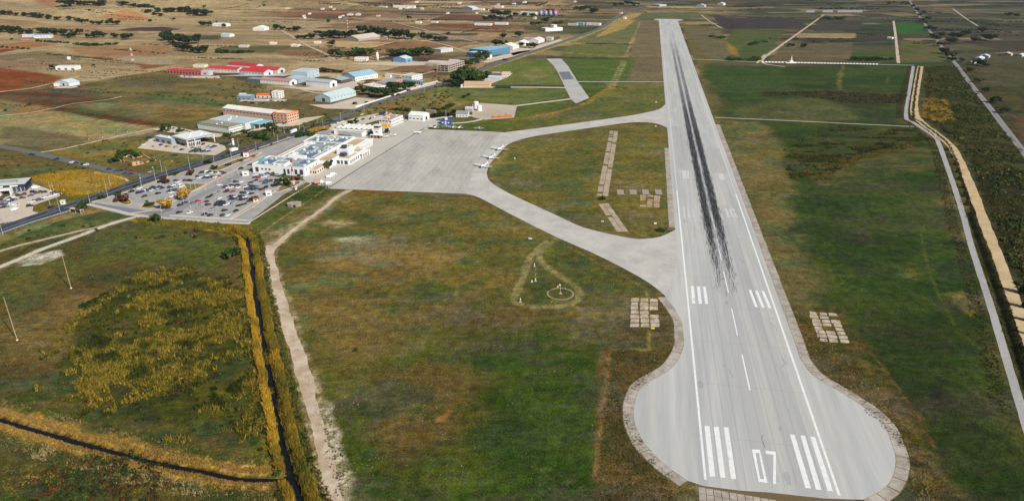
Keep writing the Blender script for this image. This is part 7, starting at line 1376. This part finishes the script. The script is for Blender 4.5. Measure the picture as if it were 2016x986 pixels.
# ---------------------------------------------------------------- aircraft
AW = M('aircraft_white', (244,244,244), .03, .8, .35); ANV = M('aircraft_trim', (60,70,110), .1, .8, .4)
def wing(m, x0, y0, z0, c0, x1, y1, z1, c1, t=.12):
    m.add([(x0,y0-c0/2,z0-t),(x0,y0+c0/2,z0-t*.5),(x1,y1+c1/2,z1-t*.3),(x1,y1-c1/2,z1-t*.5),(x0,y0-c0/2,z0+t*.2),(x0,y0+c0/2,z0+t),(x1,y1+c1/2,z1+t*.4),(x1,y1-c1/2,z1+t*.1)], [(0,1,2,3),(7,6,5,4),(0,4,5,1),(1,5,6,2),(2,6,7,3),(3,7,4,0)])
def plane_parts(span, ln, tail_drag=True):
    s = span; h = ln*.5; parts = {}; z = ln*.17
    m = MB(); rad = ln*.075; prof = [(h*.98,.45,0),(h*.9,.95,0),(h*.5,1.1,.1),(h*.1,1.1,.2),(-h*.4,.7,.1),(-h*.95,.22,.05)]; v = []; f = []
    for j, (y, r, dz) in enumerate(prof):
        for i in range(8): a = 2*math.pi*i/8; v.append((rad*r*math.cos(a), y, z+dz*rad*2+rad*1.15*r*math.sin(a)))
        if j:
            for i in range(8): f.append(((j-1)*8+i, (j-1)*8+(i+1) % 8, j*8+(i+1) % 8, j*8+i))
    f += [tuple(range(7, -1, -1)), tuple(len(v)-8+i for i in range(8))]; f = [q[::-1] for q in f]; m.add(v, f); parts['fuselage'] = (m.mesh('fuselage', AW, True), AW)
    wm = MB(); [wing(wm, 0, h*.28, z-rad*.6, ln*.22, sg*s/2, h*.25, z-rad*.2+s*.03, ln*.16, ln*.014) for sg in (1,)]; wm2 = MB(); wing(wm2, 0, h*.28, z-rad*.6, ln*.22, -s/2, h*.25, z-rad*.2+s*.03, ln*.16, ln*.014)
    parts['wing'] = (wm.mesh('wing', AW), AW); parts['wing_'] = (wm2.mesh('wing', AW), AW)
    t = MB(); wing(t, 0, -h*.86, z+rad*.5, ln*.13, s*.16, -h*.88, z+rad*.5, ln*.1, .04); wing(t, 0, -h*.86, z+rad*.5, ln*.13, -s*.16, -h*.88, z+rad*.5, ln*.1, .04); parts['tailplane'] = (t.mesh('tailplane', AW), AW)
    t = MB(); t.add([(-.06,-h*.72,z+.1),(-.06,-h*1.0,z+.1),(-.04,-h*1.02,z+ln*.19),(-.04,-h*.86,z+ln*.19),(.06,-h*.72,z+.1),(.06,-h*1.0,z+.1),(.04,-h*1.02,z+ln*.19),(.04,-h*.86,z+ln*.19)], [(0,1,2,3),(7,6,5,4),(0,4,5,1),(1,5,6,2),(2,6,7,3),(3,7,4,0)]); parts['fin'] = (t.mesh('fin', AW), AW)
    t = MB(); t.add([(-rad*.7,h*.35,z+rad),(rad*.7,h*.35,z+rad),(rad*.6,-h*.12,z+rad*1.2),(-rad*.6,-h*.12,z+rad*1.2),(-rad*.45,h*.2,z+rad*2.1),(rad*.45,h*.2,z+rad*2.1),(rad*.4,-h*.02,z+rad*2),(-rad*.4,-h*.02,z+rad*2)], [(0,1,5,4),(1,2,6,5),(2,3,7,6),(3,0,4,7),(4,5,6,7)]); parts['cockpit'] = (t.mesh('cockpit', CGL), CGL)
    t = MB(); r = ln*.14; t.box(-.1, .1, h*.99, h*1.01, z-r, z+r); t.box(-r, r, h*.985, h*1.005, z-.1, z+.1); parts['propeller'] = (t.mesh('propeller', TYRE), TYRE)
    t = MB(); [t.tube([(sg*ln*.14, h*.4, z-rad*.5), (sg*ln*.15, h*.42, .3)], .09, 5) for sg in (-1, 1)]; t.tube([(0,-h*.9,z-.1),(0,-h*.92,.2)], .07, 5); parts['undercarriage'] = (t.mesh('undercarriage', TYRE), TYRE)
    return parts
BIG = plane_parts(17.7, 10.5); SML = plane_parts(10.4, 7.6)
WHEEL = CARM['car','k'][3]
def aircraft(parts, px, head, label, group, ln):
    e = empty('aircraft', G(*px)+Vector((0,0,.04)), -math.radians(head), label, 'aircraft', group)
    for k, (me, mt) in parts.items(): link(k.rstrip('_'), me, e)
    for x in (-ln*.15, ln*.15): o = link('wheel', WHEEL, e); o.location = (x, ln*.21, .3)
for p, t in (((984.9,295.5),'uppermost'),((968.5,312.3),'middle'),((953.5,329),'lowest')): aircraft(BIG, p, 212, f'{t} of the three white propeller planes at the apron edge', 'propeller planes at the apron edge', 10.5)
aircraft(SML, (823,263), 75, 'small white plane alone on the apron near the tower', None, 7.6)
for i, (p, hd) in enumerate((((843.5,251.5),150),((857,252.6),200),((878,250.5),170),((892,252.6),190),((904.5,253.2),200),((943,254.4),180))): aircraft(SML, p, hd, f'{ORD[i]} small plane from the left along the far apron edge', 'small planes along the far apron edge', 7.6)
aircraft(SML, (758.6,270.8), 120, 'first white light plane parked before the tower', 'light planes before the tower', 7.6); aircraft(SML, (774,268), 110, 'second white light plane parked before the tower', 'light planes before the tower', 7.6)
# ---------------------------------------------------------------- masts, poles, lamps
RDM = M('mast_red', (206,64,56), .1, .6, .6); POLE = M('pole_grey', (206,208,208), .08, .8, .5, metal=.2); WOOD = M('pole_wood', (172,152,122), .15, .8, .9); DWOOD = M('pole_dark', (92,76,60), .15, .8, .9)
def mast(label, px, h, r=.7, name='lattice_mast', k=6, plat=True):
    e = empty(name, G(*px), 0, label, 'mast')
    for i in range(k):
        z0, z1 = h*i/k, h*(i+1)/k; rr0, rr1 = r*(1-.6*z0/h), r*(1-.6*z1/h); m = MB()
        for a in range(4):
            c, s_ = math.cos(a*1.571+.785), math.sin(a*1.571+.785); c2, s2 = math.cos((a+1)*1.571+.785), math.sin((a+1)*1.571+.785)
            m.tube([(c*rr0,s_*rr0,z0),(c*rr1,s_*rr1,z1)], .14, 4); m.tube([(c*rr0,s_*rr0,z0),(c2*rr1,s2*rr1,z1)], .09, 4); m.tube([(c2*rr0,s2*rr0,z0),(c*rr1,s_*rr1,z1)], .09, 4)
        m.build('red_section' if i % 2 == 0 else 'white_section', RDM if i % 2 == 0 else FRAME, e)
    if plat: m = MB(); m.box(-1, 1, -1, 1, h, h+.25); m.box(-.8, .8, -.8, .8, h+.25, h+1.6); m.build('lamp_head', RDM, e)
mast('tall red and white lattice mast at the car park corner', (580,372.6), 22.5); mast('red and white mast in front of the airside building', (767,263.6), 20, .6); mast('red and white pylon far out in the left fields', (263,126), 26, 2.2, plat=False); mast('slender red and white pylon beyond the warehouses', (685,58), 22, 1.6, plat=False)
def pole(label, px, h, mat=WOOD, r=.22, arms=1, group=None):
    e = empty('utility_pole', G(*px), .5, label, 'pole', group); m = MB(); m.tube([(0,0,-.3),(0,0,h*.5),(0,0,h)], [r*1.25, r, r*.7], 8); m.build('shaft', mat, e); m = MB(); m.lathe([(r*2.6,-.1),(r*2.6,.35),(r*1.6,.45)], 8); m.build('footing', FRAME, e)
    if arms: m = MB(); m.box(-.9, .9, -.07, .07, h-.9, h-.75); m.build('cross_arm', mat, e)
    for x in ((-.75, .75) if arms else ()): m = MB(); m.lathe([(.07,h-.75),(.07,h-.5)], 6, (x, 0)); m.build('insulator', FRAME, e)
pole('tall pale pole in the meadow, right of the pair', (140,567.5), 23, r=.2, arms=0); pole('tall pale pole in the meadow, left of the pair', (34,669.5), 23.4, r=.2, arms=0)
for i, (p, h) in enumerate((((121,381.6),8.5),((182.5,363.6),10),((174.5,274.5),8),((251,259.5),9),((276,350.5),9),((338,318),9),((202,270),7),((230,268),7),((472,118),8),((300,330),8))): pole(f'{ORD[i]} thin dark wooden pole listed along the left fields' if False else ('dark wooden pole ' + ('near the flagpoles by the golden field','in the golden reed field','on the tan field edge left of the track','on the tan field edge behind the showroom','at the side road junction','before the ruin by the highway','first on the track beyond the ruin','second on the track beyond the ruin','alone on the slope behind the red sheds','beside the ruin right wall')[i]), p, h, DWOOD, .2)
for i, p in enumerate(((100,375.6),(106,376.8))): pole(('left' if i == 0 else 'right')+' slim yellow flagpole at the navy showroom yard', p, 7.6, M('flagpole', (226,206,150), .05, 1, .5), .12, 0)
def totem():
    e = empty('sign_totem', G(460,285.6), .2, 'tall white sign pillar at the car showroom entrance', 'sign'); m = MB(); m.box(-.9, .9, -.25, .25, -.1, 6.6); m.build('panel', WHITE, e); m = MB(); m.box(-.7, .7, -.3, -.25, 4.6, 6.2); m.build('emblem_panel', M('emblem_grey', (150,160,172), .1, 1), e)
totem()
def lamp(label, px, h, group, rz=0.4):
    e = empty('street_lamp', G(*px), rz, label, 'street lamp', group); m = MB(); m.tube([(0,0,-.1),(0,0,h*.5),(0,0,h)], [.16,.12,.08], 6); m.build('post', POLE, e); m = MB(); m.tube([(0,0,h-.05),(.6,0,h+.25),(1.8,0,h+.35)], .06, 5); a = m.build('arm', POLE, e); m = MB(); m.box(1.5, 2.5, -.2, .2, h+.28, h+.46); m.build('lamp_head', POLE, a)
lam = [((6,462),9),((119,418),11),((178,402),8.5),((213,389.5),12),((279,367),9),((307,357.5),11.5),((330,350),8),((375,335),11.5),((422,321),9),((456,312),9),((505,297),8.5),((548,284),8.5),((600,266),8.5),((636,252),8)]
for i, (p, h) in enumerate(lam): lamp(f'{ORD[i]} street lamp from the left along the near side of the highway', p, h, 'street lamps along the near side of the highway', 2.0)
lam2 = [((10,440),9),((100,408),8),((218,368),9),((319,338),10),((400,312),8),((470,290),8),((540,270),8),((625,242),8)]
for i, (p, h) in enumerate(lam2): lamp(f'{ORD[i]} street lamp from the left along the far side of the highway', p, h, 'street lamps along the far side of the highway', -1.0)
lam3 = [((318,418),7),((362,401),7),((405,376),7),((430,366),7),((470,345),7),((375,408),7),((403,424),7),((480,380),7),((376,373),6),((385,372),6)]
for i, (p, h) in enumerate(sorted(lam3)): lamp(f'{ORD[i]} slim lamp post from the left inside the car parks', p, h, 'lamp posts inside the car parks', random.uniform(0, 6))
lam4 = [(717,218),(760,204),(836,178.5),(560,262),(590,254),(671,236)]
for i, p in enumerate(sorted(lam4)): pole(f'{ORD[i]} grey roadside pole from the left along the far highway', p, 8, POLE, .12, 1, 'poles along the far highway')
# guard rail beside the highway
g0 = G(60,440); gr = empty('guard_rail', g0, 0, 'grey guard rail with many posts on the near highway edge', 'guard rail'); gl = ribbon_pts([(-40,475),(5,459.5),(60,440),(137,417)], 2.)
m = MB(); m.tube([Vector(p)-g0+Vector((0,0,.9)) for p in gl], .1, 4); m.build('rail', POLE, gr); m = MB(); m.tube([Vector(p)-g0+Vector((0,0,.5)) for p in gl], .07, 4); m.build('rail', POLE, gr); pm_ = MB(); pm_.box(-.08, .08, -.08, .08, -.2, 1.0); pm_ = pm_.mesh('post', POLE)
for p in gl: o = link('post', pm_, gr); o.location = Vector(p)-g0
# ---------------------------------------------------------------- windsock circle and weather instruments
def windsock():
    e = empty('windsock', G(1103,577.5), 0, 'white and red windsock on a pole inside the stone ring', 'windsock'); m = MB(); m.tube([(0,0,0),(0,0,5.6)], .1, 6); m.build('pole', POLE, e); m = MB(); m.lathe([(.9,-.1),(.9,.3),(.3,.5)], 8); m.build('footing', wallm((196,150,120)), e)
    prev = None
    for i in range(4):
        m = MB(); a = Vector((-.1-i*.55, -.15*i, 5.5-i*.42)); b = Vector((-.65-i*.55, -.15*(i+1), 5.08-i*.42)); m.tube([a, b], [.55-.08*i, .47-.08*i], 8); m.build('sock_band', RDM if i % 2 else FRAME, e)
    return e
windsock()
rg = empty('stone_ring', G(1103,578.5), 0, 'pale stone ring laid in the grass round the windsock', 'ring'); rc = M('ring_stone', (160,146,112), .15, .8, .95)
for i in range(40):
    a0, a1 = 2*math.pi*i/40+.012, 2*math.pi*(i+1)/40-.012; m = MB(); m.prism([(6.6*math.cos(a0),6.6*math.sin(a0)),(7.5*math.cos(a0),7.5*math.sin(a0)),(7.5*math.cos(a1),7.5*math.sin(a1)),(6.6*math.cos(a1),6.6*math.sin(a1))], -.05, .18+random.random()*.08); m.build('stone', rc, rg)
def instrument(label, px, h):
    e = empty('weather_instrument', G(*px), .4, label, 'instrument'); m = MB(); m.box(-.7, .7, -.45, .45, -.05, .2); m.build('base', wallm((196,186,166)), e); m = MB(); m.tube([(0,0,.25),(0,0,h)], .1, 6); m.build('post', FRAME, e); m = MB(); m.box(-.25, .25, -.25, .25, h*.45, h*.45+.7); m.build('housing', FRAME, e)
instrument('white instrument post nearest the taxiway', (1052,524.5), 2.4); instrument('white instrument post at the lower left of the mown loop', (1024.5,594.5), 2.8); instrument('white instrument box in the middle of the mown loop', (1054,553), 1.9); instrument('short white instrument left of the middle one', (1047,555), 1.2)
e = empty('weather_mast', G(1054.5,551.5), 0, 'thin red and white weather mast in the mown loop', 'mast')
for i in range(6): m = MB(); m.tube([(0,0,i*1.5),(0,0,i*1.5+1.5)], .07, 5); m.build('red_section' if i % 2 else 'white_section', RDM if i % 2 else FRAME, e)
def board(label, px, w, h, c, rz=0.):
    e = empty('taxiway_sign', G(*px), rz, label, 'sign'); m = MB(); m.box(-w/2, w/2, -.12, .12, .3, .3+h); m.build('panel', M('sign_%d_%d_%d' % c, c, .04, 1, .6), e)
    for x in (-w*.35, w*.35): m = MB(); m.box(x-.06, x+.06, -.06, .06, -.05, .3); m.build('post', POLE, e)
board('white sign at the lower taxiway outer edge', (1044,471.5), 2.4, 1., (244,244,242), -.3); board('white sign board in the island left of centre', (1186,437.5), 2., .9, (244,244,242), -.4); board('white sign board in the island by the runway', (1290,441.5), 1.8, .9, (244,244,242)); board('yellow sign below the left slab field', (1285,648), 1.8, .8, (238,226,40)); board('small white sign at the left edge of the island', (1013.5,313.5), 1, 1.2, (240,236,226)); board('small white sign near the runway above the upper taxiway', (1291.5,202.5), 1.4, 1, (244,240,236)); board('small white sign in the island beside the upper taxiway', (1291,250), 1.4, .9, (240,232,206))
# ---------------------------------------------------------------- old slab fields in the grass
def slab_field(label, px4, nx, ny, gone, mat=SLABL, seed=0):
    """rows of old concrete slabs in the grass, some overgrown"""
    a, b, c, d = [G(*p) for p in px4]; e = empty('slab_field', a, 0, label, 'slabs'); rr = random.Random(seed)
    def at(u, v): return (a*(1-u)*(1-v)+b*u*(1-v)+c*u*v+d*(1-u)*v)-a
    for i in range(nx):
        for j in range(ny):
            if rr.random() < gone: continue
            gx_, gy_ = .022*(.7+rr.random()), .07/ny; u0, u1, v0, v1 = i/nx+gx_*rr.random()*1.5, (i+1)/nx-gx_*(.6+rr.random()), j/ny+gy_*(.5+rr.random()), (j+1)/ny-gy_*(.5+rr.random()*2)
            P = [at(u0, v0), at(u1-rr.random()*.03, v0), at(u1, (v0+v1)/2), at(u1-rr.random()*.04, v1), at(u0+rr.random()*.03, v1)]; m = MB(); m.prism([(p.x, p.y) for p in P], -.05, .05+rr.random()*.06)
            m.build('slab', mat, e)
slab_field('field of pale old slabs in the grass left of the runway', [(1240,644),(1300,644),(1296,587),(1241,586)], 3, 7, .02, seed=2); slab_field('field of broken old slabs in the grass right of the runway', [(1612,672),(1676,676),(1648,616),(1590,612)], 3, 8, .14, seed=5); slab_field('small rusty slab field in the island by the runway', [(1259,407),(1299,409),(1301,385),(1260,383)], 3, 6, .1, M('rusty_slab', (190,164,136), .18, .7, .95, c2=(160,128,100)), 7)
GSL = M('grey_slab', (166,152,140), .15, .7, .95)
for i, x in enumerate((1221.5,1246.5,1271,1296.5)):
    a = G(x, 378); e = empty('square_slab', a, -.1, f'{ORD[i]} small square slab from the left in the island row', 'slab', 'square slabs in the island row'); m = MB(); m.box(-2.6, 2.6, -6, 6, -.05, .08); m.build('slab', GSL, e)
def strip(label, pA, pB, w, n, mat, seed):
    A, B = G(*pA), G(*pB); d = (B-A); L = d.length; d.normalize(); q = Vector((d.y, -d.x, 0)); e = empty('concrete_strip', A, 0, label, 'strip'); rr = random.Random(seed)
    for s_ in (0, 1):
        for i in range(n):
            if rr.random() < .05: continue
            g = .08+rr.random()*.16; a = d*(L*i/n+g)+q*(s_*w/2-w/2+rr.random()*.2); b = d*(L*(i+1)/n)+q*(s_*w/2-w/2+rr.random()*.15); off = q*(w/2-.25-rr.random()*.25); m = MB(); m.prism([((a+off).x,(a+off).y),((b+off).x,(b+off).y),(b.x,b.y),(a.x,a.y)][::-1] if False else [(a.x,a.y),((a+off).x,(a+off).y),((b+off).x,(b+off).y),(b.x,b.y)], -.05, .06+rr.random()*.05)
            m.build('slab', mat, e)
STR = M('strip_slab', (188,172,150), .16, .6, .95, c2=(160,140,118))
strip('long double strip of old slabs across the island', (1186,386), (1209,258), 9, 44, STR, 3); strip('short double strip of old slabs angled toward the taxiway', (1226,456), (1188,401), 8, 16, STR, 4)
# pale stones and crates
for i, (p, t) in enumerate((((975,231.5),'left'),((988,231),'middle'),((1001,230),'right'))):
    e = empty('orange_barrier', G(*p), .1, f'{t} orange machine on the hardstand lower edge', 'machine'); om = wallm((226,120,60)); m = MB(); m.box(-4, 4, -1.2, 1.2, .5, 2.0 if i else 1.2); m.build('body', om, e); m = MB(); m.box(-3.6, -1.4, -1, 1, 2.0 if i else 1.2, 3.4 if i else 2); m.build('cab', om, e)
    for x in (-2.8, 2.8):
        for y in (-1.2, 1.2): o = link('wheel', WHEEL, e); o.location = (x, y, .45); o.rotation_euler = (0, 0, math.pi/2); o.scale = (1.3, 1.4, 1.4)
for p, h, w, t in (((937,213),8,6,'taller white storage tank on the hardstand corner'),((943.5,218),6.5,6,'shorter white storage tank on the hardstand corner')):
    e = empty('storage_tank', G(*p), .2, t, 'tank'); m = MB(); m.lathe([(w/2,-.1),(w/2,h-.5),(w/2*.7,h),(.3,h+.2)], 14); m.build('shell', WHITE, e); m = MB(); m.tube([(w/2+.1,0,0),(w/2+.1,0,h)], .08, 5); m.build('ladder', POLE, e)
# yard wall of the pale blue warehouse
for lab, px, h, c in (('white wall along the yard of the pale blue warehouse', [(700,212),(760,193),(800,180)], 1.6, (236,226,214)), ('white retaining wall before the green edged hall', [(408,264),(446,268.5)], 1.8, (226,220,210)), ('pale hedge wall along the offices by the highway', [(790,182),(830,170),(862,160)], 1.2, (216,196,176))):
    o0 = G(*px[0]); e = empty('yard_wall', o0, 0, lab, 'wall'); L = ribbon_pts(px, 5.)
    for a, b in zip(L[:-1], L[1:]):
        a, b = Vector(a)-o0, Vector(b)-o0; d = (b-a).normalized(); q = Vector((d.y, -d.x, 0))*.2; m = MB(); m.prism([((a+q).x,(a+q).y),((b+q).x,(b+q).y),((b-q).x,(b-q).y),((a-q).x,(a-q).y)], -.1, h); m.build('panel', wallm(c), e)
# ================================================================ HAZE over the plain
hm = bpy.data.materials.new('haze_air'); hm.use_nodes = True; n = hm.node_tree.nodes; n.remove(n['Principled BSDF'])
pv = n.new('ShaderNodeVolumePrincipled'); pv.inputs['Color'].default_value = (.80, .88, 1, 1); pv.inputs['Density'].default_value = 0.000025; pv.inputs['Anisotropy'].default_value = .2
hm.node_tree.links.new(pv.outputs[0], n['Material Output'].inputs['Volume'])
m = MB(); m.box(-9500, 9500, -4500, 14500, -4, 185); hz = m.build('haze', hm); hz['kind'] = 'stuff'
